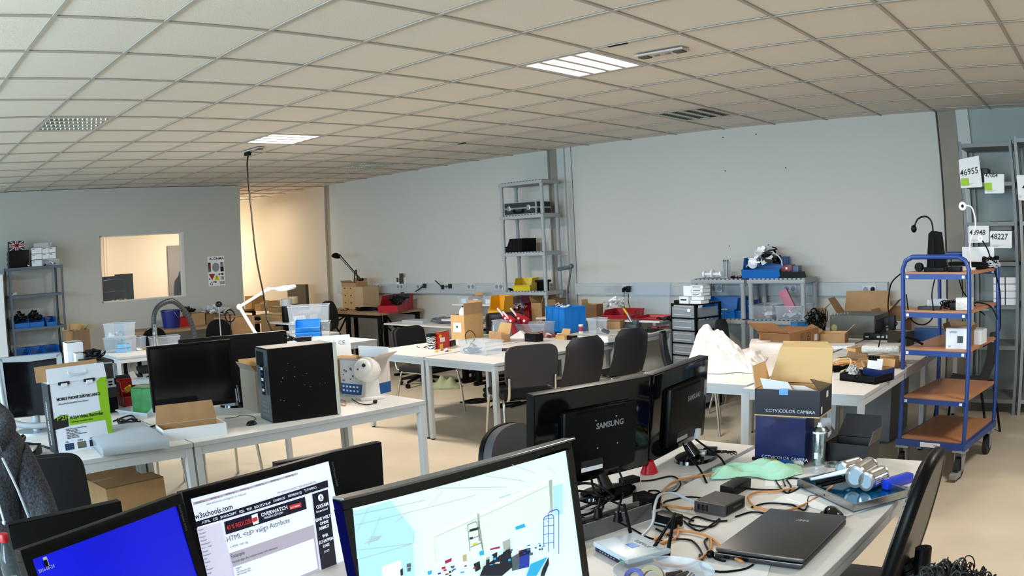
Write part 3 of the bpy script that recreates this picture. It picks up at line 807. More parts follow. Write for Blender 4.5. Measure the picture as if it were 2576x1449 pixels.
for k, s in enumerate(['<font>', '<footer>', '<form>', '<frame>', '<frameset>', '<h1> - <h6>', '<head>', '<header>', '<hr>', '<html>', '<i>', '<iframe>', '<img>']):
    TT(s, 228 + k * 7.2, 1010 + k * 35.5, .0072, inkG)
TT('OXFAM', 1400, 788, .0145, whS, wt=.0003); TT('Deutschland', 1398, 828, .0095, whS)
for s, x, y in (('EINE WELT', 1393, 915), ('OHNE', 1435, 948), ('ARMUT', 1428, 998), ('WIR', 1460, 1072), ('SCHAFFEN', 1425, 1137), ('DAS!', 1466, 1170)): TT(s, x, y, .0125, whS, wt=.0003)
TT('JETZT', 1478, 1220, .0085, whS)
TT('COLOR PICKER', 1470, 1447, .011, inkS)
q = Lp(MW, *z4(1441, 675), -.001); onscr(t, M, 'round_badge', G().cyl((q.x, -.0008, q.z), (q.x, -.0012, q.z), .0105, n=24), whS)
onscr(t, M, 'badge_mark', G().tube([(q.x - .004, -.0014, q.z - .007), (q.x + .003, -.0014, q.z + .002), (q.x, -.0014, q.z + .006), (q.x - .003, -.0014, q.z + .002), (q.x + .004, -.0014, q.z - .007)], .001, 5), inkS)
TT('www.w3schools.com/tags/att_td_valign.asp', 312, 750, .008, inkG)
for k in range(7): TT('MATRIX Tag   x', 205 + k * 148, 738 - k * 43, .0058, inkS)
scrtext(t, M, MW, 'SyncMaster 2443', *z4(1547, 322), .011, MGR, rot=PI / 2, y=-.001)
# monitor that shows the room
t, M, MW, w = monitor('large monitor whose bright screen shows this same room', (1.765, -2.54), (1.795, -1.905), 1.16, .40, 8, bez=.021, scr=cyS, m=BLKG, depth=.035, group='lit monitors in the front row')
part('top_trim', G().box((-w / 2 - .002, -.012, .0), (w / 2 + .002, .03, .005), M, .002), mat('bezel_edge', '6a6765', .18), t)
def z5(x, y): return (840 + x * .25462, 1080 + y * .25462)
def RP(pts, m, y=-.0006, name='screen_area'): return scrpoly(t, M, MW, [z5(*p) for p in pts], m, name, y)
s1 = mat('screen_pale_blue', 'a9dcf2', .4, emit=.68); s2 = mat('screen_pale_grey', 'a9b5ad', .4, emit=.5); s3 = mat('screen_dark', '232b3c', .4, emit=.1)
s4 = mat('screen_sky', '29a3d6', .4, emit=.7); s5 = mat('screen_magenta', 'a32a55', .4, emit=.5); s6 = mat('screen_wall', 'd8ebe0', .4, emit=.66); s7 = mat('screen_navy_blue', '2340a8', .4, emit=.5); s8 = mat('screen_mid_grey', '5c6f78', .4, emit=.3)
RP([(190, 808), (560, 705), (800, 1010), (790, 1130), (230, 1280)], s1); RP([(235, 1280), (780, 1120), (800, 1449), (250, 1449)], s1, -.0008)
RP([(985, 1060), (2130, 510), (2135, 820), (1800, 960), (1600, 1180), (1000, 1330)], s6)
RP([(2122, 505), (2155, 495), (2165, 820), (2140, 825)], s2, -.001); RP([(2162, 560), (2258, 535), (2262, 840), (2170, 850)], s1, -.001)
RP([(1415, 835), (1437, 828), (1450, 1100), (1428, 1105)], s2, -.001)
def ln(a, b, wd, m, y=-.0012):
    P = Lp(MW, *z5(*a), y); Q = Lp(MW, *z5(*b), y)
    return G().tube([P, Q], wd, 4)
g = G()
def L(a, b, wd=.0006): g.tube([Lp(MW, *z5(*a), -.0012), Lp(MW, *z5(*b), -.0012)], wd, 4)
for a, b in [((190, 850), (900, 700)), ((200, 950), (1400, 650)), ((220, 1010), (330, 780)), ((450, 860), (330, 1160)), ((600, 920), (740, 810)), ((930, 760), (1080, 610)), ((1000, 580), (1700, 570)), ((1500, 460), (1880, 510)), ((1760, 350), (1980, 430)), ((2100, 360), (2190, 440)), ((2240, 240), (2262, 310)), ((230, 1195), (760, 1130)), ((990, 1065), (2115, 560)), ((240, 1285), (775, 1130)), ((775, 1035), (795, 1449)), ((960, 1070), (975, 1320)), ((980, 1065), (1000, 1310))]: L(a, b)
for k in range(4): L((300 + k * 18, 1130 - k * 20), (440 + k * 10, 1090 - k * 12), .0007); L((1630 + k * 26, 680 - k * 8), (1655 + k * 30, 672 - k * 10), .001)
onscr(t, M, 'screen_line', g, s2)
g = G()
for a, b in [((1320, 945), (1345, 1205)), ((1405, 910), (1470, 1190)), ((1320, 945), (1405, 910)), ((1330, 1015), (1425, 990)), ((1340, 1090), (1440, 1050)), ((1350, 1165), (1460, 1120)), ((1430, 905), (1475, 1190))]: L(a, b, .0008)
onscr(t, M, 'screen_line', g, s8)
RP([(1340, 990), (1430, 965), (1432, 985), (1342, 1012)], s3, -.0014); RP([(1340, 1070), (1372, 1062), (1374, 1085), (1342, 1090)], s3, -.0014); RP([(1370, 1130), (1415, 1115), (1415, 1145), (1372, 1155)], mat('screen_yellow', 'c9c450', .4, emit=.6), -.0014)
g = G()
for x0, x1, ya, yb in ((2073, 2172, 860, 1180), (2120, 2222, 810, 1230)):
    pts = [(x0, yb - 20), (x0, ya + 20), (x0 + 20, ya), (x1 - 20, ya - 20), (x1, ya), (x1, yb)]
    for a, b in zip(pts, pts[1:]): L(a, b, .0011)
for yy in (890, 960, 1040, 1130): L((2075, yy), (2170, yy - 15), .0007)
onscr(t, M, 'screen_line', g, s7)
RP([(1480, 1355), (1665, 1230), (1740, 1150), (1765, 1360), (1660, 1449), (1440, 1449)], s3, -.0014)
RP([(1745, 1270), (1900, 1180), (1920, 1360), (1760, 1400)], s8, -.0012); RP([(1830, 1225), (1935, 1190), (1930, 1360), (1835, 1380)], s7, -.0016); RP([(1825, 1200), (1940, 1170), (1945, 1225), (1832, 1262)], s3, -.0016)
RP([(1380, 1330), (1440, 1300), (1450, 1380), (1400, 1410)], s3, -.0016); RP([(1505, 1275), (1540, 1255), (1535, 1350), (1500, 1360)], s3, -.0016); RP([(1575, 1230), (1615, 1210), (1610, 1310), (1570, 1330)], s3, -.0016)
RP([(1435, 1210), (1480, 1190), (1485, 1240), (1440, 1250)], s4, -.0016); RP([(1790, 965), (1880, 930), (1895, 965), (1800, 995)], s4, -.0016); RP([(1095, 1300), (1165, 1270), (1160, 1305), (1100, 1330)], s5, -.0016); RP([(1540, 1180), (1640, 1155), (1640, 1175), (1545, 1195)], s5, -.0016)
RP([(1665, 1110), (1740, 1080), (1745, 1180), (1675, 1200)], s2, -.0014); RP([(1270, 1245), (1310, 1232), (1315, 1300), (1275, 1310)], mat('screen_tan', 'bdb08f', .4, emit=.5), -.0014)
RP([(1945, 1330), (2110, 1260), (2000, 1449), (1900, 1449)], s4, -.0012); RP([(2060, 1380), (2120, 1260), (2125, 1330), (2080, 1449), (2040, 1449)], s3, -.0014)
RP([(925, 1405), (970, 1390), (965, 1430), (930, 1440)], s4, -.0016); RP([(475, 1360), (660, 1290), (685, 1449), (480, 1449)], whS, -.0012); RP([(655, 1390), (680, 1370), (683, 1440), (660, 1449)], s3, -.0016)
rr = random.Random(3)
for k in range(46):
    x = rr.uniform(880, 2060); y = 1449 - (x - 880) * .26 + rr.uniform(-40, 60)
    if y > 1440: continue
    a = rr.uniform(12, 40); b = rr.uniform(8, 26)
    RP([(x, y), (x + a, y - a * .2), (x + a, y + b - a * .2), (x, y + b)], rr.choice([s3, s8, s2, whS, s3, s7, s5, s4]), -.0018 - k * .00001)
for x, y, a in ((720, 1330, 40), (725, 1372, 34)): RP([(x, y), (x + a, y - 10), (x + a, y + 30), (x, y + 34)], s8, -.0018)
# black monitors seen from behind
SAM = mat('logo_grey', '8a8d92', .4)
for lab, A, B, z1, h, tl, fx in (('left one of two glossy black monitors seen from behind', (1.147, -1.311), (1.277, -.798), 1.115, .355, 4, None),
        ('right one of two glossy black monitors seen from behind, next to the carton stack', (1.262, -.765), (1.205, -.235), 1.112, .355, 4, None)):
    t, M, MW, w = monitor(lab, A, B, z1, h, tl, False, bez=.012, group='glossy monitors seen from behind', depth=.045, foot=.085, name='computer_monitor')
    left = 'left' in lab[:5]
    q = (1500, 1080) if left else (1730, 1010)
    scrtext(t, M, MW, 'SAMSUNG', *q, .030, SAM, y=-.0355, sx=.92, wt=.0006, name='maker_name')
    for q in ((1499, 1058), (1550, 1046), (1553, 1114), (1503, 1127)) if left else ():
        p = Lp(MW, *q, -.034); onscr(t, M, 'screw', G().cyl((p.x, -.034, p.z), (p.x, -.036, p.z), .0022, n=8), LGR)
    if not left:
        p = Lp(MW, 1749, 1090, -.03); onscr(t, M, 'white_connector', G().box((p.x - .014, -.05, p.z - .022), (p.x + .014, -.03, p.z + .022), bev=.003), WHT)
# flat black monitors in the row behind, facing away
for lab, a, b, z1, h in (('flat black monitor back standing behind the web page monitor', (.615, -2.02), (.625, -1.567), .931, .30), ('flat black monitor back beside the person in the grey hoodie', (.66, -3.05), (.60, -2.62), .900, .28)):
    monitor(lab, a, b, z1, h, 3, False, bez=.014, hump=False, group=None, depth=.03, foot=.09, bm_=BLKM)
# big black monitors on the left desk
t, M, MW, w = monitor('large switched-off black monitor with two yellow stickers, facing the camera', (-1.230, -1.752), (-1.175, -1.236), 1.185, .36, 2, True, bez=.016, group=None)
scrtext(t, M, MW, 'SAMSUNG', 480, 1021, .016, LGR, y=-.0006, name='maker_name')
for q in ((412, 1025), (432, 1022)):
    p = Lp(MW, *q, -.001); onscr(t, M, 'sticker', G().box((p.x, -.0014, p.z - .012), (p.x + .032, -.0002, p.z + .010)), mat('sticker_yellow', 'd8d45e', .6))
monitor('long dark monitor behind the large black monitor with stickers', (-1.75, -1.32), (-1.62, -.58), 1.155, .34, 2, False, bez=.012, hump=False, bm_=BLKM, depth=.03)
# silver curved monitor
sv = mat('silver_plastic', 'a9b2ba', .35, .3)
a, b = Vector((-1.72, -2.60)), Vector((-1.66, -2.19))
t = thing('computer_monitor', 'older monitor with a wide silver curved frame, at the left edge', 'monitor', (-1.66, -2.40, .72), rzof(a, b))
w = .42
def cu(u, v): return ((u - .5) * w * (1 - .06 * v), -.0 - .03 * math.sin(u * PI), .08 + .36 * v)
part('screen', G().box((-w / 2 + .03, -.005, .10), (w / 2 - .03, .02, .42), bev=.004), scrdark, t)
g = G()
g.poly([(-w / 2, .06), (-w / 2 + .035, .09), (-w / 2 + .03, .44), (-w / 2 - .005, .445)], (-.02, .03), axis='y')
g.poly([(w / 2, .06), (w / 2 - .035, .09), (w / 2 - .03, .44), (w / 2 + .005, .445)], (-.02, .03), axis='y')
g.poly([(-w / 2 - .005, .445), (w / 2 + .005, .445), (w / 2 - .03, .42), (0, .412), (-w / 2 + .03, .42)], (-.02, .03), axis='y')
part('silver_frame', g, sv, t)
part('lower_arc', G().tube([(-w / 2, -.005, .40), (-w / 2 + .01, -.02, .14), (-w / 2 + .06, -.035, .075), (0, -.06, .05), (w / 2 - .06, -.04, .06), (w / 2 - .03, -.02, .10)], .018, 10, smooth=6), sv, t, 50)
part('foot', G().cyl((0, .02, 0), (0, .02, .012), .12, n=32, M=Matrix.Diagonal((1.2, .9, 1, 1))).cyl((0, .03, .01), (0, .03, .12), .03), sv, t, 40)
part('back_shell', G().box((-w / 2 + .02, .02, .09), (w / 2 - .02, .10, .42), bev=.02), DGR, t, 40)
# ------------------------------------------------------------------ front desk N : laptop and friends
A, B, C2, D2 = at(1798, 1398, .73), at(1925, 1288, .745), at(2118, 1308, .745), at(2012, 1428, .73)
rz = rzof(A, D2) 
t = thing('laptop', 'closed dark grey laptop on the front desk', 'laptop', (A.x, A.y, .72), rz)
lw, ld = (D2 - A).length * .99, .395
lw = .275
import_n = 0
part('base', G().box((0, 0, .004), (lw, ld, .02), bev=.004), DGR, t, 40)
part('lid', G().box((0, .004, .0225), (lw, ld, .034), bev=.004), mat('laptop_lid', '3d3d40', .38, .35), t, 40)
part('chrome_strip', G().box((-.001, -.001, .0185), (lw + .001, .006, .0205)).box((-.001, .003, .0325), (lw + .001, .008, .034)), CHR, t)
for k, x in enumerate((.03, .06, .09)): part('port', G().box((x, -.0025, .008), (x + .018, .001, .016)), BLK, t)
for q_ in (.01, ld - .03): part('rubber_foot', G().box((.01, q_, 0), (lw - .01, q_ + .02, .004)), BLKM, t)
text('acer', t, mat('laptop_logo', 'c9c9cc', .3, .6), .026, (lw * .55, ld * .80, .0345), (0, 0, math.radians(180)), name='lid_logo', align='CENTER')
q = at(2093, 1290, .735)
t = thing('computer_mouse', 'black mouse behind the closed laptop', 'mouse', (q.x, q.y, .72), math.radians(40))
part('mouse_body', G().ball((0, 0, .0), 1, (.032, .058, .036), 20, 12), BLKG, t, 60)
part('side_panel', G().box((-.034, -.03, .006), (.034, .03, .016), bev=.005), DGR, t)
# blue-bottomed aluminium tray
c1, c2, c3, c4 = at(2005, 1218, .735), at(2148, 1284, .735), at(2245, 1238, .735), at(2080, 1180, .735)
rz = rzof(c1, c2); w_ = (c2 - c1).length; d_ = .25
t = thing('metal_tray', 'shallow aluminium tray with a shiny blue bottom', 'tray', (c1.x, c1.y, .728), rz)
part('tray_bottom', G().box((0, 0, .0), (w_, d_, .004)), mat('tray_blue', '0b5f8a', .12, .3, coat=.5), t)
for nm, a, b in (('a', (0, 0, .0), (w_, .008, .028)), ('b', (0, d_ - .008, .0), (w_, d_, .028)), ('c', (0, .008, .0), (.008, d_ - .008, .028)), ('d', (w_ - .008, .008, .0), (w_, d_ - .008, .028))):
    part('tray_side', G().box(a, b, bev=.001), ALU, t)
for q_ in (.04, .19): part('screw', G().cyl((q_, -.001, .014), (q_, 0, .014), .003, n=8), DGR, t)
one('paper_sheet', 'white sheets of paper under the aluminium tray', 'paper', G().box((-.17, -.12, 0), (.13, .14, .006), Matrix.Rotation(.2, 4, 'Z')), PAP, (at(2120, 1262, .72).x, at(2120, 1262, .72).y, .7205), rz)
one('paper_sheet', 'thin bright sheet sticking out before the tray', 'paper', G().box((-.11, -.08, 0), (.11, .10, .002), Matrix.Rotation(.5, 4, 'Z')), PAP, (at(2040, 1255, .72).x, at(2040, 1255, .72).y, .7203), rz)
# silver bullet camera housings on the tray
ribm = mat('camera_aluminium', 'd6d2cc', .22, .85)
def bullet(label, p, q, r, m=ribm, cap=None, group='silver bullet cameras in the tray', ribs=True):
    p, q = Vector(p), Vector(q); L_ = (q - p).length
    t = thing('bullet_camera', label, 'camera', p, group=group, rot=(q - p).to_track_quat('Z', 'Y').to_euler())
    if ribs:
        n = 26; pts = []
        for k in range(n * 2):
            a = k * PI / n; rr_ = r * (1 if k % 2 else .94); pts.append((rr_ * math.cos(a), rr_ * math.sin(a)))
        part('ribbed_housing', G().poly(pts, (.012, L_ - .004)), m, t)
    else: part('housing', G().cyl((0, 0, .01), (0, 0, L_ - .004), r * .97, n=26), m, t, 40)
    part('front_ring', G().lathe([(r * .72, .004), (r * .75, -.002), (r * 1.02, .0), (r * 1.04, .016), (r, .018)], 28), m, t, 40)
    part('lens_window', G().cyl((0, 0, .003), (0, 0, .006), r * .74, n=24), cap or mat('lens_face', '9fb4c0', .2), t, 40)
    part('end_cap', G().lathe([(r, L_ - .006), (r * 1.02, L_), (.001, L_ + .004)], 24), m, t, 40)
    return t
bz = .735
a = at(2178, 1212, bz + .035); b = at(2228, 1190, bz + .035)
bullet('front silver ribbed camera in the blue tray', a, a + (b - a).normalized() * .105, .034)
a = at(2150, 1200, bz + .045); b = at(2200, 1168, bz + .05)
bullet('thick silver ribbed camera with a mounting ring in the blue tray', a, a + (b - a).normalized() * .12, .040)
a = at(2115, 1180, bz + .055); b = at(2168, 1165, bz + .05)
bullet('rear silver ribbed camera, partly behind the others', a, a + (b - a).normalized() * .10, .028)
a = at(2040, 1206, .745); b = at(2143, 1182, .80)
th = thing('mounting_arm', 'white bracket arm leaning across the blue tray', 'bracket', (0, 0, 0))
part('arm', G().tube([a, b], lambda q: .006 + .004 * q, 8), WHT, th, 50)
part('pivot', G().cyl(b + Vector((0, -.012, 0)), b + Vector((0, .012, 0)), .013), WHT, th, 50)
a = at(2052, 1216, .742); b = at(2150, 1192, .77)
one('mounting_arm', 'black bracket arm leaning on the cameras in the tray', 'bracket', G().tube([a, b], .008, 8).tube([a + Vector((.03, -.02, 0)), b + Vector((.02, -.02, -.005))], .006), BLK, smooth=50)
a = at(2225, 1225, .745); b = at(2290, 1205, .745)
g = G().box((0, -.02, -.012), ((b - a).length, .02, .026), bev=.008)
one('blue_case', 'glossy blue plastic case at the right end of the tray', 'case', g, mat('blue_case_mat', '1b3fd0', .2, coat=.4), (a.x, a.y, .746), rzof(a, b), smooth=50)
# spray can
q = at(2058, 1168, .72); hh = up(q, 2059, 1063) - .72
t = thing('spray_can', 'tall shiny aerosol can with a white nozzle on the front desk', 'can', (q.x, q.y, .72))
can = mat('can_print', 'b9cdd4', .12, .9, var=.5, vscale=14, stretch=(6, 6, .3))
r = .0285
part('can_body', G().lathe([(.001, 0), (r * .95, 0), (r, .006), (r, hh * .80), (r * .97, hh * .81)], 32), can, t, 40)
part('label_band', G().lathe([(r * 1.004, hh * .76), (r * 1.004, hh * .80)], 32), WHT, t, 40)
part('dome', G().lathe([(r, hh * .81), (r * .8, hh * .87), (r * .45, hh * .90), (r * .42, hh * .905)], 32), STL, t, 40)
part('nozzle', G().lathe([(r * .42, hh * .89), (r * .42, hh * .93), (r * .3, hh * .94), (r * .28, hh), (.001, hh)], 20), WHT, t, 40)
part('straw', G().tube([(.0, 0, hh), (.006, .0, hh + .045)], .0012), MGR, t)
part('bar_code', G().box((-.008, -r - .0006, .03), (.008, -r * .96, .055)), PAP, t)
q = at(2098, 1172, .72)
one('metal_ring', 'flat steel ring lying beside the spray can', 'ring', G().lathe([(.024, 0), (.029, 0), (.03, .012), (.027, .014), (.024, .012), (.024, 0)], 28), STL, (q.x, q.y, .72), smooth=40)
q = at(2058, 1185, .72)
one('tape_roll', 'flat clear disc under the spray can area', 'tape', G().lathe([(.012, 0), (.04, 0), (.04, .003), (.012, .003), (.012, 0)], 24), CLR, (q.x, q.y, .7203))
# black open box behind the can
def Fr(a, b, z=.72):
    A = at(*a, z); B = at(*b, z); return A, rzof(A, B), math.hypot(B.x - A.x, B.y - A.y)
def carton(label, loc, rz, w, d, h, flaps=(None, None, None, None), mo=CARD, mi=CARDL, th=.004, name='carton', cat='box', group=None, fl=None, closed=False, tuck=0, parent_kind=None):
    """open or closed box, front at -y; flaps front, back, left, right in degrees: 0 upright, 90 lying outward, -90 closed"""
    t = thing(name, label, cat, loc, rz, group)
    g = G()
    g.m(0)
    for a, b in (((0, 0, 0), (w, th, h)), ((0, d - th, 0), (w, d, h)), ((0, th, 0), (th, d - th, h)), ((w - th, th, 0), (w, d - th, h))): g.box(a, b)
    g.m(1).box((th, th, 0), (w - th, d - th, th))
    g.m(1)
    e = .0006
    for a, b in (((th, th, th), (w - th, th + e, h - .001)), ((th, d - th - e, th), (w - th, d - th, h - .001)), ((th, th, th), (th + e, d - th, h - .001)), ((w - th - e, th, th), (w - th, d - th, h - .001))): g.box(a, b)
    part('box_body', g, [mo, mi], t)
    L_ = fl or min(w, d) / 2
    if closed:
        g = G().box((0, 0, h - th), (w, d / 2 - .001, h)).box((0, d / 2 + .001, h - th), (w, d, h)); part('lid', g, mo, t)
        part('tape_strip', G().box((-.0005, d / 2 - .02, h), (w + .0005, d / 2 + .02, h + .0008)), mat('parcel_tape', 'a98c66', .3), t)
        return t
    for k, a in enumerate(flaps):
        if a is None: continue
        ln_ = L_[k] if isinstance(L_, (tuple, list)) else L_
        ar = math.radians(a)
        if k == 0: M = Matrix.Translation((0, 0, h)) @ Matrix.Rotation(ar, 4, 'X'); W0, W1 = w, 0
        elif k == 1: M = Matrix.Translation((w, d, h)) @ Matrix.Rotation(PI, 4, 'Z') @ Matrix.Rotation(ar, 4, 'X')
        elif k == 2: M = Matrix.Translation((0, d, h)) @ Matrix.Rotation(-PI / 2, 4, 'Z') @ Matrix.Rotation(ar, 4, 'X')
        else: M = Matrix.Translation((w, 0, h)) @ Matrix.Rotation(PI / 2, 4, 'Z') @ Matrix.Rotation(ar, 4, 'X')
        W0 = w if k < 2 else d
        g = G(); c = min(.02, ln_ * .15)
        g.m(0).poly([(.001, 0), (W0 - .001, 0), (W0 - .001 - c, ln_), (.001 + c, ln_)], (0, th * .5), M, axis='y')
        g.m(1).poly([(.001, 0), (W0 - .001, 0), (W0 - .001 - c, ln_), (.001 + c, ln_)], (th * .5, th), M, axis='y')
        part('flap', g, [mo, mi], t)
        if k in (0, 1) and tuck:
            M2 = M @ Matrix.Translation((0, 0, ln_)) @ Matrix.Rotation(math.radians(tuck), 4, 'X')
            part('tuck_flap', G().poly([(.004 + c, 0), (W0 - .004 - c, 0), (W0 - .02 - c, .035), (.02 + c, .035)], (0, th), M2, axis='y'), [mi], t)
    return t
def pbox(label, a, b, top, d, z=.72, **k):
    A = at(*a, z); B = at(*b, z); h = up(A, a[0], top) - z
    return carton(label, (A.x, A.y, z), rzof(A, B), math.hypot(B.x - A.x, B.y - A.y), d, h, **k)
DKB = mat('card_navy_print', '060a1c', .3, coat=.15); DKB2 = mat('card_blue_print', '08164c', .28, coat=.15); WIN_ = mat('card_inside_kraft', 'd9b27d', .8)
# camera cartons stacked
lt = mat('print_white', 'c3cad2', .6)
A, rz, w = Fr((1898, 1162), (2022, 1174)); h1 = up(A, 1898, 1045) - .72
t = thing('carton', 'lower dark blue camera carton standing under the open one', 'box', (A.x, A.y, .72), rz, 'dark blue camera cartons')
part('box_body', G().box((0, 0, .005), (w, .10, h1), bev=.001), DKB2, t)
part('kraft_edge', G().box((0, .0, 0), (w, .10, .005)), WIN_, t)
text('CCTV|COLOR CAMERA', t, lt, .0175, (w * .14, -.0008, .022), FR, sx=1.15, name='box_print')
part('hand_slot', G().box((w * .38, -.0008, h1 - .016), (w * .62, .0, h1 - .006)), DKB, t)
ht = .72 + h1
A2 = at(1898, 1044, ht); B2 = at(2052, 1052, ht)
w2 = .285; d2 = .17; h2 = up(A2, 1898, 978) - ht
rz2 = rzof(A2, B2)
t = carton('upper dark blue camera carton, open with its kraft lid raised', (A2.x, A2.y - .0, ht), rz2, w2, d2, h2, (None, 32, 12, None), DKB, WIN_, fl=(0, .16, .09, 0), tuck=-70, group='dark blue camera cartons')
part('kraft_edge', G().box((-.0, -.001, 0), (w2, .001, .004)).box((w2 - .001, 0, 0), (w2 + .001, d2, .004)), WIN_, t)
text('CCTV|COLOR CAMERA', t, lt, .0185, (w2 * .17, -.0008, .016), FR, sx=1.12, name='box_print')
part('white_label', G().box((w2, .09, h2 * .62), (w2 + .001, .115, h2 * .85)), WHT, t)
part('white_label', G().box((w2, .02, .012), (w2 + .001, .035, .04)), WHT, t)
part('foam_flap', G().poly([(.03, 0), (.16, .0), (.14, .045), (.02, .06)], (0, .003), Matrix.Translation((.0, .03, h2 - .015)) @ Matrix.Rotation(math.radians(20), 4, 'X'), axis='y'), WCARD, t)
part('foam_flap', G().poly([(.12, 0), (.26, .0), (.2, .03), (.12, .03)], (0, .003), Matrix.Translation((.0, .06, h2 - .015)) @ Matrix.Rotation(math.radians(35), 4, 'X'), axis='y'), WCARD, t)
part('latch', G().box((w2 * .38, -.004, h2 - .02), (w2 * .52, .004, h2 + .004), bev=.002), mat('latch_blue', '6aa0d8', .2), t)
part('corner_flap', G().poly([(0, 0), (d2, 0), (d2 * .45, .075)], (0, .003), Matrix.Translation((w2 - .002, 0, h2)) @ Matrix.Rotation(PI / 2, 4, 'Z') @ Matrix.Rotation(math.radians(-62), 4, 'X'), axis='y'), DKB, t)
A, rz, w = Fr((2092, 1165), (2148, 1168))
carton('black open carton with raised lid behind the spray can', (A.x - .04, A.y + .02, .72), rz + math.radians(-8), .20, .13, .078, (None, 35, 40, 15), mat('card_black', '0d0d10', .4), mat('card_black_in', '1b1b1f', .6), fl=(0, .10, .06, .06))
q = at(2030, 1160, .72)
carton('white carton lid standing between the blue carton and the can', (q.x + .01, q.y + .05, .72), rz, .06, .05, .11, (None, 10, None, None), WCARD, WCARD, th=.002, fl=.05)
# tools, glove cloth, adapter, switch box
a, b = at(1960, 1160, .735), at(1918, 1150, .735)
t = thing('cutting_tool', 'yellow and blue cable tool lying before the blue cartons', 'tool', (0, 0, 0))
A = at(1918, 1163, .73); B = at(1970, 1172, .73); C3 = at(2020, 1165, .732)
part('yellow_grip', G().tube([A, A.lerp(B, .5) + Vector((0, 0, .012)), B], .011, 10, smooth=4), YEL, t, 60)
part('blue_grip', G().tube([at(1962, 1163, .732), at(1990, 1168, .74)], .014, 10), BLU, t, 60)
part('clear_handle', G().tube([at(1990, 1166, .735), C3], .012, 10), WCARD, t, 60)
t = thing('cutting_tool', 'black handled cutter with a yellow stripe behind the yellow tool', 'tool', (0, 0, 0))
part('black_handle', G().tube([at(1895, 1153, .735), at(1925, 1160, .735), at(1955, 1158, .73)], .009, 8), BLK, t, 60)
part('yellow_stripe', G().tube([at(1930, 1150, .732), at(1965, 1155, .732)], .006, 8), YEL, t, 60)
glove = mat('pale_green_cloth', 'b4e4c6', .9, bump=.3, bscale=60)
cc = at(1905, 1192, .72); rx = math.radians(20)
def cloth(u, v):
    a = (u - .5) * .36; b = (v - .5) * .15
    n = math.sin(u * 9 + v * 4) * .5 + math.sin(u * 17 - v * 11 + 1) * .3 + math.sin(v * 14 + u * 3) * .3
    e = min(u, v, 1 - u, 1 - v) * 6
    sh = 1 + .25 * math.sin(u * 11)
    return (a, b * sh + .02 * math.sin(u * 7), .006 + max(0, .026 * min(1, e) * (1 + n)))
one('cleaning_cloth', 'crumpled pale green cloth on the front desk', 'cloth', G().grid(cloth, 40, 20, thick=.003), glove, (cc.x, cc.y, .7205), math.radians(28), smooth=80)
q = at(1850, 1235, .72)
t = thing('power_brick', 'black rectangular power brick before the green cloth', 'adapter', (q.x, q.y, .72), math.radians(-2))
part('brick_body', G().box((-.03, -.062, 0), (.032, .062, .036), bev=.004), BLK, t, 40)
A, rz, w = Fr((1746, 1288), (1820, 1302)); 
t = thing('network_switch', 'dark grey metal network switch box on the front desk', 'network switch', (A.x, A.y, .72), rz)
gm = mat('switch_grey', '4a4745', .4, .4)
part('case', G().box((0, 0, .002), (w * 1.04, .125, .042), bev=.0015), gm, t)
g = G()
for k in range(9): g.box((.012 + k * .0052, -.0008, .012), (.0145 + k * .0052, 0, .032))
part('vent', g, BLKM, t)
part('port_panel', G().box((w * 1.04, .01, .006), (w * 1.04 + .001, .115, .036)), BLK, t)
part('led_window', G().box((w * 1.04 + .001, .05, .018), (w * 1.04 + .0016, .10, .024)), gm, t)
# white router
A, rz, w = Fr((1492, 1385), (1578, 1432))
t = thing('router', 'white flat router with a blue square logo, bottom centre', 'router', (A.x, A.y, .72), rz)
rw = w * 1.02
part('lower_shell', G().box((.004, .004, 0), (rw - .004, .14, .014), bev=.003), mat('router_navy', '10163a', .3), t, 40)
part('upper_shell', G().box((0, 0, .014), (rw, .145, .03), bev=.005), mat('router_white', 'c6d6e4', .35), t, 40)
part('logo_square', G().box((rw * .42, .06, .0302), (rw * .62, .088, .0308)), BLUB, t)
text('EDIMAX', t, MGR, .018, (rw * .36, .098, .0304), (0, 0, 0), name='case_print', sx=1.1)
part('status_panel', G().box((rw * .78, -.001, .004), (rw * .9, .003, .022)), mat('panel_green', '3f8d7a', .4), t)
for k in range(6): part('status_light', G().box((rw * (.2 + k * .08), -.001, .009), (rw * (.2 + k * .08) + .004, .001, .012)), LGR, t)
for (a, b) in (((1588, 1350), (1570, 1267)), ((1640, 1385), (1700, 1290)), ((1680, 1388), (1696, 1300))):
    P = at(*a, .735); z = up(P, b[0], b[1]); Q = P.copy(); Q.z = z; d_ = ray(*b); s_ = (P - CAM).xy.length / d_.xy.length; Q = CAM + d_ * s_
    one('antenna', {1588: 'black stick antenna rising behind the white router', 1640: 'left black antenna of the crossing pair at the router', 1680: 'right flat black antenna of the crossing pair at the router'}[a[0]], 'antenna', G().tube([P, Q], lambda q: .006 - .002 * q, 8).cyl(P - Vector((0, 0, .014)), P, .008), BLK, smooth=50, group='black router antennas')
A, rz, w = Fr((1418, 1449), (1530, 1440))
t = thing('router', 'light grey curved router lettered on top, cut by the bottom edge', 'router', (1.965, -1.945, .72), math.radians(50))
part('case', G().box((-.10, -.07, 0), (.09, .07, .028), bev=.012), LGR, t, 40)
text('mobay', t, BLK, .03, (-.075, .0, .0285), (0, 0, 0), name='case_print', wt=.0008)
part('dark_slot', G().box((-.08, -.045, .028), (.07, -.035, .0288)), BLK, t)
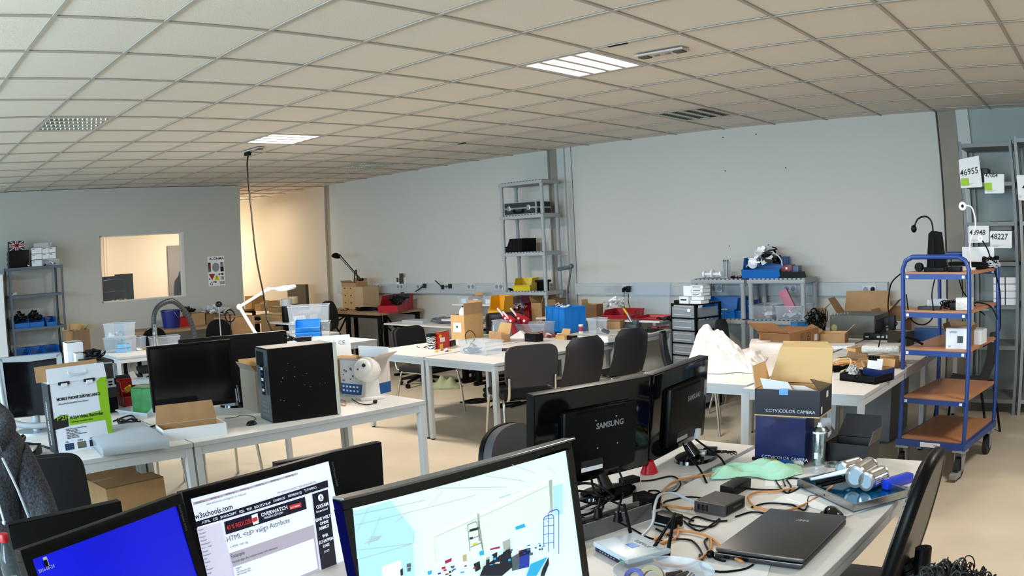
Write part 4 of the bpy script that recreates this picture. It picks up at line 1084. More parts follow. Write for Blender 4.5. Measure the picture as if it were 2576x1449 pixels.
# power strip in its grey channel
p0, p1 = at(1430, 1375, .72), at(1640, 1305, .72); rz = rzof(p0, p1); L_ = (p1 - p0).length
t = thing('power_strip', 'grey channel with a black socket strip and red switch', 'power strip', (p0.x, p0.y, .72), rz)
part('channel', G().box((0, 0, 0), (L_, .005, .055)).box((0, .005, 0), (L_, .06, .004)).box((0, .06, 0), (L_, .065, .05)), mat('channel_grey', '6f7073', .4, .4), t)
part('socket_bar', G().box((.003, .008, .004), (L_ * .8, .057, .045), bev=.004), BLK, t)
part('rocker_switch', G().box((.045, .018, .045), (.075, .04, .052), bev=.003), mat('switch_red', '7a1020', .3), t)
for k in range(5): part('outlet', G().cyl((.12 + k * .045, .032, .045), (.12 + k * .045, .032, .0462), .018, n=20), DGR, t)
part('label', G().box((.01, .012, .045), (.035, .035, .0455)), LGR, t)
for k, q in ((0, (1505, 1300)), (1, (1555, 1310))):
    P = at(*q, .775)
    one('plug', ['left black plug standing in the power strip', 'right black plug standing in the power strip'][k], 'plug', G().cyl(P, P + Vector((0, 0, .03)), .016, .01).tube([P + Vector((0, 0, .03)), P + Vector((.0, .01, .06))], .004), BLK, smooth=50)
A, rz, w = Fr((1590, 1270), (1640, 1290))
one('power_brick', 'large black adapter behind the power strip', 'adapter', G().box((0, 0, 0), (.10, .05, .045), bev=.005), BLK, (A.x, A.y, .72), rz, smooth=40)
A, rz, w = Fr((1640, 1320), (1700, 1335))
t = thing('power_brick', 'black adapter with a white print line near the crossing antennas', 'adapter', (A.x, A.y, .72), rz)
part('brick_body', G().box((0, 0, 0), (.09, .05, .04), bev=.004), BLK, t, 40); part('print_line', G().box((.012, -.0006, .008), (.065, 0, .013)), LGR, t)
# red kettle-like thing, small dark box, chargers on desk M
q = at(1633, 1190, .72)
one('red_cup', 'small red plastic cone beside the monitor foot', 'cup', G().lathe([(.001, 0), (.032, 0), (.036, .004), (.018, .05), (.001, .052)], 24), mat('red_clear', 'b01028', .15, coat=.3), (q.x, q.y, .72), smooth=40)
A, rz, w = Fr((1575, 1222), (1612, 1212))
one('small_box', 'small black connector block behind the left twin monitor', 'box', G().box((0, 0, 0), (.07, .045, .022), bev=.003), BLK, (A.x, A.y, .72), rz)
q = at(1765, 1148, .72); one('charger', 'small white charger block by the right twin monitor', 'charger', G().box((-.03, -.02, 0), (.02, .02, .025), bev=.006), WHT, (q.x, q.y, .72), .3, smooth=50)
q = at(1785, 1143, .72); one('charger', 'small black charger block beside the white one', 'charger', G().box((-.025, -.02, 0), (.03, .025, .03), bev=.004), BLK, (q.x, q.y, .72), .3, smooth=50)
# clear dish with tapes at the bottom edge
q = at(1668, 1472, .72)
t = thing('clear_tub', 'clear oval tub with batteries and tape rolls at the bottom edge', 'tub', (q.x, q.y, .72), math.radians(15))
part('tub_wall', G().lathe([(.09, 0), (.105, .045), (.107, .045), (.092, -.0)], 36, Matrix.Diagonal((1.3, 1, 1, 1))), CLR, t, 40)
for lab, dx, dy, m, rr_ in (('beige tape roll in the clear tub', -.035, .0, mat('tape_beige', '9a8f6a', .5), .034), ('blue tape roll in the clear tub', -.075, -.02, mat('tape_blue', '1b2a9a', .3), .026)):
    one('tape_roll', lab, 'tape', G().lathe([(rr_ * .6, 0), (rr_, 0), (rr_, .03), (rr_ * .6, .03), (rr_ * .6, 0)], 24, Matrix.Rotation(math.radians(65), 4, 'X')), m, (q.x + dx, q.y + dy, .735), .4, smooth=40)
for k in range(3):
    one('battery', ['silver battery with a dark label in the clear tub', 'middle battery in the clear tub', 'right-hand small battery in the clear tub'][k], 'battery', G().cyl((0, 0, 0), (.04, .015, 0), .010, n=14).cyl((.04, .015, 0), (.044, .0165, 0), .005, n=10), [mat('battery_dark', '4a3c38', .25, .6), DGR, STL][k], (q.x + .01 + k * .032, q.y + .0 - k * .004, .75), math.radians(30 + k * 25), smooth=40)
# cords
def pc_(pts, z=.724):
    return [at(p[0], p[1], (p[2] if len(p) > 2 else z)) for p in pts]
ORG = mat('orange_cable', 'c98a50', .5); WHC = mat('white_cable', 'b9c6d4', .5)
cord('long orange network cable running past the twin monitors to the green cloth', pc_([(1668, 1240), (1690, 1215), (1740, 1200), (1800, 1190), (1860, 1182), (1930, 1178), (2000, 1180)], .73), .0045, ORG, group='orange network cables')
cord('orange cable looping from the tray to the laptop top edge', pc_([(2095, 1222, .75), (2060, 1248), (2010, 1275), (1960, 1286), (1900, 1275), (1882, 1250), (1905, 1238), (1950, 1236), (2000, 1228)], .727), .0042, ORG)
cord('orange cable curling over the desk into the laptop side', pc_([(1868, 1414, .735), (1830, 1392), (1790, 1355), (1740, 1338), (1690, 1338), (1648, 1358), (1634, 1385), (1650, 1412), (1690, 1424), (1740, 1418), (1785, 1385), (1788, 1355)], .728), .0045, ORG)
cord('orange cable stub plugged into the switch box', pc_([(1742, 1280, .735), (1700, 1275), (1668, 1270), (1662, 1262)], .73), .0045, ORG)
cord('orange cable behind the crossing antennas', pc_([(1650, 1290), (1685, 1298), (1705, 1320), (1705, 1345), (1690, 1358), (1640, 1368)], .727), .0042, ORG)
for k, pts in enumerate([[(1432, 1365), (1450, 1380), (1462, 1398)], [(1433, 1380), (1442, 1392), (1446, 1402)], [(1640, 1375), (1665, 1368), (1680, 1362)]]):
    cord(['upper orange plug lead beside the router at the bottom', 'lower orange plug lead beside the router at the bottom', 'short orange lead at the white router back'][k], pc_(pts, .735), .006, ORG)
cord('white network cable arching from the router to the switch box', pc_([(1605, 1358, .74), (1640, 1320, .76), (1648, 1270, .78), (1660, 1245, .77), (1690, 1240, .76), (1720, 1252, .75), (1752, 1266, .74)]), .005, WHC)
for k, (lab, pts) in enumerate([
    ('thick black monitor lead bending down beside the right twin monitor', [(1750, 1105, .86), (1790, 1135, .80), (1815, 1155, .75), (1832, 1185, .725)]),
    ('black lead from the right twin monitor to the desk edge', [(1718, 1115, .86), (1735, 1150, .80), (1760, 1180, .74), (1778, 1215, .722)]),
    ('black lead sagging under the left twin monitor', [(1487, 1200, .82), (1500, 1240, .78), (1550, 1265, .74), (1600, 1285, .74)]),
    ('second black lead hanging from the left twin monitor', [(1555, 1180, .86), (1568, 1215, .82), (1566, 1245, .77), (1555, 1280, .76)]),
    ('black lead with a loop beside the left monitor foot', [(1612, 1210), (1640, 1208), (1690, 1198), (1712, 1215), (1700, 1235), (1670, 1238), (1640, 1245), (1632, 1235), (1655, 1235), (1662, 1250), (1655, 1275)]),
    ('black lead tied in a bow beside the switch box', [(1830, 1310), (1790, 1310), (1750, 1300), (1735, 1318), (1790, 1325), (1810, 1305), (1760, 1335), (1720, 1310)]),
    ('black lead running left from the switch box', [(1770, 1253, .735), (1730, 1250), (1700, 1255), (1670, 1265), (1690, 1290), (1720, 1300), (1745, 1310)]),
    ('black lead crossing from the power brick towards the laptop', [(1870, 1228), (1920, 1232), (1965, 1232)]),
    ('black coiled lead looping beside the green cloth', [(1965, 1232), (1985, 1240), (2015, 1222), (2010, 1205), (1980, 1205), (1990, 1225), (1978, 1240), (1955, 1215), (1950, 1198), (1965, 1198), (1975, 1222)]),
    ('black lead from the tray running to the mouse', [(2110, 1250), (2060, 1248), (2035, 1250), (2030, 1275), (2020, 1283), (1990, 1270), (1930, 1266), (1890, 1276)]),
    ('black lead along the laptop front', [(1760, 1395), (1765, 1425), (1810, 1438), (1870, 1432), (1895, 1420)]),
    ('black lead with a round ferrite at the laptop corner', [(1785, 1352), (1772, 1362), (1785, 1388), (1800, 1405), (1825, 1412)]),
    ('black lead snaking under the crossing antennas', [(1650, 1330), (1680, 1345), (1700, 1355), (1740, 1360), (1765, 1390), (1762, 1420)]),
    ('black lead rising from the power strip to the router', [(1550, 1310, .76), (1590, 1330), (1630, 1352), (1670, 1362)]),
    ('black lead from the switch box towards the laptop', [(1850, 1300), (1890, 1288), (1925, 1292)])]):
    cord(lab, pc_(pts, .7245), .0032 if k > 3 else .004, BLK, group='black leads on the front desks')
q = at(1787, 1392, .735); one('ferrite', 'round black ferrite bead at the laptop corner', 'ferrite', G().ball((0, 0, 0), .012), BLK, (q.x, q.y, .733), smooth=60)
g = G(); rr = random.Random(5); q = at(1480, 1285, .73)
for k in range(4):
    g.tube([(q.x + (.05 + .012 * k) * math.cos(a_ * .5), q.y + (.05 + .012 * k) * math.sin(a_ * .5), .73 + .02 * k + .015 * math.sin(a_ + k)) for a_ in range(13)], .0045, 6, smooth=3)
one('cable_coil', 'coil of thick black cable beside the left monitor foot', 'cable', g, BLK, smooth=60)
g = G(); q = at(1810, 1135, .73)
for k in range(3): g.tube([(q.x + .03 * math.cos(a_ * 1.1 + k) + .01 * a_, q.y + .018 * math.sin(a_ * 1.7 + k), .726 + .006 * abs(math.sin(a_))) for a_ in range(8)], .002, 5, smooth=4)
one('cable_bundle', 'small bundle of thin black cable on the desk by the chargers', 'cable', g, BLK, smooth=60)
one('paper_sheet', 'white sheet partly under the closed laptop', 'paper', G().box((-.16, -.1, 0), (.12, .1, .001)), PAP, (at(1850, 1425, .72).x, at(1850, 1425, .72).y, .7203), math.radians(-70))
one('paper_sheet', 'printed sheet beside the green cloth', 'paper', G().box((-.10, -.07, 0), (.10, .07, .001)), PAP, (at(1990, 1208, .72).x, at(1990, 1208, .72).y, .7203), math.radians(25))
# chair at the right edge of the front desk
t = thing('swivel_chair', 'black swivel chair at the right of the laptop desk, seen from the side', 'chair', (2.20, -1.02, 0), math.radians(91), 'swivel chairs')
h = .46
part('seat', G().box((-.23, -.2, h - .05), (.23, .25, h + .03), bev=.03), lea, t, 50)
pts = [(.175 * math.copysign(abs(math.cos(a)) ** .6, math.cos(a)) * (1 - .15 * math.sin(a)), .225 * math.copysign(abs(math.sin(a)) ** .8, math.sin(a))) for a in [k * 2 * PI / 40 for k in range(40)]]
M = Matrix.Translation((0, -.225, .73)) @ Matrix.Rotation(math.radians(12), 4, 'X')
part('backrest', G().poly(pts, (-.02, .03), M, axis='y'), mat('chair_leather', '1e1b19', .35, bump=.2, bscale=90), t, 50)
part('backrest_rim', G().tube([M @ Vector((x * 1.02, -.0, z * 1.02)) for x, z in pts], .024, 8, closed=True), BLK, t, 60)
g = G()
for k in range(14):
    z = .30 + k * .022; g.cyl((0, -.225 - .05 * math.sin(k * .24), z), (0, -.225 - .05 * math.sin(k * .24 + .2), z + .018), .034, n=16)
part('bellows', g, BLK, t, 50).__setitem__('kind', 'stuff')
part('back_bracket', G().tube([(0, 0, h - .07), (0, -.22, h - .1), (0, -.27, h + .05), (0, -.27, h + .2)], .03, smooth=4), BLK, t, 50)
part('gas_column', G().cyl((0, 0, .1), (0, 0, h - .05), .028), BLK, t, 50)
for k in range(5):
    a = k * 2 * PI / 5; c, s = math.cos(a), math.sin(a)
    part('base_arm', G().tube([(0, 0, .12), (c * .28, s * .28, .07)], .02), BLK, t, 50); part('caster', G().cyl((c * .28, s * .28 - .02, .027), (c * .28, s * .28 + .02, .027), .027), BLK, t, 50)
# ------------------------------------------------------------------ storage bins, tubs, clutter builders
def sbin(label, loc, rz, w=.2, d=.32, h=.14, m=BLU, group='open-fronted storage bins', name='storage_bin'):
    """stacking bin with a cut-down front, front at -y"""
    t = thing(name, label, 'bin', loc, rz, group)
    k = .0035; c = w * .06
    side = [(c, 0), (d - c * .5, 0), (d, h), (d * .30, h), (d * .16, h * .45), (0, h * .42)]
    g = G()
    for x0 in (0, w - k): g.poly(side, (x0, x0 + k), axis='x')
    g.box((0, c, 0), (w, d - c * .5, k))
    g.poly([(d - c * .5, 0), (d, h), (d + k, h), (d - c * .5 + k, 0)], (0, w), axis='x')
    g.poly([(c, 0), (0, h * .42), (-k, h * .42), (c - k, 0)], (0, w), axis='x')
    part('bin_body', g, m, t)
    g = G()
    g.tube([(w + .002, d * .16, h * .45), (w + .002, d * .30, h), (w + .002, d, h), (-.002, d, h), (-.002, d * .30, h), (-.002, d * .16, h * .45), (-.002, -.004, h * .42), (w + .002, -.004, h * .42)], .005, 6, closed=True)
    part('rim', g, m, t, 60)
    g = G()
    for q in (.42, .68, .9):
        for x in (-.003, w): g.box((x, d * q - .004, .01), (x + .003, d * q + .004, h - .005))
    for q in (.33, .66): g.box((w * q - .003, d - .002, .01), (w * q + .003, d + .007, h - .01))
    r = part('rib', g, m, t); r['kind'] = 'stuff'
    return t
def tub(label, loc, rz, w, d, h, m=None, lid=False, group='clear plastic tubs', name='clear_tub', slope=.012):
    t = thing(name, label, 'tub', loc, rz, group); m = m or MILK; s = slope
    def ring(z, o, n=4):
        q = s * (1 - z / h) + o
        return [(q, q, z), (w - q, q, z), (w - q, d - q, z), (q, d - q, z)]
    g = G()
    A0, B0 = ring(0, 0), ring(h, 0); k = .002
    for i in range(4):
        j = (i + 1) % 4; g.quad([A0[i], A0[j], B0[j], B0[i]])
    g.quad(A0[::-1])
    part('tub_wall', g, m, t)
    g = G().box((-.006, -.006, h - .008), (w + .006, .002, h)).box((-.006, d - .002, h - .008), (w + .006, d + .006, h)).box((-.006, .002, h - .008), (.002, d - .002, h)).box((w - .002, .002, h - .008), (w + .006, d - .002, h))
    part('rim', g, MILK, t)
    if lid: part('lid', G().box((-.004, -.004, h), (w + .004, d + .004, h + .01), bev=.003), m, t)
    return t
def clutter(label, loc, rad, n, mats, name='loose_parts', cat='parts', hs=.03, seed=1, rz=0, sy=1, group=None, sz=.03):
    "a heap nobody could count: many little pieces in one object"
    r = random.Random(seed); g = G()
    for k in range(n):
        a = r.uniform(0, 2 * PI); q = rad * math.sqrt(r.random()); x, y = q * math.cos(a), q * math.sin(a) * sy
        z = r.uniform(0, hs) * (1 - q / rad * .8)
        M = Matrix.Translation((x, y, z + sz * .3)) @ Euler((r.uniform(-.6, .6), r.uniform(-.6, .6), r.uniform(0, 6))).to_matrix().to_4x4()
        g.m(k % len(mats))
        u = r.random(); s = sz * r.uniform(.5, 1.2)
        if u < .5: g.box((-s, -s * .5, -s * .3), (s, s * .5, s * .3), M)
        elif u < .75: g.cyl((-s, 0, 0), (s, 0, 0), s * .35, n=8, M=M)
        else: g.tube([(-s * 1.5, 0, 0), (-s * .5, s, s * .4), (s * .5, -s, 0), (s * 1.5, s * .3, 0)], s * .13, 5, M, smooth=2)
    o = one(name, label, cat, g, mats, loc, rz, group); o['kind'] = 'stuff'; return o
def tangle(label, loc, rad, n, m=BLK, r=.003, hs=.03, seed=1, sy=.6, name='cable_tangle', rz=0, group=None):
    q = random.Random(seed); g = G()
    for k in range(n):
        ph = q.uniform(0, 6); ex = q.uniform(.5, 1); pts = []
        for a in range(9):
            t_ = ph + a * .9
            pts.append((rad * ex * math.cos(t_) * q.uniform(.6, 1), rad * sy * ex * math.sin(t_ * 1.3) * q.uniform(.6, 1), r + q.uniform(0, hs)))
        g.tube(pts, r, 5, smooth=3)
    return one(name, label, 'cable', g, m, loc, rz, group, smooth=60)
def tower(label, loc, rz, w, d, h, m=BLK, group=None):
    t = thing('computer_tower', label, 'computer', loc, rz, group)
    part('side_panel', G().box((0, 0, .008), (w, d, h), bev=.003), m, t, 40)
    return t
# ------------------------------------------------------------------ left desks
# big black tower
A, rz, w = Fr((688, 1066), (850, 1043)); hh = up(A, 655, 880) - .72
t = thing('computer_tower', 'large black computer tower, side on, with a cream front panel', 'computer', (A.x, A.y, .72), rz)
dp = .19; cw_ = w
part('case', G().box((0, 0, .004), (cw_, dp, hh), bev=.002), mat('case_black', '070607', .5, spec=.15), t, 40)
part('top_panel', G().box((.002, .002, hh), (cw_ - .002, dp - .002, hh + .002)), mat('case_top', '55504c', .5), t)
part('front_bezel', G().box((cw_, -.004, .004), (cw_ + .022, dp + .004, hh + .004), bev=.004), mat('case_cream', 'bfc4b8', .5), t, 40)
part('rear_plate', G().box((-.003, .004, .01), (0, dp - .004, hh - .006)), mat('rear_metal', '6d7a84', .35, .8), t)
g = G()
for k in range(26): g.box((-.0045, .012, .16 + k * .006), (-.003, .05, .1625 + k * .006))
part('rear_vent', g, BLKM, t)
part('port_block', G().box((-.005, .07, .15), (-.003, .12, .33)), BLK, t)
for k in range(5): part('rear_port', G().box((-.007, .08, .17 + k * .03), (-.004, .11, .185 + k * .03)), BLUD if k % 2 else LGR, t)
for k in range(4): part('slot_cover', G().box((-.005, .03, .03 + k * .024), (-.003, .13, .046 + k * .024)), STL, t)
part('fan_grille', G().box((-.0045, .06, hh - .1), (-.003, .17, hh - .02)), BLKM, t)
g = G(); rr = random.Random(8)
for k in range(16): 
    x, z = rr.uniform(.05, cw_ - .05), rr.uniform(.05, hh - .08); g.box((x, -.0006, z), (x + rr.uniform(.001, .006), 0, z + rr.uniform(.001, .004)))
part('scratch', g, LGR, t).__setitem__('kind', 'stuff')
# kraft carton with flaps behind it
pbox('brown carton with ragged flaps squeezed behind the black tower', (612, 1026), (650, 1040), 925, .16, flaps=(35, 5, 40, None), fl=(.05, .10, .06, .05), mo=mat('card_greyish', '8f8270', .85))
pbox('small white printed carton between the black monitor and the tower', (590, 1010), (618, 1000), 945, .13, flaps=(None, 20, None, None), mo=WCARD, mi=WHT, fl=.05)
# recorder carton, white green black
A = at(140, 1143, .72); B = at(287, 1113, .72)
A = at(143, 1143, .72); B = at(288, 1117, .72); 
d_ = (B - A); 
rz = rzof(A, B); w = .37; hh = .355
hh = up(A, 112, 968) - .72
t = thing('carton', 'tall white, green and black recorder carton with an open lid and clear handle', 'box', (A.x, A.y, .72), rz)
gr = mat('print_green', '86b81e', .4); blkp = mat('print_black', '17161c', .4); whp = mat('print_card_white', 'd5dfee', .4)
w = min((B - A).length, .42); dp = .10
part('box_body', G().box((0, 0, 0), (w, dp, hh), bev=.001), whp, t)
part('black_side', G().box((-.0012, .0, 0), (0, dp, hh)).box((0, -.0012, 0), (w * .035, 0, hh)), blkp, t)
part('green_band', G().poly([(w * .27, hh * .48), (w * .84, hh * .53), (w * .82, hh * .95), (w * .9, hh), (w, hh), (w, 0), (w * .93, 0), (w * .9, hh * .38), (w * .29, hh * .38)], (-.0012, 0), axis='y'), gr, t)
part('black_patch', G().poly([(w * .035, hh * .35), (w * .27, hh * .37), (w * .27, hh * .54), (w * .14, hh * .54), (w * .035, hh * .5)], (-.0016, 0), axis='y'), blkp, t)
ti = mat('print_ink', '16161c', .5)
text('MOBILE PHONE SURVEILLANCE', t, ti, .0205, (w * .12, -.0014, hh * .75), FR, name='box_print', sx=.95, wt=.0006)
text('( iPhone/iPad/Android/Windows Phone )', t, inkG, .0115, (w * .13, -.0014, hh * .69), FR, name='box_print')
text('P2P', t, gr, .034, (w * .08, -.002, hh * .47), FR, name='box_print', sx=1.5)
text('H.264 Video Recorder', t, ti, .023, (w * .30, -.002, hh * .465), FR, name='box_print', wt=.0006)
text('Technology Guarantees Safety', t, ti, .0115, (w * .30, -.002, hh * .415), FR, name='box_print')
for k, s in enumerate(['- H.264 video compression technology', '- Pentaplex operation', '- Support PTZ control', '- Dual stream, mobile view', '- Support iPhone and Android remote', '- Support USB backup', '- Support HDMI output']):
    text(s, t, ti, .0085, (w * .20, -.0014, hh * (.325 - k * .022)), FR, name='box_print')
for k in range(4):
    x = w * (.16 + k * .21)
    part('picture', G().box((x, -.0014, hh * .03), (x + w * .15, 0, hh * .125)), [blkp, mat('print_brown', '5d5a50', .5), blkp, MGR][k], t)
    text(['CMS', 'MOBILE', 'IPAD', 'ANDROID'][k], t, ti, .010, (x + .004, -.0014, hh * .14), FR, name='box_print')
    if k == 0:
        g = G()
        for a in range(3):
            for b in range(3): g.box((x + .008 + a * .015, -.002, hh * .035 + b * .011), (x + .016 + a * .015, -.0012, hh * .035 + b * .011 + .005))
        part('keypad_dots', g, BLU, t)
part('lid_flap', G().poly([(0, 0), (w, 0), (w - .01, .075), (.0, .075)], (-.002, 0), Matrix.Translation((0, -.002, hh)) @ Matrix.Rotation(math.radians(-3), 4, 'X'), axis='y'), whp, t)
part('kraft_back_flap', G().poly([(-.03, 0), (w, 0), (w, .085), (-.03, .08)], (0, .002), Matrix.Translation((0, dp, hh)) @ Matrix.Rotation(math.radians(-10), 4, 'X'), axis='y'), CARD, t)
for x in (w * .27, w * .70): 
    l = part('tab_lock', G().box((x - .035, -.006, hh - .012), (x + .035, -.002, hh + .004)), blkp, t)
    part('tab', G().box((x - .02, -.009, hh - .022), (x + .02, -.005, hh - .004), bev=.002), whp, l)
part('clear_handle', G().tube([(w * .36, -.006, hh + .05), (w * .38, -.012, hh + .035), (w * .62, -.012, hh + .035), (w * .64, -.006, hh + .052)], .006, 8, smooth=3), CLR, t, 60)
g = G()
for k in range(2):
    pass
text('DIGITAL VIDEO RECORDER', t, whp, .018, (-.0018, dp * .62, .04), (PI / 2, -PI / 2, PI / 2), name='box_print')
# air cushion pack
A = at(215, 1135, .72); B = at(283, 1165, .72); rz = rzof(A, B)
t = thing('air_cushion', 'flat pack of clear inflated air columns on the desk edge', 'packaging', (A.x, A.y, .72), math.radians(38))
film = mat('air_film', 'aab4be', .18, trans=.0, coat=.6, alpha=.85)
for k in range(19):
    y = k * .0275
    part('air_column', G().tube([(0, y, .012), (.02, y, .0145), (.33, y, .0145), (.37, y, .012)], .0118, 8, Matrix.Diagonal((1, 1, 2.3, 1))), film, t, 60)
t.location = (-.79, -2.24, .722); t.rotation_euler = (0, 0, math.radians(84))
# white tray box in front of the black monitor
A, rz, w = Fr((413, 1112), (572, 1092)); 
pbox('flat white carton with a raised brown inner lid under the black monitor', (413, 1112), (572, 1092), 1082, .17, flaps=(None, 8, None, None), mo=WCARD, mi=CARD, fl=(0, .10, 0, 0))
# green carton
t = pbox('green and white printed carton beside the black monitor', (335, 1038), (395, 1040), 975, .16, closed=True, mo=mat('card_green', '2c7c3c', .35, var=.3, vscale=20))
part('white_top', G().box((-.001, -.001, .10), (.14, .0, .125)), WCARD, t) if False else None
pbox('small white open tray on top of the green carton', (332, 968), (378, 968), 955, .10, z=.866, flaps=(None, None, 30, None), mo=WCARD, mi=LGR, fl=.05)
sbin('small red bin with yellow packets behind the green carton', (-2.10, -1.63, .72), math.radians(88), .16, .2, .16, RED)
clutter('yellow packets in the small red bin', (-2.2, -1.57, .80), .06, 14, [YEL, RED, YEL], seed=3, sz=.03, name='packets')
# black pc with silver front behind the recorder carton
A, rz, w = Fr((250, 1030), (300, 1035))
t = thing('computer_tower', 'black computer with a silver-framed front and power button, behind the recorder carton', 'computer', (-1.98, -1.81, .72), math.radians(90))
zz = .335
part('case', G().box((-.10, 0, .005), (.09, .40, zz), bev=.004), BLK, t, 40)
part('front_frame', G().box((-.10, -.012, .10), (.09, 0, zz), bev=.006), DGR, t, 40)
for a, b in (((-.095, -.016, .18), (-.085, -.01, zz - .01)), ((.075, -.016, .18), (.085, -.01, zz - .01)), ((-.095, -.016, zz - .02), (.085, -.01, zz - .01)), ((-.095, -.016, .165), (.085, -.01, .22))): part('silver_trim', G().box(a, b), sv, t)
part('power_button', G().cyl((0, -.02, .192), (0, -.01, .192), .016), CHR, t)
part('front_port', G().box((.03, -.018, .178), (.06, -.015, .188)).box((.03, -.018, .196), (.06, -.015, .206)), BLK, t)
tangle('black cables heaped on the silver-fronted computer', (-2.16, -1.81, 1.056), .12, 7, seed=4, r=.005, hs=.05)
# white carton + white pc
for lab_, p0_, p1_, pt_, X_ in (('plain white tall box behind the silver monitor', 168, 208, 862, -2.3), ('white block-shaped box leaning beside the recorder carton', 190, 209, 888, -2.22)):
    A = atx(p0_, pt_, X_); B = atx(p1_, pt_, X_); carton(lab_, (X_ + .0, A.y, .72), PI / 2, B.y - A.y, .06 if X_ > -2.25 else .12, A.z - .72, closed=True, mo=WCARD)
# black drawer box
A = at(60, 905, .72)
t = thing('drawer_unit', 'small black drawer unit with clear front behind the silver monitor', 'drawers', (-3.35, -2.05, .35), math.radians(90))
part('case', G().box((-.17, 0, -.35), (.17, .35, .54), bev=.005), BLK, t, 40)
part('drawer', G().box((-.14, -.006, .36), (.14, 0, .50)), mat('smoke_plastic', '3b4350', .3), t)
part('drawer', G().box((-.14, -.006, .18), (.14, 0, .33)), MATS['smoke_plastic'], t)
part('handle', G().tube([(-.08, -.008, .47), (0, -.014, .455), (.08, -.008, .47)], .004, smooth=3), LGR, t)
clutter('small white and black boxes on the black drawer unit', (-3.5, -2.03, .89), .10, 8, [WHT, BLK, WHT], sz=.035, hs=.06, seed=9, name='small_boxes')
# mouse, cables, trays
q = at(633, 1068, .72)
t = thing('computer_mouse', 'small black mouse with a cord in front of the black tower', 'mouse', (q.x, q.y, .72), .4)
part('mouse_body', G().ball((0, 0, 0), 1, (.026, .04, .024), 18, 10), BLKG, t, 60)
cord('thin mouse cord lying on the desk', pc_([(637, 1058), (643, 1052), (630, 1046), (605, 1045), (590, 1050), (565, 1052)]), .0018, BLK)
tangle('black adapter cables behind the air cushion pack', (at(330, 1080).x, at(330, 1080).y, .72), .13, 7, seed=6, r=.0045, hs=.05)
cord('black lead curving from the recorder carton to the white carton', pc_([(285, 1060), (330, 1045), (350, 1065), (375, 1075), (410, 1060)], .73), .005, BLK)
A, rz, w = Fr((300, 1045), (375, 1055))
tub('clear flat tray behind the cables on the left desk', (A.x - .05, A.y, .72), rz, .30, .14, .03, CLR)
t = thing('telephone', 'black desk phone or handset cradle before the recorder carton', 'phone', (at(72, 1148).x, at(72, 1148).y, .72), math.radians(60))
part('phone_base', G().poly([(-.09, 0), (.09, 0), (.09, .05), (-.09, .02)], (-.06, .06), axis='x'), BLK, t)
part('handset', G().tube([(-.045, -.09, .055), (-.045, 0, .065), (-.045, .09, .08)], .018, 8), BLK, t, 50)
part('keypad', G().box((-.01, -.05, .036), (.05, .05, .046)), LGR, t)
cord('black phone cord along the desk', pc_([(0, 1112), (50, 1113), (90, 1118), (125, 1128)], .73), .006, BLK)
one('white_remote', 'white object cut by the left edge on the desk', 'device', G().box((-.05, -.08, 0), (.05, .08, .03), bev=.01), WHT, (-2.35, -2.54, .72), .5, smooth=50)
# right end of that desk: camera carton and the white swivel camera
t = pbox('white and blue camera carton with open flaps behind the white swivel camera', (860, 990), (935, 997), 905, .20, flaps=(70, None, 80, 62), mo=mat('card_white_print', 'c9c4c6', .4), mi=CARDL, fl=(.05, .12, .07, .10))
bh_ = up(at(860, 990), 860, 905) - .72
part('back_panel', G().box((0, .196, bh_), (.26, .2, bh_ + .07)), WCARD, t)
bw = math.hypot(*(at(935, 997).xy - at(860, 990).xy))
part('blue_band', G().box((-.0008, -.001, .0), (bw + .0008, .2, .07)), mat('print_blue', '16508f', .35), t)
g = G(); rr = random.Random(2)
for k in range(16):
    x, z = rr.uniform(.02, bw - .03), rr.uniform(.09, .17); g.cyl((x, -.0016, z), (x, -.0004, z), rr.uniform(.002, .009), n=8)
part('brown_print', g, mat('print_face_brown', '5b3b33', .6), t).__setitem__('kind', 'stuff')
for k in range(5):
    part('icon', G().box((.015 + k * .03, -.0022, .045), (.03 + k * .03, -.001, .057)).box((.015 + k * .03, -.0022, .018), (.03 + k * .03, -.001, .03)), WHT, t)
text('DIY', t, ti, .016, (.015, -.0015, .085), FR, name='box_print'); text('WiFi', t, ti, .022, (bw * .55, -.0015, .19), FR, name='box_print')
q = at(945, 1003, .72)
t = thing('swivel_camera', 'white plastic swivel camera with a round turned head at the desk end', 'camera', (q.x - .03, q.y - .02, .72), math.radians(70))
whc = mat('camera_white', 'e2e0df', .3)
part('foot', G().box((-.06, -.05, 0), (.06, .055, .014), bev=.006), whc, t, 50)
part('stand', G().poly([(-.035, .01), (.045, .01), (.04, .09), (.01, .12), (-.02, .10)], (-.028, .028), axis='y'), whc, t, 50)
hd = part('head_ring', G().lathe([(.001, -.05), (.035, -.045), (.055, -.02), (.06, .02), (.055, .045), (.04, .05)], 28), whc, t, 50)
Mh = Matrix.Translation((.0, -.005, .135)) @ Euler((math.radians(70), 0, math.radians(-50))).to_matrix().to_4x4(); hd.matrix_local = Mh
hf = part('front_disc', G().ball((0, 0, .05), .045, (1, 1, .55), 24, 12), whc, t, 60); hf.matrix_local = Mh
le = part('lens', G().cyl((.018, .01, .07), (.018, .01, .076), .009).cyl((-.012, -.01, .073), (-.012, -.01, .0755), .004), BLKG, t); le.matrix_local = Mh
t.scale = (1.32, 1.32, 1.32)
cord('black plug lead at the foot of the white swivel camera', pc_([(885, 1003), (900, 1013), (920, 1018), (938, 1016)], .727), .003, BLK)
q = at(943, 1013, .725); one('plug', 'flat black plug at the end of the lead on the desk', 'plug', G().box((-.01, -.02, 0), (.015, .02, .015), bev=.004), BLK, q, .8, smooth=40)
cord('orange cable end beside the cream tower front', pc_([(858, 1005), (870, 1010), (868, 1020), (858, 1018)], .725), .003, ORG)
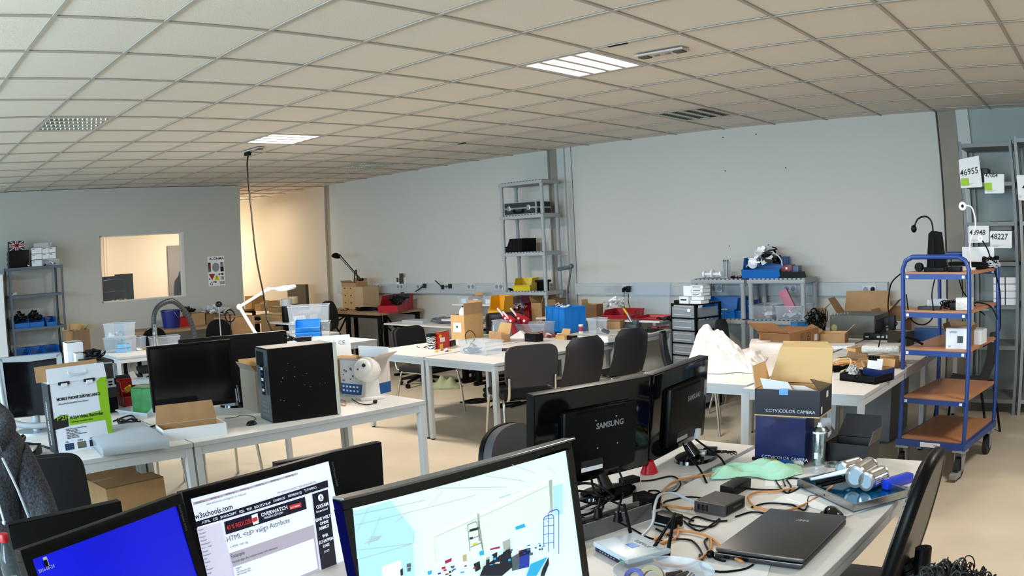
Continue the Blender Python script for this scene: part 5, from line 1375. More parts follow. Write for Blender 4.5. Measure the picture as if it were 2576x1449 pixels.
# leaning white tablet box behind
A, rz, w = Fr((815, 885), (880, 880))
t = thing('white_box_lid', 'white product box leaning back, printed with a CE mark', 'box', (-1.56, -.25, .93), math.radians(62))
carton('plain carton under the leaning white product box', (-1.60, -.38, .72), math.radians(62), .25, .10, .21, closed=True, mo=CARD)
M = Matrix.Rotation(math.radians(-20), 4, 'X')
part('box_body', G().box((-.14, 0, 0), (.12, .05, .17), M, .003), WHT, t, 40)
text('CE', t, MGR, .04, (.03, -.001, .10), (PI / 2 - math.radians(-20) * -1, 0, 0), name='box_print')
# cardboard box on the floor under the desk
f1, f2, f3 = at(201, 1196, .40), at(266, 1230, .40), at(411, 1199, .40)
rz = rzof(f2, f3); w = (f3 - f2).length
pts_h = .40
carton('closed brown carton on the floor under the left desk', (f2.x, f2.y, 0), rz, w, min(.5, (f1 - f2).length), pts_h, mo=CARD, closed=True)
# ------------------------------------------------------------------ white desk with clear boxes, lamps, vacuum hose
DX = []
def onA(px, py, z=.72): 
    p = at(px, py, z); return (p.x, p.y, z)
def tb(label, a, b, top, d, z=.72, **k):
    A = at(*a, z); B = at(*b, z); h = up(A, a[0], top) - z
    return tub(label, (A.x, A.y, z), rzof(A, B), math.hypot(B.x - A.x, B.y - A.y), d, h, **k)
tb('lower clear tub at the left of the desk by the partition', (262, 888), (318, 888), 852, .25, lid=True)
A = at(262, 888, .72)
tb('upper clear tub stacked on the lower one, holding pink parts', (262, 852), (315, 852), 815, .22, z=up(A, 262, 852))
clutter('pink and white parts inside the upper clear tub', (at(288, 852, .86).x - .1, at(288, 852, .86).y + .05, up(A, 262, 852) + .005), .09, 16, [mat('pinkish', 'b98d95', .5), WHT, DGR], seed=12)
tb('clear tub with yellow bulbs inside, in front', (325, 885), (370, 880), 850, .2)
clutter('yellow bulbs in the clear tub', (at(350, 882).x - .05, at(350, 882).y + .04, .725), .08, 12, [YELO, WHT], seed=13, sz=.02)
tb('milky tub with rounded contents behind the hose', (380, 878), (455, 872), 850, .22)
t = pbox('lower light blue and white box beside the clear tub', (293, 888), (328, 886), 877, .10, closed=True, mo=mat('card_light_blue', '6fb3dc', .4))
pbox('upper light blue and white box beside the clear tub', (296, 876), (326, 874), 866, .10, z=.775, closed=True, mo=MATS['card_light_blue'])
# vacuum / fume hose : a big bent tube standing on the desk
q1 = at(393, 880, .72); q2 = at(488, 870, .72)
def hz(P, px, py): return Vector((P.x, P.y, up(P, px, py)))
dirv = (q2 - q1).normalized()
def hp(f, px, py):
    p = q1.lerp(q2, f); return Vector((p.x, p.y, up(p, px, py)))
t = thing('hose_arm', 'grey ribbed extraction hose bent over like a cane on the white desk', 'hose', (0, 0, 0))
pts = [hp(0, 396, 850), hp(.0, 398, 800), hp(.12, 412, 772), hp(.4, 440, 757), hp(.6, 458, 760), hp(.85, 478, 785), hp(1, 486, 820), hp(1.05, 490, 858)]
part('ribbed_hose', G().tube(pts, .028, 14, smooth=8), mat('hose_grey', '2b2f33', .4, .2), t, 50)
P = catmull(pts, 10)
g = G()
for a, b in list(zip(P, P[1:]))[::2]: g.cyl(a, a.lerp(b, .4), .031, n=12)
r = part('rib', g, mat('hose_rib', '454c52', .35, .3), t, 50); r['kind'] = 'stuff'
part('chrome_pipe', G().cyl(hp(0, 393, 880), hp(0, 397, 815), .03, n=16), CHR, t, 40)
# ball lamp on chrome stand
q = at(556, 850, .72)
P0_ = q; P1_ = hz(q, 543, 772)
t = thing('desk_lamp', 'thin chrome stand with a small round black ball head', 'lamp', (q.x, q.y, .72))
top = P1_.z - .72
part('stem', G().cyl((0, 0, 0), (0, 0, top), .009), CHR, t, 40); part('ball_head', G().ball((0, 0, top + .03), .045, (1, 1, .8)), BLKG, t, 60); part('foot', G().cyl((0, 0, 0), (0, 0, .015), .07), BLK, t, 40)
# magnifier lamp, white arm
q = at(640, 858, .72)
e1 = hz(q, 603, 770); J = q.lerp(at(700, 850, .72), .5)
base = at(650, 855, .72)
def bp(px, py, dx=0): 
    P = base + Vector((dx, 0, 0)); d = ray(px, py); s = (P - CAM).xy.length / d.xy.length; return CAM + d * s
t = thing('magnifier_lamp', 'white jointed magnifier lamp with a round ring head, leaning over the desk', 'lamp', (base.x, base.y, .72))
o_ = Vector((base.x, base.y, .72))
pt = [bp(650, 850) - o_, bp(602, 772) - o_, bp(675, 727) - o_, bp(705, 723) - o_]
part('lower_arm', G().tube([pt[0], pt[1]], .021, 10), WHT, t, 50); part('upper_arm', G().tube([pt[1], pt[2]], .018, 10), WHT, t, 50)
part('joint', G().ball(pt[1], .035), WHT, t, 60); part('joint', G().cyl(pt[2] - Vector((0, 0, .02)), pt[2] + Vector((0, 0, .02)), .02), WHT, t, 50)
c = bp(719, 724) - o_
part('ring_head', G().lathe([(.075, -.022), (.115, -.02), (.125, 0), (.115, .018), (.06, .022), (.001, .024)], 30, Matrix.Translation(c) @ Matrix.Rotation(math.radians(6), 4, 'X')), WHT, t, 50)
part('head_link', G().tube([pt[2], c], .012), WHT, t)
part('magnifying_glass', G().cyl(c - Vector((0, 0, .018)), c - Vector((0, 0, .012)), .074, n=30), GLASS, t)
part('base_clamp', G().box((-.03, -.03, 0), (.03, .03, .06), bev=.01), WHT, t)
# hanging cable from the ceiling
S0 = Vector((-4.80, .95, 2.78))
def hang(px, py, x, y):
    P = Vector((x, y, 0)); d = ray(px, py); s = (P - CAM).xy.length / d.xy.length; return CAM + d * s
pts = [S0, hang(626, 384, -4.85, .93), hang(622, 420, -4.85, .92), hang(632, 530, -4.7, .85), hang(645, 650, -4.5, .75), hang(663, 740, -4.35, .60), hang(672, 800, -4.2, .5), hang(686, 838, -4.1, .45)]
cord('long black power cable hanging from the ceiling socket to the desk', pts, .009, BLK, 'hanging_cable', k=8)
one('plug', 'black plug where the hanging cable enters the ceiling socket', 'plug', G().box((-.05, -.02, -.035), (.03, .02, 0), bev=.006), BLK, (-4.82, .95, 2.775), .3, smooth=50)
# blue stacked crates behind the tower
t = None
xbox_ = None
A, rz, w = Fr((745, 865), (806, 862), .72)
cr = mat('crate_blue', '1478cc', .35)
def crate(label, loc, rz, w, d, h, m=cr, ribs=3, group='bright blue crates'):
    t = thing('crate', label, 'crate', loc, rz, group)
    k = .004
    part('crate_body', G().box((0, 0, 0), (w, d, k)).box((0, 0, 0), (w, k, h)).box((0, d - k, 0), (w, d, h)).box((0, 0, 0), (k, d, h)).box((w - k, 0, 0), (w, d, h)), m, t)
    g = G()
    for q in range(ribs + 1):
        x = w * q / ribs; g.box((max(0, x - .004), -.006, 0), (min(w, x + .004), 0, h)); y = d * q / ribs; g.box((w, max(0, y - .004), 0), (w + .006, min(d, y + .004), h))
    part('rib', g, m, t).__setitem__('kind', 'stuff')
    part('rim', G().box((-.008, -.008, h - .014), (w + .008, .0, h)).box((-.008, d, h - .014), (w + .008, d + .008, h)).box((-.008, 0, h - .014), (0, d, h)).box((w, 0, h - .014), (w + .008, d, h)), m, t)
    return t
h1 = up(A, 745, 838) - .72; h2 = up(A, 745, 810) - .72 - h1
crate('lower bright blue crate behind the black tower', (A.x, A.y, .72), rz, w, .28, h1)
sbin('upper bright blue bin on the lower crate behind the black tower', (A.x, A.y, .72 + h1), rz, w, .28, h2, cr)
n_ = Vector((-math.sin(rz), math.cos(rz), 0)); d_ = Vector((math.cos(rz), math.sin(rz), 0))
for k in range(2):
    p = A + n_ * .31 - d_ * .10; tub(['lower milky tub behind the blue crates', 'upper milky tub behind the blue crates, with red parts showing'][k], (p.x, p.y, .72 + k * .19), rz, w * 1.75, .32, .185)
pbox('black small box in front of the blue crates', (742, 872), (785, 870), 850, .14, closed=True, mo=BLK)
tb('white perforated basket in front of the blue crates', (722, 880), (748, 878), 862, .12, m=WHT)
tangle('dark wires spilling left of the blue crates', onA(728, 862), .09, 6, seed=21, r=.004, hs=.08)
# lidded jars on a dark table
def jar(label, a, b, top, m, capm, z=.76):
    A = at(*a, z); B = at(*b, z); r = (B - A).length / 2; c = (A + B) / 2; h = up(A, a[0], top) - z
    t = thing('jar', label, 'jar', (c.x, c.y, z), 0, 'stacked round tubs')
    part('glass_body', G().lathe([(.001, 0), (r * .96, 0), (r, h * .06), (r, h * .7), (r * .96, h * .74)], 28), m, t, 40)
    part('lid', G().lathe([(r * 1.03, h * .72), (r * 1.04, h * .98), (r, h), (.001, h)], 28), capm, t, 40); return t
t0 = at(722, 785, .76)
TZ = .76
J1 = (-6.72, 1.85, TZ)
def jr(label, px, py, top, r, m, capm, dx=0):
    c = Vector((-6.78 + dx, 0, 0)); d = ray(px, py); s = (c.x - CAM.x) / d.x; P = CAM + d * s
    h = CAM.z + ray(px, top).z * (P - CAM).xy.length / ray(px, top).xy.length - TZ
    t = thing('jar', label, 'jar', (P.x, P.y, TZ), 0, 'round lidded tubs')
    part('jar_body', G().lathe([(.001, 0), (r * .96, 0), (r, h * .06), (r, h * .68), (r * .96, h * .72)], 28), m, t, 40)
    part('lid', G().lathe([(r * 1.03, h * .70), (r * 1.04, h * .98), (r, h), (.001, h)], 28), capm, t, 40); return t
jr('dark round tub with a silver lid on the small dark table', 722, 785, 752, .075, BLK, LGR)
jr('round tub with a yellowish lid behind the silver-lidded one', 738, 780, 746, .075, DGR, mat('lid_cream', 'c9b98c', .5), -.25)
pbox_ = None
P = Vector((-6.6, 1.98, TZ))
t = thing('small_box', 'small white and teal striped box on the small dark table', 'box', (-6.66, 2.62, TZ), math.radians(80))
part('box_body', G().box((0, 0, 0), (.16, .08, .075), bev=.002), WCARD, t)
for k in range(6): part('stripe', G().box((.01 + k * .025, -.001, .012), (.022 + k * .025, 0, .062)), mat('teal_print', '4f9aa6', .5), t)
# ------------------------------------------------------------------ left steel shelf by the partition
SL = metal_shelf('blue-grey metal shelf against the partition at the left, packed with bins', -8.52, .42, -1.27, .87, 1.735, [.10, .50, .92, 1.36, 1.73], blm, name='metal_shelf')
SX = -8.12
def sy(px, x=SX, py=700): return atx(px, py, x).y
def shb(label, y0, y1, z, h, d=.2, x1=-8.14, **k): return carton(label, (x1, y0, z), PI / 2, y1 - y0, d, h, **k)
# union flag box
t = shb('small flag-patterned box on top of the black case', -1.24, -1.00, 1.965, .125, .14, closed=True, mo=mat('flag_navy', '1c1c26', .6))
wf = mat('flag_white', 'c9c3c3', .6); rf = mat('flag_red', '9a2a2e', .6)
part('flag_cross', G().box((.095, -.001, 0), (.145, 0, .125)).box((0, -.001, .045), (.24, 0, .085)).poly([(0, 0), (.02, 0), (.24, .125), (.22, .125)], (-.001, 0), axis='y').poly([(.22, 0), (.24, 0), (.02, .125), (0, .125)], (-.001, 0), axis='y'), wf, t)
part('flag_cross', G().box((.108, -.0018, 0), (.132, 0, .125)).box((0, -.0018, .055), (.24, 0, .075)), rf, t)
t = thing('black_case', 'black folding case on the top shelf below the flag box', 'case', (-8.14, -1.24, 1.735), PI / 2)
part('case_body', G().box((0, 0, 0), (.32, .2, .23), bev=.01), BLK, t, 40)
for k in range(3): part('case_rib', G().box((-.012, .02, .03 + k * .07), (0, .18, .07 + k * .07), bev=.004), DGR, t)
k = 0
for y in (-.88, -.71, -.60):
    for z in (1.735, 1.825, 1.905):
        if z == 1.735 and y < 0: 
            if y != -.88: continue
        w_ = .16 if y == -.88 else .105
        t = shb(['lowest white box of the pile on the top shelf', 'middle-left white box of the pile on the top shelf', 'upper-left white box of the pile on the top shelf', 'lower-middle small white box of the pile on the top shelf', 'upper-middle small white box of the pile on the top shelf', 'lower-right small white box of the pile on the top shelf', 'upper-right small white box of the pile on the top shelf'][k], y, y + w_, z, .085 if z == 1.735 else .078, .15, closed=True, mo=WCARD, group='white boxes on the top shelf')
        part('print_mark', G().box((.01, -.0008, .055), (.05, 0, .065)), MGR, t); k += 1
carton('white open carton standing at the back on the top shelf', (-8.35, -.78, 1.735), PI / 2, .26, .1, .26, (None, 10, None, 20), WCARD, WCARD, fl=.06)
tub('clear tray with small parts at the front of the top shelf', (-8.13, -.74, 1.735), PI / 2, .30, .12, .085, CLR)
clutter('shiny small parts in the clear tray on the top shelf', (-8.18, -.59, 1.74), .10, 22, [STL, DGR, WHT], sz=.018, hs=.05, seed=31)
clutter('thin white scraps lying left of the clear tray', (-8.2, -.95, 1.735), .09, 6, [WHT, CARDL], sz=.025, seed=32)
clutter('small blue and white item on the second shelf', (-8.2, -1.20, 1.36), .06, 5, [WHT, BLUD], sz=.03, seed=33, hs=.06)
for k, (y, lab) in enumerate(((-1.22, 'blue bin full of black parts at the left of the bin shelf'), (-.98, 'blue bin full of black parts in the middle of the bin shelf'), (-.70, 'small blue bin at the right end of the bin shelf'))):
    w_ = .235 if k < 2 else .16
    sbin(lab, (-8.12, y, .92), PI / 2, w_, .33, .15 if k < 2 else .11, BLU)
    if k < 2: clutter(['black tangled parts heaped in the left blue bin', 'black tangled parts heaped in the middle blue bin'][k], (-8.26, y + w_ / 2, 1.02), .125, 80, [BLK, BLK, DGR], sz=.03, hs=.14, seed=40 + k, sy=.9)
for k, (y, z) in enumerate(((-1.22, .50), (-.98, .50), (-.74, .50), (-1.22, .10))):
    sbin(['blue bin at the left of the low shelf', 'blue bin in the middle of the low shelf', 'blue bin at the right of the low shelf', 'blue bin on the lowest shelf board'][k], (-8.12, y, z), PI / 2, .22, .33, .14, BLU)
# tall pale cabinet at the edge of the photo
t = thing('cabinet', 'tall pale cabinet at the far left edge', 'cabinet', (-8.58, -2.35, 0))
part('cabinet_body', G().box((0, 0, 0), (.40, 1.00, 1.665), bev=.004), LGR, t); part('door', G().box((.40, .01, .05), (.418, .495, 1.65)).box((.40, .505, .05), (.418, .99, 1.65)), WHT, t)
# ------------------------------------------------------------------ bench along the partition: cartons and bucket
def pb(label, a, b, top, d, z, **k): return pbox(label, a, b, top, d, z, **k)
def xb(label, pl, pr, pt, x=-8.0, z=.74, d=.3, **k):
    "box whose front face lies on the plane x"
    A = atx(pl, pt, x); B = atx(pr, pt, x)
    return carton(label, (x, A.y, z), PI / 2, B.y - A.y, d, A.z - z, **k)
t = thing('bucket', 'dark blue round bucket on the bench by the partition', 'bucket', (-8.05, 1.30, .60))
t.location.z = .74
hb = atx(430, 780, -8.0).z - .74
part('bucket_body', G().lathe([(.001, 0), (.125, 0), (.15, hb * .92), (.158, hb * .92), (.158, hb), (.148, hb)], 32), mat('bucket_blue', '16246f', .4), t, 40)
part('carry_handle', G().tube([(-.15, 0, hb * .9), (-.16, .05, hb * .6), (0, .165, hb * .55), (.16, .05, hb * .6), (.15, 0, hb * .9)], .004, smooth=4), STL, t)
xb('red bin beside the blue bucket', 447, 476, 800, mo=RED, mi=RED, d=.25)
clutter('black parts rising out of the red bin by the bucket', (-8.1, 1.62, .94), .10, 30, [BLK], sz=.035, hs=.1, seed=51)
xb('brown carton right of the red bin on the partition bench', 482, 515, 788, mo=CARD, closed=True, d=.35)
xb('wide brown carton under the white plastic bags', 518, 575, 790, mo=CARDD, closed=True, d=.35)
xb('brown carton at the end of the partition bench', 578, 612, 795, mo=CARD, closed=True, d=.35)
clutter('crumpled white and grey film bags on top of the brown cartons', (-8.15, 2.10, atx(540, 788, -8.0).z), .26, 60, [WHT, LGR, FILM], name='plastic_bags', cat='packaging', sz=.05, hs=.10, seed=52, sy=.9)
xb('small brown open carton between the shelf and the clear tubs', 165, 200, 835, x=-7.9, z=.50, mo=CARD, d=.2, flaps=(None, 20, None, 40), fl=.08)
xb('brown carton with a torn flap left of the clear tubs', 188, 225, 832, x=-7.8, z=.45, mo=CARDD, d=.25, flaps=(None, 10, None, 50), fl=.08)
one('wall_bracket', 'black ring clamp stand in front of the brown cartons', 'stand', G().tube([(0, 0, 0), (0, 0, .32)], .008).tube([(.0 + .07 * math.cos(a * .6), 0, .30 + .07 * math.sin(a * .6)) for a in range(11)], .008, closed=False).box((-.05, -.05, 0), (.05, .05, .02)), BLK, (-6.1, .55, .72) if False else (at(583, 862).x, at(583, 862).y, .72), .5)
pbox('open brown carton between the black screen and the magnifier lamp', (585, 862), (640, 857), 815, .3, z=.5, flaps=(None, 15, 30, 20), mo=CARDD, fl=.1) if False else None
xb('brown carton with kraft sides behind the round mirror stand', 570, 640, 800, x=-6.9, z=.40, mo=CARD, closed=True, d=.4)
# bright far area beyond the partition
def far(label, px0, px1, pt, y=3.3, z=.80, d=.25, **k):
    A = aty(px0, pt, y); B = aty(px1, pt, y)
    return carton(label, (A.x, y, z), 0, B.x - A.x, d, max(.03, A.z - z), **k)
far('tall dark brown panel box against the warm back wall', 722, 768, 716, y=4.2, z=.0, d=.06, mo=mat('panel_olive', '4a4030', .7), closed=True)
far('kraft carton in the bright area behind the white magnifier lamp', 655, 672, 758, y=3.4, mo=CARDL, closed=True)
far('small cream carton on the far bench', 640, 655, 765, y=3.3, mo=CARDL, closed=True)
far('low brown carton on the far bench next to the hanging cable', 676, 702, 772, y=3.2, mo=CARD, closed=True)
far('large pale carton standing below the hanging cable', 655, 703, 790, y=2.6, z=.0, d=.3, mo=CARDL, closed=True)
far('cream box stack at the partition corner', 615, 632, 745, y=3.6, mo=CARDL, closed=True)
far('grey-brown box beside the partition corner', 632, 648, 757, y=3.8, mo=CARD, closed=True)
# ------------------------------------------------------------------ side room seen through the window
t = thing('computer_monitor', 'dark monitor seen through the window of the partition', 'monitor', (-10.2, 1.04, .78), PI / 2)
part('screen', G().box((-.14, 0, .25), (.14, .03, .73)), BLK, t); part('foot', G().box((-.1, -.08, 0), (.1, .1, .02)).box((-.03, 0, 0), (.03, .03, .32)), BLK, t)
t = thing('computer_monitor', 'taller dark monitor seen through the window, right of the first', 'monitor', (-10.25, 1.35, .78), PI / 2)
part('screen', G().box((-.17, 0, .25), (.18, .03, .755)), BLK, t); part('foot', G().box((-.1, -.08, 0), (.1, .1, .02)).box((-.03, 0, 0), (.03, .03, .34)), BLK, t)
t = table(-10.3, -9.4, .3, 2.4, 'desk in the side room behind the partition window', .78, group=None)
one('trolley_frame', 'bent black tube frame seen through the partition window', 'frame', G().tube([(0, 0, 0), (0, 0, .58), (0, .05, .66), (0, .34, .66), (0, .40, .58), (0, .40, 0)], .014, smooth=3).tube([(0, 0, .48), (0, .40, .48)], .01), BLK, (-9.8, .79, .78), smooth=50)
clutter('white and dark odds and ends along the side room desk', (-9.65, 1.05, 1.11), .2, 26, [WHT, DGR, WHT], sz=.025, hs=.03, seed=61, sy=.9)
carton('dark low box seen through the partition window, with odds and ends on it', (-9.5, .78, .78), PI / 2, .52, .28, .33, closed=True, mo=DGR)
t = thing('coat', 'dark coat hanging in the side room, at the right of the window', 'coat', (-10.8, 2.74, .55))
part('coat_body', G().lathe([(.17, 0), (.19, .3), (.17, .60), (.15, .72), (.06, .82), (.05, .88), (.001, .90)], 20, Matrix.Diagonal((.6, 1, 1, 1))), mat('coat_dark', '15151d', .95), t, 60)
t.location.z = 0.0; 
part('coat_stand', G().cyl((0, 0, 0), (0, 0, 1.4), .02).cyl((0, 0, 0), (0, 0, .03), .2), BLK, t)
for c_ in t.children:
    if c_.name.startswith('coat_body'): c_.location = (0, 0, .62)
one('wall_plug', 'dark plug on the side room wall seen through the window', 'plug', G().box((-.02, -.06, -.04), (0, .06, .04)), BLK, (-12.98, 2.15, 1.20))
# ------------------------------------------------------------------ back wall: bench and its things
ZB = .80
def bb(label, px0, px1, pt, y, z=ZB, d=.25, rz=0, **k):
    A = aty(px0, pt, y); B = aty(px1, pt, y)
    return carton(label, (A.x, y, z), rz, B.x - A.x, d, max(.02, A.z - z), **k)
# wooden mini chest
A = aty(860, 722, 4.05); B = aty(912, 722, 4.05)
wd_ = mat('mini_chest_wood', 'b89b78', .6)
t = thing('mini_chest', 'small pale wooden chest of six drawers on the workbench', 'drawers', (A.x, 4.05, ZB))
w = (B.x - A.x); hh = A.z - ZB
part('chest_body', G().box((0, 0, 0), (w, .3, hh), bev=.002), wd_, t)
for i in range(2):
    for j in range(3):
        x0 = .01 + i * (w * .56 - .0) / 2; z0 = .008 + j * (hh - .012) / 3
        d_ = part('drawer', G().box((x0, -.004, z0), (x0 + w * .27, 0, z0 + (hh - .03) / 3)), CARDL, t)
        part('finger_notch', G().poly([(x0 + w * .11, z0 + (hh - .03) / 3), (x0 + w * .16, z0 + (hh - .03) / 3), (x0 + w * .15, z0 + (hh - .03) / 3 - .02), (x0 + w * .12, z0 + (hh - .03) / 3 - .02)], (-.0055, -.004), axis='y'), BLKM, d_)
zt = ZB + hh
carton('ragged brown tray on top of the wooden mini chest', (A.x - .02, 4.06, zt), 0, w * .7, .22, .06, (None, 10, 60, None), CARD, CARD, fl=.06)
# desk lamp on chest
def lampP(px, py, y=4.2): return aty(px, py, y)
t = thing('desk_lamp', 'black angled desk lamp reaching up left from the wooden chest', 'lamp', (aty(893, 715, 4.15).x, 4.15, zt))
o_ = Vector(t.location)
part('lamp_base', G().cyl((0, 0, 0), (0, 0, .05), .075, n=24), BLK, t, 40)
p1 = aty(893, 708, 4.15) - o_; p2 = aty(908, 703, 4.15) - o_; p3 = aty(854, 640, 4.15) - o_; p4 = aty(845, 645, 4.15) - o_
part('swan_loop', G().tube([(0, 0, .04), aty(892, 690, 4.15) - o_, aty(896, 680, 4.15) - o_, aty(899, 706, 4.15) - o_], .009, smooth=5), BLK, t, 50)
part('arm', G().tube([p2, p3], .008).tube([p2 + Vector((-.03, 0, 0)), p3 + Vector((-.02, 0, -.03))], .005), BLK, t)
part('counterweight', G().cyl(p2 - Vector((.05, 0, 0)), p2 + Vector((.04, 0, .0)), .022), BLK, t, 40)
part('lamp_head', G().lathe([(.03, .05), (.06, .03), (.075, 0), (.07, -.01)], 22, Matrix.Translation(p4) @ Matrix.Rotation(.4, 4, 'Y')), BLK, t, 50)
part('lamp_glass', G().cyl(p4 - Vector((0, 0, .012)), p4 - Vector((0, 0, .002)), .065, n=22), GLASS, t)
# items along the bench
t = thing('hand_tool', 'pale brown hand tool lying at the left end of the workbench', 'tool', (aty(822, 775, 3.95).x, 3.95, ZB))
part('tool_body', G().tube([(-.08, 0, .0 + .02), (-.07, 0, .10), (.0, 0, .12), (.14, 0, .10)], .025, 8, smooth=4), mat('tool_tan', '7d6a58', .5), t, 50)
part('tool_handle', G().tube([(0, 0, .11), (.02, 0, .02)], .02), mat('tool_tan', '7d6a58', .5), t, 50)
tangle('black cables lying along the wooden workbench', (aty(925, 776, 3.95).x, 3.98, ZB), .34, 9, seed=71, r=.007, hs=.05, sy=.35)
clutter('copper and dark scraps before the wooden mini chest', (aty(868, 776, 3.9).x, 3.90, ZB), .12, 14, [mat('copper', 'a5713c', .4, .7), DGR], sz=.02, seed=72)
A = aty(946, 765, 3.72); B = aty(1034, 762, 3.95)
sbin('large red bin full of black devices on the workbench', (A.x - .02, 3.76, ZB), math.radians(28), .30, .60, .22, RED)
clutter('black devices sticking out of the large red bin', (A.x + .14, 4.02, ZB + .12), .14, 14, [BLK, DGR], sz=.08, hs=.2, seed=73, sy=1)
# little boxes on the trunking
t = thing('small_box', 'small boxed gadget standing on the wall trunking', 'box', (aty(1009, 700, 4.56).x - .09, 4.545, 1.15))
part('box_body', G().box((0, 0, 0), (.09, .05, .11)).box((.06, 0, 0), (.17, .05, .10)), WCARD, t); part('dark_print', G().box((.07, -.001, .0), (.165, .0, .16)).box((.0, -.001, .03), (.05, 0, .10)), DGR, t)
# raised sample table trays
A = aty(1070, 762, 4.1)
tub('clear tray with white labels on the raised sample table', (-4.95, 4.06, .92), 0, .95, .42, .10, CLR)
for k in range(3): one('sample_label', ['left white label in the sample tray', 'middle white label in the sample tray', 'right white label in the sample tray'][k], 'label', G().box((0, 0, 0), (.09, .004, .055)), WHT, (-4.90 + k * .22, 4.075, .93))
pbox_ = bb('small brown open box at the end of the raised sample table', 1178, 1198, 745, 4.2, .92, .12, mo=CARDD, flaps=(None, 10, None, None), fl=.05)
tangle('grey cable heap on the grey height-adjustable table', (-4.85, 3.75, .70), .22, 12, mat('cable_grey', '5f656b', .5), seed=75, r=.009, hs=.07)
clutter('small white and blue bits on the grey height-adjustable table', (-4.35, 3.75, .70), .2, 14, [WHT, DGR, BLU], sz=.025, seed=76)
one('flat_panel', 'flat grey panel lying on the grey height-adjustable table', 'panel', G().box((0, 0, 0), (.42, .22, .035), bev=.003), LGR, (-5.55, 3.6, .70))
# bins on the long white table at the back
ZL = .80
A = aty(1205, 790, 3.9)
def bbin(label, px0, px1, ptop, y, z, m, rz=0, d=.32):
    A = aty(px0, ptop, y); B = aty(px1, ptop, y)
    return sbin(label, (A.x, y, z), rz, B.x - A.x, d, A.z - z, m)
bbin('orange-yellow bin on the small table left of the red bins', 1226, 1260, 746, 3.62, .78, YELO, d=.2)
bbin('big red bin with a bag of white parts under the tall grey shelf', 1272, 1330, 748, 4.13, .72, RED, d=.27)
clutter('bag of small white parts in the big red bin', (aty(1298, 760, 4.2).x, 4.25, .86), .09, 24, [WHT, FILM], sz=.025, hs=.10, seed=81)
bb('open brown carton right of the big red bin under the tall shelf', 1336, 1362, 762, 4.13, .72, .25, mo=CARD, flaps=(None, 15, 25, 20), fl=.14)
bb('brown carton with its flap up by the middle pillar', 1374, 1397, 752, 4.13, .72, .2, mo=CARDD, closed=True)
bb('brown shaped carton flap right of the blue bin at the back', 1463, 1500, 765, 3.95, ZL, .12, mo=CARDD, flaps=(None, None, 10, None), fl=.05)
bbin('red bin with white cloth-like parts at the back', 1512, 1580, 782, 3.9, ZL, RED, rz=.1)
clutter('white foil bags heaped in the red bin at the back', (aty(1545, 780, 4.0).x, 4.0, .93), .10, 20, [WHT, LGR], sz=.04, hs=.10, seed=82)
bbin('low red bin at the right end of the back table', 1590, 1658, 798, 3.9, ZL, RED)
clutter('dark pliers and bits right of the low red bin', (aty(1668, 815, 3.9).x, 3.95, ZL), .10, 10, [BLK, DGR], sz=.03, seed=83)
t = one('clear_tray', 'large clear plastic lid leaning on the back wall', 'lid', G().box((-.28, 0, 0), (.28, .012, .36), Matrix.Rotation(math.radians(-6), 4, 'X'), .01), clearmat('thin_clear', 'd5e2ea', .12, .15), (aty(1630, 790, 4.45).x, 4.46, ZL))
# silver case, black box, yellow bin on tall shelf
t = thing('aluminium_case', 'black and silver tool case on the tall grey shelf', 'case', (-4.10, 4.11, 2.005), math.radians(3))
cwid = .50
part('case_shell', G().box((0, 0, 0), (cwid, .28, .15), bev=.004), mat('case_panel', '161616', .5), t)
g = G()
for z in (.0, .068, .078, .142): g.box((-.003, -.003, z), (cwid + .003, .003, z + .008)).box((cwid - .003, -.003, z), (cwid + .003, .283, z + .008))
for x in (-.004, cwid - .012): g.box((x, -.004, 0), (x + .016, .01, .15))
part('silver_edge', g, ALU, t)
for x in (.06, cwid - .14): part('latch', G().box((x, -.012, .05), (x + .045, 0, .11), bev=.003), CHR, t)
part('carry_handle', G().tube([(cwid * .33, -.006, .065), (cwid * .35, -.03, .03), (cwid * .58, -.03, .03), (cwid * .60, -.006, .065)], .010, smooth=3), BLK, t, 50)
sbin('black bin on the tall grey shelf below the silver case', (-4.14, 4.40, 1.555), -PI / 2, .26, .28, .16, BLKM)
bpt = sbin('yellow bin on the tall grey shelf', (-4.02, 4.12, 1.085), math.radians(20), .22, .30, .145, YEL)
clutter('black bits left of the yellow bin on the tall shelf', (-4.09, 4.2, 1.085), .04, 6, [BLK], sz=.03, seed=84)
one('black_device', 'black device with a chrome rack right of the yellow bin on the tall shelf', 'device', G().box((-.08, -.06, .10), (.08, .06, .13), bev=.01).box((-.07, -.04, 0), (-.06, .04, .10)).box((.05, -.04, 0), (.06, .04, .10)).box((-.02, -.04, 0), (-.01, .04, .10)), BLK, (-3.60, 4.2, 1.085))
# clamp arm grey at the pillar
t = thing('clamp_arm', 'grey jointed lamp arm standing on the desk in front of the middle pillar', 'lamp arm', (aty(1428, 770, 3.93).x, 3.93, .80))
o_ = Vector(t.location)
q = [aty(1427, 770, 3.93) - o_, aty(1427, 735, 3.93) - o_, aty(1437, 672, 3.93) - o_, aty(1405, 677, 3.93) - o_]
gar = mat('arm_grey', '4c545b', .45)
part('lower_tube', G().tube([(0, 0, 0), q[1]], .016), gar, t); part('upper_tube', G().tube([q[1], q[2]], .012), gar, t)
part('head_bar', G().tube([q[2], q[3]], .022), gar, t); part('joint', G().ball(q[1], .022), gar, t); part('end_knob', G().ball(q[2] + Vector((0, 0, .01)), .03), gar, t)
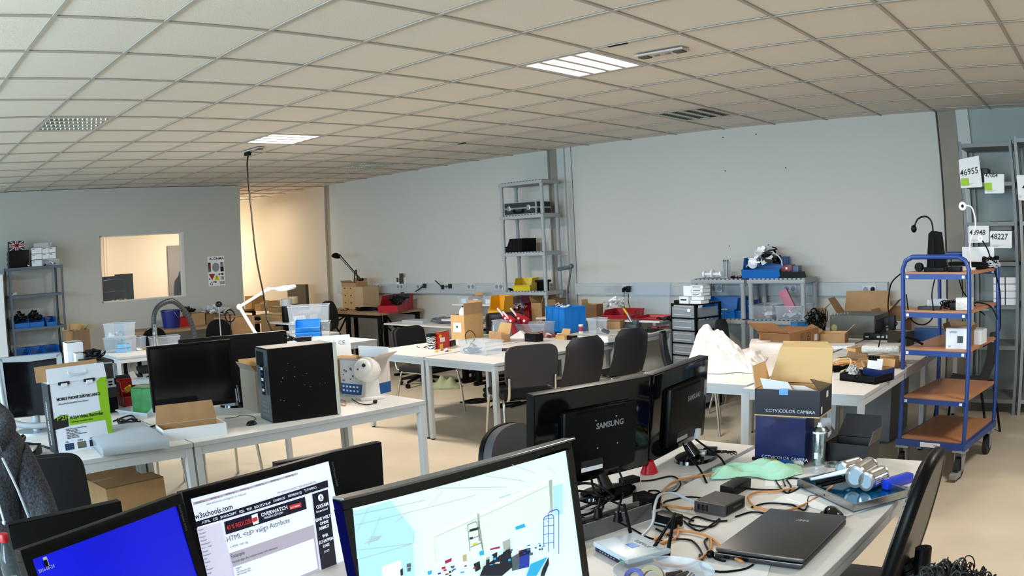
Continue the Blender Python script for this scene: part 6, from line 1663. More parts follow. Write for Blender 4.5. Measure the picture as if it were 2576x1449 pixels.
# ------------------------------------------------------------------ plastic shelf contents
ZS = 1.215
t = sbin('large blue bin full of cameras and cables on top of the right plastic shelf', (aty(1866, 690, 4.15).x, 4.14, ZS), math.radians(6), .42, .36, .20, BLU)
clutter('white and black cameras with cables heaped in the large blue bin', (aty(1915, 670, 4.2).x, 4.32, ZS + .13), .17, 34, [WHT, BLK, WHT, DGR], sz=.055, hs=.20, seed=91, sy=.8)
cord('white cable arching out of the large blue bin', [Vector((aty(1925, 672, 4.3).x, 4.3, 1.36)), aty(1945, 638, 4.3), aty(1963, 650, 4.25), aty(1968, 668, 4.2)], .008, WHC)
one('dome_camera', 'white round camera lying in the large blue bin', 'camera', G().lathe([(.001, -.02), (.05, -.02), (.055, .05), (.03, .07), (.001, .07)], 22, Matrix.Rotation(PI / 2, 4, 'X')), WHT, (aty(1892, 664, 4.2).x, 4.26, ZS + .15), smooth=40)
t = thing('drill_machine', 'dark red and black machine beside the large blue bin', 'machine', (aty(1958, 690, 4.2).x, 4.2, ZS))
part('black_base', G().poly([(0, 0), (.26, 0), (.24, .06), (.02, .06)], (0, .14), axis='y'), BLK, t); part('red_body', G().box((.03, .01, .06), (.15, .12, .13), bev=.01), mat('dark_red', '6d1f22', .4), t, 50); part('blue_part', G().box((.15, .02, .05), (.22, .12, .12), bev=.01), mat('slate_blue', '3a4c6c', .4), t, 50); part('white_label', G().box((.08, .008, .085), (.1, .011, .105)), WHT, t)
t = thing('cup', 'clear cup of pens standing on the left plastic shelf', 'cup', (aty(1826, 690, 4.25).x, 4.25, ZS))
part('cup_body', G().box((-.04, -.04, 0), (.04, .04, .17)), CLR, t)
for k in range(4): part('pen', G().tube([(-.02 + k * .013, 0, .01), (-.025 + k * .017, .01, .19)], .006), [BLK, BLUD, YEL, BLK][k], t)
clutter('small black clips left of the blue bin on the plastic shelf', (aty(1855, 696, 4.2).x, 4.2, ZS), .07, 10, [BLK, DGR], sz=.02, seed=92)
one('wheeled_gadget', 'white and grey wheel-like gadget on the left plastic shelf', 'gadget', G().cyl((-.12, 0, .03), (.10, 0, .03), .016).cyl((-.12, 0, .03), (-.10, 0, .03), .035).cyl((-.02, 0, .035), (.0, 0, .035), .045).cyl((.08, 0, .03), (.10, 0, .035), .03), WHT, (aty(1795, 692, 4.2).x, 4.2, ZS + .015), smooth=40)
sbin('left large blue bin on the middle board of the plastic shelf', (-1.40, 4.13, .81), .05, .40, .34, .20, BLU)
clutter('white bits in the left large blue bin', (-1.16, 4.26, .83), .12, 12, [WHT, LGR], sz=.03, seed=93, hs=.06)
sbin('right blue bin half hidden by the shelf post', (-1.02, 4.20, .81), 0, .15, .28, .17, BLU)
clutter('dark and white bits on the floor board of the left plastic shelf', (-1.0, 4.3, .40), .18, 12, [BLK, WHT], sz=.04, seed=94, hs=.06)
tub('left clear tub with brown packets on the right plastic shelf', (-.80, 4.10, .81), 0, .27, .36, .14, CLR)
tub('right clear tub with pink foil on the right plastic shelf', (-.50, 4.10, .81), 0, .30, .36, .14, CLR)
clutter('brown and red packets in the left clear tub', (-.66, 4.24, .82), .11, 14, [CARD, mat('dull_red', '8b3f3f', .6), WHT], sz=.045, hs=.08, seed=95)
clutter('grey parts in the right clear tub', (-.35, 4.24, .82), .12, 14, [LGR, WHT, DGR], sz=.04, hs=.08, seed=96)
one('foam_roll', 'pink foil packet leaning up out of the right clear tub', 'packet', G().box((-.05, -.02, 0), (.05, .02, .22), Matrix.Rotation(-.5, 4, 'Y'), .006), mat('pink_foil', 'b0697c', .5), (-.36, 4.22, .90), smooth=50)
# ------------------------------------------------------------------ drawer tower with boxes
A = aty(1689, 812, 3.45)
t = thing('drawer_tower', 'black-framed tower of eight clear drawers', 'drawers', (-1.33, 3.45, 0), math.radians(-14))
W_t, D_t, H_t = .34, .36, 1.02
g = G()
for x in (0, W_t - .02):
    for y in (0, D_t - .02): g.box((x, y, .04), (x + .02, y + .02, H_t))
part('frame', g.box((0, 0, H_t - .015), (W_t, D_t, H_t), bev=.003).box((0, 0, .03), (W_t, D_t, .05)), BLK, t)
dh = (H_t - .07) / 8
drw = clearmat('drawer_clear', '8f979e', .55)
for k in range(8):
    z = .05 + k * dh
    part('shelf_rail', G().box((.0, .0, z - .006), (W_t, D_t, z + .006)), BLK, t)
    d_ = part('drawer', G().box((.02, -.006, z + .008), (W_t - .02, .002, z + dh - .010), bev=.002).box((.022, .002, z + .008), (W_t - .022, D_t - .03, z + .012)).box((W_t - .026, .002, z + .01), (W_t - .022, D_t - .03, z + dh - .02)), drw, t)
    part('drawer_lip', G().box((.05, -.012, z + dh * .25), (W_t - .05, -.006, z + dh * .32)).box((.05, -.009, z + dh * .72), (W_t - .05, -.006, z + dh * .76)), LGR, d_)
part('white_label', G().box((.24, -.014, H_t - .075), (.28, -.010, H_t - .045)), WHT, t)
for x in (.02, W_t - .02):
    for y in (.02, D_t - .02): part('foot', G().cyl((x, y, 0), (x, y, .04), .015), BLK, t)
def onT(dx, dy, z=0): 
    a = math.radians(-14); return (-1.33 + dx * math.cos(a) - dy * math.sin(a), 3.45 + dx * math.sin(a) + dy * math.cos(a), H_t + z)
for k, (dx, dy, z, w_, d_, h_) in enumerate([(.10, .02, 0, .13, .14, .07), (.24, .03, 0, .14, .12, .035), (.24, .05, .035, .15, .12, .04), (.245, .04, .075, .14, .12, .03), (.24, .05, .105, .145, .12, .035), (.235, .045, .14, .15, .12, .035), (.12, .06, .07, .11, .12, .10)]):
    w_ *= .95
    t = carton(['white box with a lens print on the drawer tower', 'lowest flat white box of the right stack on the drawer tower', 'second flat white box of the right stack on the drawer tower', 'third flat white box of the right stack on the drawer tower', 'fourth flat white box of the right stack on the drawer tower', 'topmost flat white box of the right stack on the drawer tower', 'plain white cube on the lens-print box on the drawer tower'][k], onT(dx, dy, z), math.radians(-14 + (k % 3) * 5), w_, d_, h_ - .002, closed=True, mo=WCARD, group='white boxes on the drawer tower')
    if k in (0, 3, 4, 5): part('print_line', G().box((w_ * .15, -.0008, h_ * .4), (w_ * .8, 0, h_ * .6)), DGR, t)
one('black_holder', 'small black holder at the left front of the drawer tower top', 'holder', G().box((0, 0, 0), (.08, .06, .03), bev=.008), BLK, onT(.02, .02), smooth=50)
# ------------------------------------------------------------------ objects on the centre desks
ZD = .72
q1, q2 = at(1073, 878), at(1099, 880)
c = (q1 + q2) / 2; r = .042; hh = up(c, 1085, 838) - ZD
zb = mat('zebra', 'e6e4e0', .5)
nt = zb.node_tree; wv = nt.nodes.new('ShaderNodeTexWave'); wv.inputs['Scale'].default_value = 16; wv.inputs['Distortion'].default_value = 9; wv.inputs['Detail'].default_value = 1; wv.inputs['Detail Scale'].default_value = 1.2; wv.bands_direction = 'Z'
tcn = nt.nodes.new('ShaderNodeTexCoord'); nt.links.new(tcn.outputs['Object'], wv.inputs['Vector'])
rp = nt.nodes.new('ShaderNodeValToRGB'); rp.color_ramp.interpolation = 'CONSTANT'; rp.color_ramp.elements[0].color = (.01, .01, .01, 1); rp.color_ramp.elements[1].position = .45; rp.color_ramp.elements[1].color = (.8, .79, .77, 1)
nt.links.new(wv.outputs['Fac'], rp.inputs['Fac']); nt.links.new(rp.outputs['Color'], nt.nodes['Principled BSDF'].inputs['Base Color'])
t = thing('cup', 'zebra-striped tumbler with a black lid on the desk', 'cup', (c.x, c.y, ZD))
part('cup_wall', G().lathe([(.001, 0), (r * .9, 0), (r, hh * .82)], 28), zb, t, 40); part('lid', G().lathe([(r * 1.03, hh * .80), (r * 1.0, hh * .97), (.001, hh)], 28), BLK, t, 40)
t = pbox('red and yellow packet standing behind the zebra cup', (1107, 878), (1132, 872), 836, .05, closed=True, mo=mat('packet_red', 'b8241c', .4))
part('yellow_part', G().box((-.001, -.0015, 0), (.05, .0, .045)), mat('packet_yellow', 'e4c42a', .4), t); part('yellow_part', G().box((0, -.0015, .10), (.035, 0, .13)), mat('packet_yellow', 'e4c42a', .4), t); part('white_part', G().box((.01, -.002, .06), (.09, 0, .10)), WCARD, t)
pbox('tiny black box beside the red packet', (1134, 872), (1147, 868), 858, .05, closed=True, mo=BLK)
clutter('small red scraps and a yellow note by the zebra cup', onA(1110, 884), .09, 8, [mat('packet_yellow', 'e4c42a', .4), WCARD, mat('dull_red', '8b3f3f', .6)], sz=.016, hs=.003, seed=101, name='paper_scraps')
clutter('red scraps left of the zebra cup', onA(1060, 875), .05, 6, [mat('dull_red', '8b3f3f', .6), DGR, WHT], sz=.016, hs=.004, seed=102)
A, rz, w = Fr((1153, 889), (1213, 895)); hh = up(A, 1148, 856) - ZD
tub('clear tub of grey parts at the end of the centre desk', (A.x, A.y, ZD), rz, w * 1.15, .20, hh, CLR)
clutter('grey parts and white bags inside the clear tub on the centre desk', (A.x + .09, A.y + .10, ZD + .005), .07, 26, [mat('slate', '4f5a68', .5), mat('slate', '4f5a68', .5), WHT], sz=.03, hs=.07, seed=103)
cord('thin black cord looping up out of the clear tub', [Vector((p.x, p.y, p.z)) for p in [hp2 for hp2 in [at(1175, 880) + Vector((0, 0, .06)), at(1172, 872) + Vector((0, 0, .11)), at(1185, 872) + Vector((0, 0, .15)), at(1197, 875) + Vector((0, 0, .10)), at(1180, 885) + Vector((0, 0, .04))]]], .004, BLK)
A, rz, w = Fr((1225, 884), (1293, 873))
one('folder', 'black folder lying right of the clear tub', 'folder', G().poly([(0, 0), (.17, .02), (.30, .16), (.06, .15)], .008), BLK, (at(1224, 884).x, at(1224, 884).y, ZD), math.radians(20))
one('paper_sheet', 'white papers on the black folder', 'paper', G().box((0, 0, 0), (.14, .05, .003)), PAP, (at(1240, 878).x, at(1240, 878).y, ZD + .009), math.radians(35))
# tall brown carton
t = pbox('tall brown carton with a printed white label, on the desk behind the zebra cup', (1136, 853), (1170, 855), 792, .27, flaps=(None, None, None, None), mo=CARDL, mi=CARD)
A, rz, w = Fr((1136, 853), (1170, 855)); hh = up(A, 1136, 792) - ZD
part('back_panel', G().box((0, .266, hh), (w, .27, hh + .13)).box((w - .004, .0, hh), (w, .27, hh + .115)), CARD, t)
part('white_roll', G().lathe([(.06, .0), (.06, .04), (.05, .075), (.03, .09), (.001, .095)], 24, Matrix.Translation((w * .62, .09, hh - .02))), WHT, t, 50)
lb = part('white_label', G().box((w * .18, -.001, hh * .30), (w * .75, 0, hh * .68)), WHT, t)
part('round_print', G().cyl((w * .46, -.001, hh * .52), (w * .46, -.002, hh * .52), .012, n=16), DGR, lb)
# red clamps
for k, (px, py) in enumerate([(1285, 845), (1298, 848), (1318, 843), (1332, 845)]):
    b = at(px, py, .72)
    def cp(qx, qy): 
        d = ray(qx, qy); s = (b - CAM).xy.length / d.xy.length; return CAM + d * s - b
    t = thing('bar_clamp', ['first red clamp from the left, behind the open kraft box', 'second red clamp from the left', 'third red clamp from the left', 'rightmost red clamp leaning on the clear tub'][k], 'clamp', b, group='red bar clamps')
    top = cp(px - 14, 800 + (k % 2) * 6); bt = Vector((0, 0, .02))
    part('clamp_body', G().tube([bt, top], lambda q: .032 - .008 * q, 8), RED, t, 30)
    part('clamp_jaw', G().box((-.04, -.02, 0), (.05, .02, .04), Matrix.Translation(top) @ Matrix.Rotation(.5, 4, 'Y')), RED, t)
    part('rivet', G().cyl(top + Vector((.03, -.03, 0)), top + Vector((.034, -.036, 0)), .012), WHT, t)
    if k != 3: part('white_rod', G().tube([top, top + (cp(px - 34, 775 + (k % 2) * 8) - top)], .010), WHT, t, 40)
# open small kraft box
pbox('small open kraft box with a folded lid on the centre desk', (1230, 858), (1262, 862), 840, .10, flaps=(-10, 20, None, None), mo=CARD, mi=CARDL, fl=(.03, .11, 0, 0))
t = thing('spray_can', 'small clear and silver bottle beside the tall brown carton', 'bottle', (at(1243, 845).x, at(1243, 845).y, ZD))
part('bottle_body', G().lathe([(.001, 0), (.026, 0), (.028, .09), (.024, .10), (.026, .12), (.012, .14), (.001, .145)], 20), STL, t, 40)
tb('white-rimmed clear tub behind the small kraft box', (1240, 850), (1278, 850), 806, .15)
tb('long clear tub in the middle of the desk row', (1285, 848), (1370, 848), 816, .30)
t = pbox('black box with three round marks on the centre desk', (1320, 859), (1348, 861), 839, .10, closed=True, mo=BLKM)
for k in range(3): part('round_mark', G().cyl((.012 + k * .022, -.0005, .022), (.012 + k * .022, -.002, .022), .008, n=14), DGR, t)
one('paper_sheet', 'folded white sheet standing like a tent on the centre desk', 'paper', G().poly([(0, 0), (.2, 0), (.13, .075)], (0, .003), axis='y').poly([(0, 0), (.2, 0), (.13, .075)], (0, .003), Matrix.Translation((0, .07, 0)) @ Matrix.Rotation(.4, 4, 'X'), axis='y'), PAP, (at(1280, 850).x, at(1280, 850).y, ZD), .3)
# blue bin middle
A, rz, w = Fr((1376, 832), (1422, 838)); hh = up(A, 1372, 770) - ZD
t = crate('tall bright blue bin in the middle of the desk row', (A.x, A.y, ZD), rz, w, .25, hh, ribs=3)
clutter('white foam bits on top of the tall bright blue bin', (A.x + .12, A.y + .13, ZD + hh - .03), .07, 8, [WHT], sz=.03, seed=105)
part('grey_lip', G().box((-.02, 0, hh * .6), (0, .2, hh * .62)), LGR, t)
clutter('reddish bags and papers before the tall blue bin', onA(1385, 848), .10, 12, [mat('dull_red', '8b3f3f', .6), mat('pinkish', 'b98d95', .5), PAP], sz=.045, seed=106, hs=.02)
pbox('kraft box with a raised flap in the desk row', (1398, 853), (1420, 855), 843, .07, flaps=(None, 20, None, None), mo=CARDL, mi=CARDL, fl=.06)
pbox('white little carton right of the kraft box', (1455, 860), (1478, 862), 845, .09, closed=True, mo=WCARD)
pbox('long white tray box near the black chairs', (1495, 858), (1530, 862), 842, .12, closed=True, mo=WCARD)
pbox('small black gadget box in the desk row', (1426, 855), (1442, 856), 844, .06, closed=True, mo=BLK)
tangle('black thin cables lying before the white little carton', onA(1455, 862), .10, 6, seed=107, r=.003, hs=.015)
clutter('purple-grey wipes on the long white tray box', (at(1515, 850).x, at(1515, 850).y, .775), .05, 5, [mat('slate', '4f5a68', .5), WHT], sz=.03, seed=108, hs=.01)
t = thing('spray_can', 'white capped spray can beside the tall blue bin', 'can', (at(1468, 832).x, at(1468, 832).y, ZD))
part('can_body', G().cyl((0, 0, 0), (0, 0, .17), .028, n=24), mat('can_cream', 'b7b4a0', .35), t, 40); part('white_cap', G().cyl((0, 0, .17), (0, 0, .215), .026, n=24), WHT, t, 40); part('red_label', G().cyl((0, 0, .04), (0, 0, .09), .0284, n=24), mat('label_red', 'a04044', .5), t, 40)
t = thing('small_can', 'short red-labelled can next to the white capped spray can', 'can', (at(1462, 838).x, at(1462, 838).y, ZD))
part('can_body', G().cyl((0, 0, 0), (0, 0, .09), .024, n=20), WHT, t, 40); part('red_label', G().cyl((0, 0, .02), (0, 0, .07), .0245, n=20), mat('label_red', 'a04044', .5), t, 40)
tb('tall clear tub right of the spray cans', (1478, 840), (1500, 842), 800, .15, m=CLR)
pbox('flat kraft carton lying before the red bin at the back', (1520, 828), (1560, 828), 808, .2, mo=CARD, closed=True)
one('cutting_mat', 'black mat near the right end of the desk row', 'mat', G().box((0, 0, 0), (.38, .30, .004)), BLKM, (-1.98, 3.45, ZD + .001), .15)
t = thing('soldering_stand', 'grey soldering iron stand with a yellow-black iron', 'soldering iron', (at(1590, 825).x, at(1590, 825).y, ZD))
part('stand_base', G().box((-.08, -.05, 0), (.09, .05, .04), bev=.006).box((.04, -.04, .04), (.09, .04, .09), bev=.006), gar, t, 40)
part('coil_holder', G().tube([(.0, 0, .06), (-.05, 0, .14)], .016), STL, t, 40); part('iron_handle', G().tube([(-.05, 0, .14), (-.10, 0, .20)], .012), YEL, t, 40); part('iron_tail', G().tube([(-.10, 0, .20), (-.14, 0, .235)], .012), mat('tool_tan', '7d6a58', .5), t, 40)
for k, (px, lab) in enumerate(((1640, 'red-handled pliers at the right end of the desk row'), (1662, 'second red-handled pliers beside the drawer tower'))):
    t = thing('pliers', lab, 'pliers', (at(px, 826).x, at(px, 826).y, ZD), .3 + k)
    part('handle', G().tube([(0, 0, .01), (.10, .02, .01)], .008), RED, t); part('handle', G().tube([(0, 0, .01), (.10, -.02, .01)], .008), RED, t); part('jaw', G().tube([(0, 0, .01), (-.05, 0, .01)], .007), DGR, t)
tangle('black cable on the black mat', (-1.8, 3.5, ZD + .006), .12, 4, seed=109, r=.004, hs=.01)
# floor things below the centre desks
t = thing('waste_bin', 'grey round waste bin on the floor under the centre desks', 'bin', (-2.25, 3.25, 0))
part('bin_body', G().lathe([(.001, 0), (.12, 0), (.15, .38), (.155, .38), (.155, .40), (.145, .40)], 28), LGR, t, 40)
one('floor_bag', 'pale green bag lying on the floor under the desks', 'bag', G().grid(lambda u, v: ((u - .5) * .4, (v - .5) * .25, .005 + .12 * math.sin(PI * u) * math.sin(PI * v) * (1 + .3 * math.sin(u * 20))), 16, 10, thick=.003), mat('bag_green', '9fa982', .8), (at(1120, 975, 0).x, at(1120, 975, 0).y, .002), .6, smooth=80)
tangle('black cables on the floor under the centre desk', (at(1215, 1010, 0).x, at(1215, 1010, 0).y, 0), .35, 5, seed=110, r=.006, hs=.01, rz=.6)
tangle('black cables on the floor near the chair legs', (at(1290, 1020, 0).x, at(1290, 1020, 0).y, 0), .3, 4, seed=111, r=.006, hs=.01, rz=1)
# desk column legs of hidden sit-stand desk
t = thing('desk_column', 'black round column leg with a foot pad under the desks', 'column', (at(1206, 966, 0).x, at(1206, 966, 0).y, 0))
part('column', G().cyl((0, 0, .02), (0, 0, .66), .04), BLK, t, 40); part('foot_pad', G().cyl((0, 0, 0), (0, 0, .02), .07), DGR, t, 40)
t = one('metal_cabinet', 'grey cabinet standing under the right desk row', 'cabinet', G().box((0, 0, .02), (.42, .55, .60), bev=.004), MGR, (.78, 2.72, 0))
# ------------------------------------------------------------------ right desk row
foam = mat('white_foam', 'e8e4e2', .8, bump=.15, bscale=80)
bagm = mat('foam_bag', 'e9e6e2', .55, bump=.5, bscale=25)
def drape(c, w, d, h, seed=1, peak=(.4, .6)):
    r = random.Random(seed); ph = [r.uniform(0, 6) for _ in range(8)]
    def f(u, v):
        e = max(0, 1 - ((u - peak[0]) ** 2 * 5 + (v - peak[1]) ** 2 * 6))
        edge = min(1, 7 * min(u, v, 1 - u, 1 - v))
        n = .5 * math.sin(u * 13 + ph[0] + 3 * v) + .4 * math.sin(v * 17 + ph[1] - 4 * u) + .3 * math.sin(u * 29 + v * 23 + ph[2])
        return ((u - .5) * w, (v - .5) * d * (1 + .15 * math.sin(u * 9 + ph[3])), .004 + max(0, edge * (h * e ** 1.3 * (1 + .10 * n) + .03 * (1 + .5 * n) + .075 * abs(mnoise.noise(Vector((u * 5 + ph[4], v * 5, 1)))) + .03 * abs(mnoise.noise(Vector((u * 14, v * 14, ph[5])))))))
    return f
q = at(1790, 930); 
one('packing_bag', 'big crumpled white foam bag lying across the white desk', 'packaging', G().grid(drape(0, .58, .62, .18, 5, (.30, .62)), 70, 70, thick=.004), bagm, (.15, 1.83, .722), math.radians(20), smooth=80)
one('packing_sheet', 'flat thin white foam sheet at the front of the foam bag', 'packaging', G().grid(drape(0, .30, .28, .04, 9), 20, 16, thick=.003), bagm, (at(1835, 932).x + .0, at(1835, 932).y, .7215), .5, smooth=80)
# foam blocks
A = at(1822, 914); B = at(1915, 897)
one('foam_block', 'flat white foam slab with a black strip, front one', 'packaging', G().box((0, 0, 0), ((B - A).length, .16, .05), bev=.004).box((.12, .05, .05), (.25, .058, .056)), foam, (A.x, A.y, .72), rzof(A, B), smooth=40)
A = at(1885, 894); B = at(1976, 893)
t = thing('foam_block', 'large white foam block with hollows, rear one', 'packaging', (A.x, A.y, .72), rzof(A, B) + .1)
w = (B - A).length; part('block', G().box((0, 0, 0), (w, .36, .085), bev=.004), foam, t, 40); part('hollow', G().lathe([(.03, .0), (.045, .012), (.048, .0), (.03, .0)], 18, Matrix.Translation((w * .4, .18, .084)) @ Matrix.Diagonal((1.4, 1, 1, 1))), foam, t, 50)
# large open brown carton with arrows print
A = at(1987, 887); B = at(2055, 876)
t = pbox('large brown carton with handling symbols, lying open towards the left', (1986, 889), (2060, 870), 841, .30, mo=mat('carton_orange_brown', '9c6e45', .8, var=.06, vscale=10), mi=CARDD, flaps=(None, None, 62, None), fl=.22, closed=False)
bw = (at(2060, 870) - at(1986, 889)).length; bh = up(at(1986, 889), 1986, 841) - .72
part('top_sheet', G().box((-.02, .0, bh), (bw, .30, bh + .006)), MATS['carton_orange_brown'], t)
for k in range(4):
    x = bw * (.36 + .22 * (k % 2)); z = bh * (.52 if k < 2 else .12); s = min(bw * .18, bh * .36)
    g = G().box((x, -.0012, z), (x + s, -.0002, z + .003)).box((x, -.0012, z + s - .003), (x + s, -.0002, z + s)).box((x, -.0012, z), (x + .003, -.0002, z + s)).box((x + s - .003, -.0012, z), (x + s, -.0002, z + s))
    if k % 2 == 0: g.box((x + s * .3, -.0012, z + s * .2), (x + s * .36, -.0002, z + s * .75)).box((x + s * .6, -.0012, z + s * .2), (x + s * .66, -.0002, z + s * .75))
    else: g.poly([(x + s * .3, z + s * .3), (x + s * .7, z + s * .3), (x + s * .5, z + s * .75)], (-.0012, -.0002), axis='y')
    part('handling_symbol', g, ti, t)
part('white_label', G().box((bw * .84, -.0012, bh * .35), (bw * .94, 0, bh * .7)), WHT, t)
# items behind: machine, boxes
pbox('light blue printed box in front of the wall', (2006, 835), (2034, 832), 812, .12, closed=True, mo=mat('card_light_blue2', '2f78b8', .4))
t = pbox('brown carton with cables hanging over it, by the back wall', (2025, 812), (2076, 812), 775, .22, z=.74, mo=CARD, flaps=(None, 15, None, 50), fl=.16)
tangle('black and white cables spilling out of the brown carton by the wall', onA(2055, 835, .74), .14, 8, seed=121, r=.005, hs=.22)
q = aty(2120, 800, 4.1)
carton('tall brown open carton flaps behind the grey metal machine', (.22, 4.02, .72), .1, .50, .30, .16, (None, 5, 35, 45), CARD, CARD, fl=(0, .20, .18, .18))
carton('second brown carton with rounded flaps near the wall plug', (.62, 4.05, .72), -.1, .30, .25, .10, (None, 10, 30, 55), CARDD, CARD, fl=.12)
mg = mat('machine_olive', '4a4a43', .45, .2)
A = at(2072, 848); B = at(2163, 858)
t = thing('metal_machine', 'dark olive-grey metal machine housing with rivets at the back of the desk row', 'machine', (A.x, A.y + .0, .72), math.radians(-3))
t.location = (.32, 3.55, .72)
part('housing', G().box((0, 0, 0), (.46, .42, .20), bev=.006), mg, t, 40)
for k in range(5): part('knob', G().cyl((.03 + k * .022, .05 + k * .03, .20), (.03 + k * .022, .05 + k * .03, .21), .007), STL, t)
part('side_vent', G().box((.461, .06, .05), (.463, .36, .16)), BLK, t); part('round_cap', G().cyl((.05, -.002, .09), (.05, .0, .09), .03, n=20), mat('cap_brass', '8c8555', .4), t)
one('wrapped_device', 'white wrapped device before the olive-grey machine', 'device', G().box((0, 0, 0), (.24, .10, .06), bev=.02), WHT, (at(2045, 858).x, at(2045, 858).y, .72), .2, smooth=50)
pbox('open brown tray carton before the grey machine', (2060, 868), (2125, 868), 840, .22, mo=CARD, flaps=(None, None, 60, 50), fl=.12)
one('paper_sheet', 'stack of white sheets beside the brown tray carton', 'paper', G().box((0, 0, 0), (.26, .20, .02)), PAP, (at(2075, 878).x, at(2075, 878).y, .72), .35)
t = thing('video_recorder', 'flat black recorder box at the back of the right desks', 'recorder', (at(2172, 855).x, at(2172, 855).y, .72), math.radians(3))
part('case', G().box((0, 0, 0), (.34, .24, .055), bev=.003), BLK, t, 40); part('button_row', G().box((.13, -.001, .02), (.20, 0, .035)).box((.22, -.001, .015), (.25, 0, .042)), LGR, t); part('brand_plate', G().box((.02, -.001, .022), (.05, 0, .032)), LGR, t)
tub('black-rimmed clear box with a lens near the trolley', (at(2232, 845).x - .02, at(2232, 845).y, .72), 0, .15, .14, .12, CLR)
t = pbox('black product box with white symbols next to the trolley post', (2232, 865), (2270, 868), 845, .20, closed=True, mo=BLK)
part('white_print', G().box((.02, -.001, .02), (.04, 0, .05)), WHT, t); part('white_print', G().box((.09, -.001, .012), (.14, 0, .04)), WHT, t)
t = pbox('brown and black box behind the trolley front post', (2280, 872), (2300, 868), 835, .22, closed=True, mo=mat('box_brown_black', '2b211a', .4))
t = pbox('blue card box on the shelf board behind the trolley', (2300, 858), (2380, 862), 825, .2, closed=True, mo=mat('box_slate_blue', '22467a', .45))
text('DATE RECORDER', t, LGR, .02, (.03, -.001, .09), FR, name='box_print') if False else None
# boxes in front: kraft with clear bag, etc
pbox('small kraft carton standing before the bubble wrap', (2130, 902), (2152, 905), 873, .14, closed=True, mo=CARDL)
A = at(2170, 905); 
t = thing('bubble_wrap', 'clear bubble-wrapped flat device on the kraft carton', 'packaging', (at(2165, 918).x, at(2165, 918).y, .80), .1)
g = G(); rr = random.Random(4)
g.box((0, 0, 0), (.30, .20, .055), bev=.02)
part('wrapped_pack', g, mat('bubble_film', 'd9d6d0', .15, bump=1.0, bscale=60, coat=.6), t, 60)
pbox('kraft carton below the bubble-wrapped device', (2140, 915), (2225, 930), 905, .22, mo=CARDL, closed=True)
pbox('kraft carton with black wavy mark beneath the bubble wrap', (2228, 930), (2262, 925), 900, .18, mo=CARD, closed=True)
t = pbox('navy blue box with an open white printed flap', (2170, 955), (2218, 962), 925, .13, mo=mat('box_navy', '14275e', .3), mi=CARDL, flaps=(None, 25, 40, None), fl=.05)
part('white_panel', G().box((.02, .005, .075), (.15, .010, .14), Matrix.Rotation(-.2, 4, 'X')), WCARD, t); part('black_piece', G().box((.02, .03, .08), (.10, .06, .15)), BLK, t)
t = thing('video_recorder', 'open black recorder tray with foil-wrapped parts on the desk edge', 'recorder', (at(2112, 957).x, at(2112, 957).y, .72), rzof(at(2112, 957), at(2202, 968)))
L_ = (at(2202, 968) - at(2112, 957)).length
part('tray', G().box((0, 0, 0), (L_, .20, .012)).box((0, 0, 0), (L_, .006, .045)).box((0, .194, 0), (L_, .2, .045)).box((0, 0, 0), (.006, .2, .045)).box((L_ - .006, 0, 0), (L_, .2, .045)), BLKM, t)
one('foil_bundle', 'silver foil bundle in the black recorder tray', 'packaging', G().grid(lambda u, v: ((u - .5) * .13, (v - .5) * .11, .003 + .06 * max(0, math.sin(PI * u) * math.sin(PI * v)) * (1 + .35 * math.sin(u * 31) * math.sin(v * 27))), 18, 16, thick=.002), mat('foil', 'aeb0b2', .2, .8, bump=.8, bscale=90), (at(2145, 950).x, at(2145, 950).y, .735), .3)
tangle('thin black cables in the recorder tray', onA(2168, 955, .735), .06, 5, seed=131, r=.003, hs=.03)
tangle('yellow, white and black cables heaped on the desk corner', onA(2118, 930), .13, 6, ORG, seed=132, r=.005, hs=.05)
tangle('black cables fanned out between the camera carton and the kraft boxes', onA(2105, 935), .14, 9, BLK, seed=133, r=.0045, hs=.04)
t = carton('long open kraft carton in the cable heap', (at(2105, 915).x, at(2105, 915).y, .72), rzof(at(2105, 915), at(2150, 925)), .26, .09, .045, (None, 20, None, 60), CARDL, CARDD, fl=.04)
cord('white cable looping over the cable heap', pc_([(2095, 910, .74), (2120, 902, .78), (2140, 905, .80), (2135, 925, .75), (2115, 935, .73)]), .006, mat('cable_cream', 'c9b48a', .5))
# power cord hanging below the right desk
cord('black power cord hanging below the right desk, ending in a plug', [at(2168, 1010, .60), at(2178, 1050, .42), at(2188, 1072, .30)], .006, BLK)
q = at(2188, 1072, .30); one('plug', 'black plug hanging above the floor under the right desk', 'plug', G().box((-.02, -.015, -.04), (.02, .015, .01), bev=.006).cyl((.0, 0, 0), (.05, 0, 0), .004), BLK, q, smooth=40)
# ------------------------------------------------------------------ things on the blue trolley
def TR(x, y, z):
    return TROL.matrix_basis @ Vector((x, y, z))
bpy.context.view_layer.update()
trz = math.radians(-8)
def ontr(x, y, z): 
    p = Matrix.Translation(TROL.location) @ Matrix.Rotation(trz, 4, 'Z') @ Vector((x, y, z)); return (p.x, p.y, p.z)
zt = 1.365
t = thing('camera_dock', 'tall black wedge-shaped stand on the top board of the trolley', 'device', ontr(.20, .16, zt), trz + .3)
part('wedge', G().poly([(-.07, 0), (.10, 0), (.075, .08), (.055, .26), (-.02, .27), (-.045, .25)], (-.03, .04), axis='y'), BLKM, t)
part('gooseneck', G().tube([(-.01, 0, .25), (-.02, 0, .33), (-.06, 0, .365), (-.12, 0, .35), (-.15, 0, .30)], .006, smooth=6), BLK, t, 60)
part('microphone_tip', G().ball((-.155, 0, .285), .022, (1, 1, 1.2)), BLK, t, 60)
t = thing('web_camera', 'white gooseneck camera rising from the trolley top', 'camera', ontr(.40, .40, zt))
part('foot', G().cyl((0, 0, 0), (0, 0, .015), .04), WHT, t, 40)
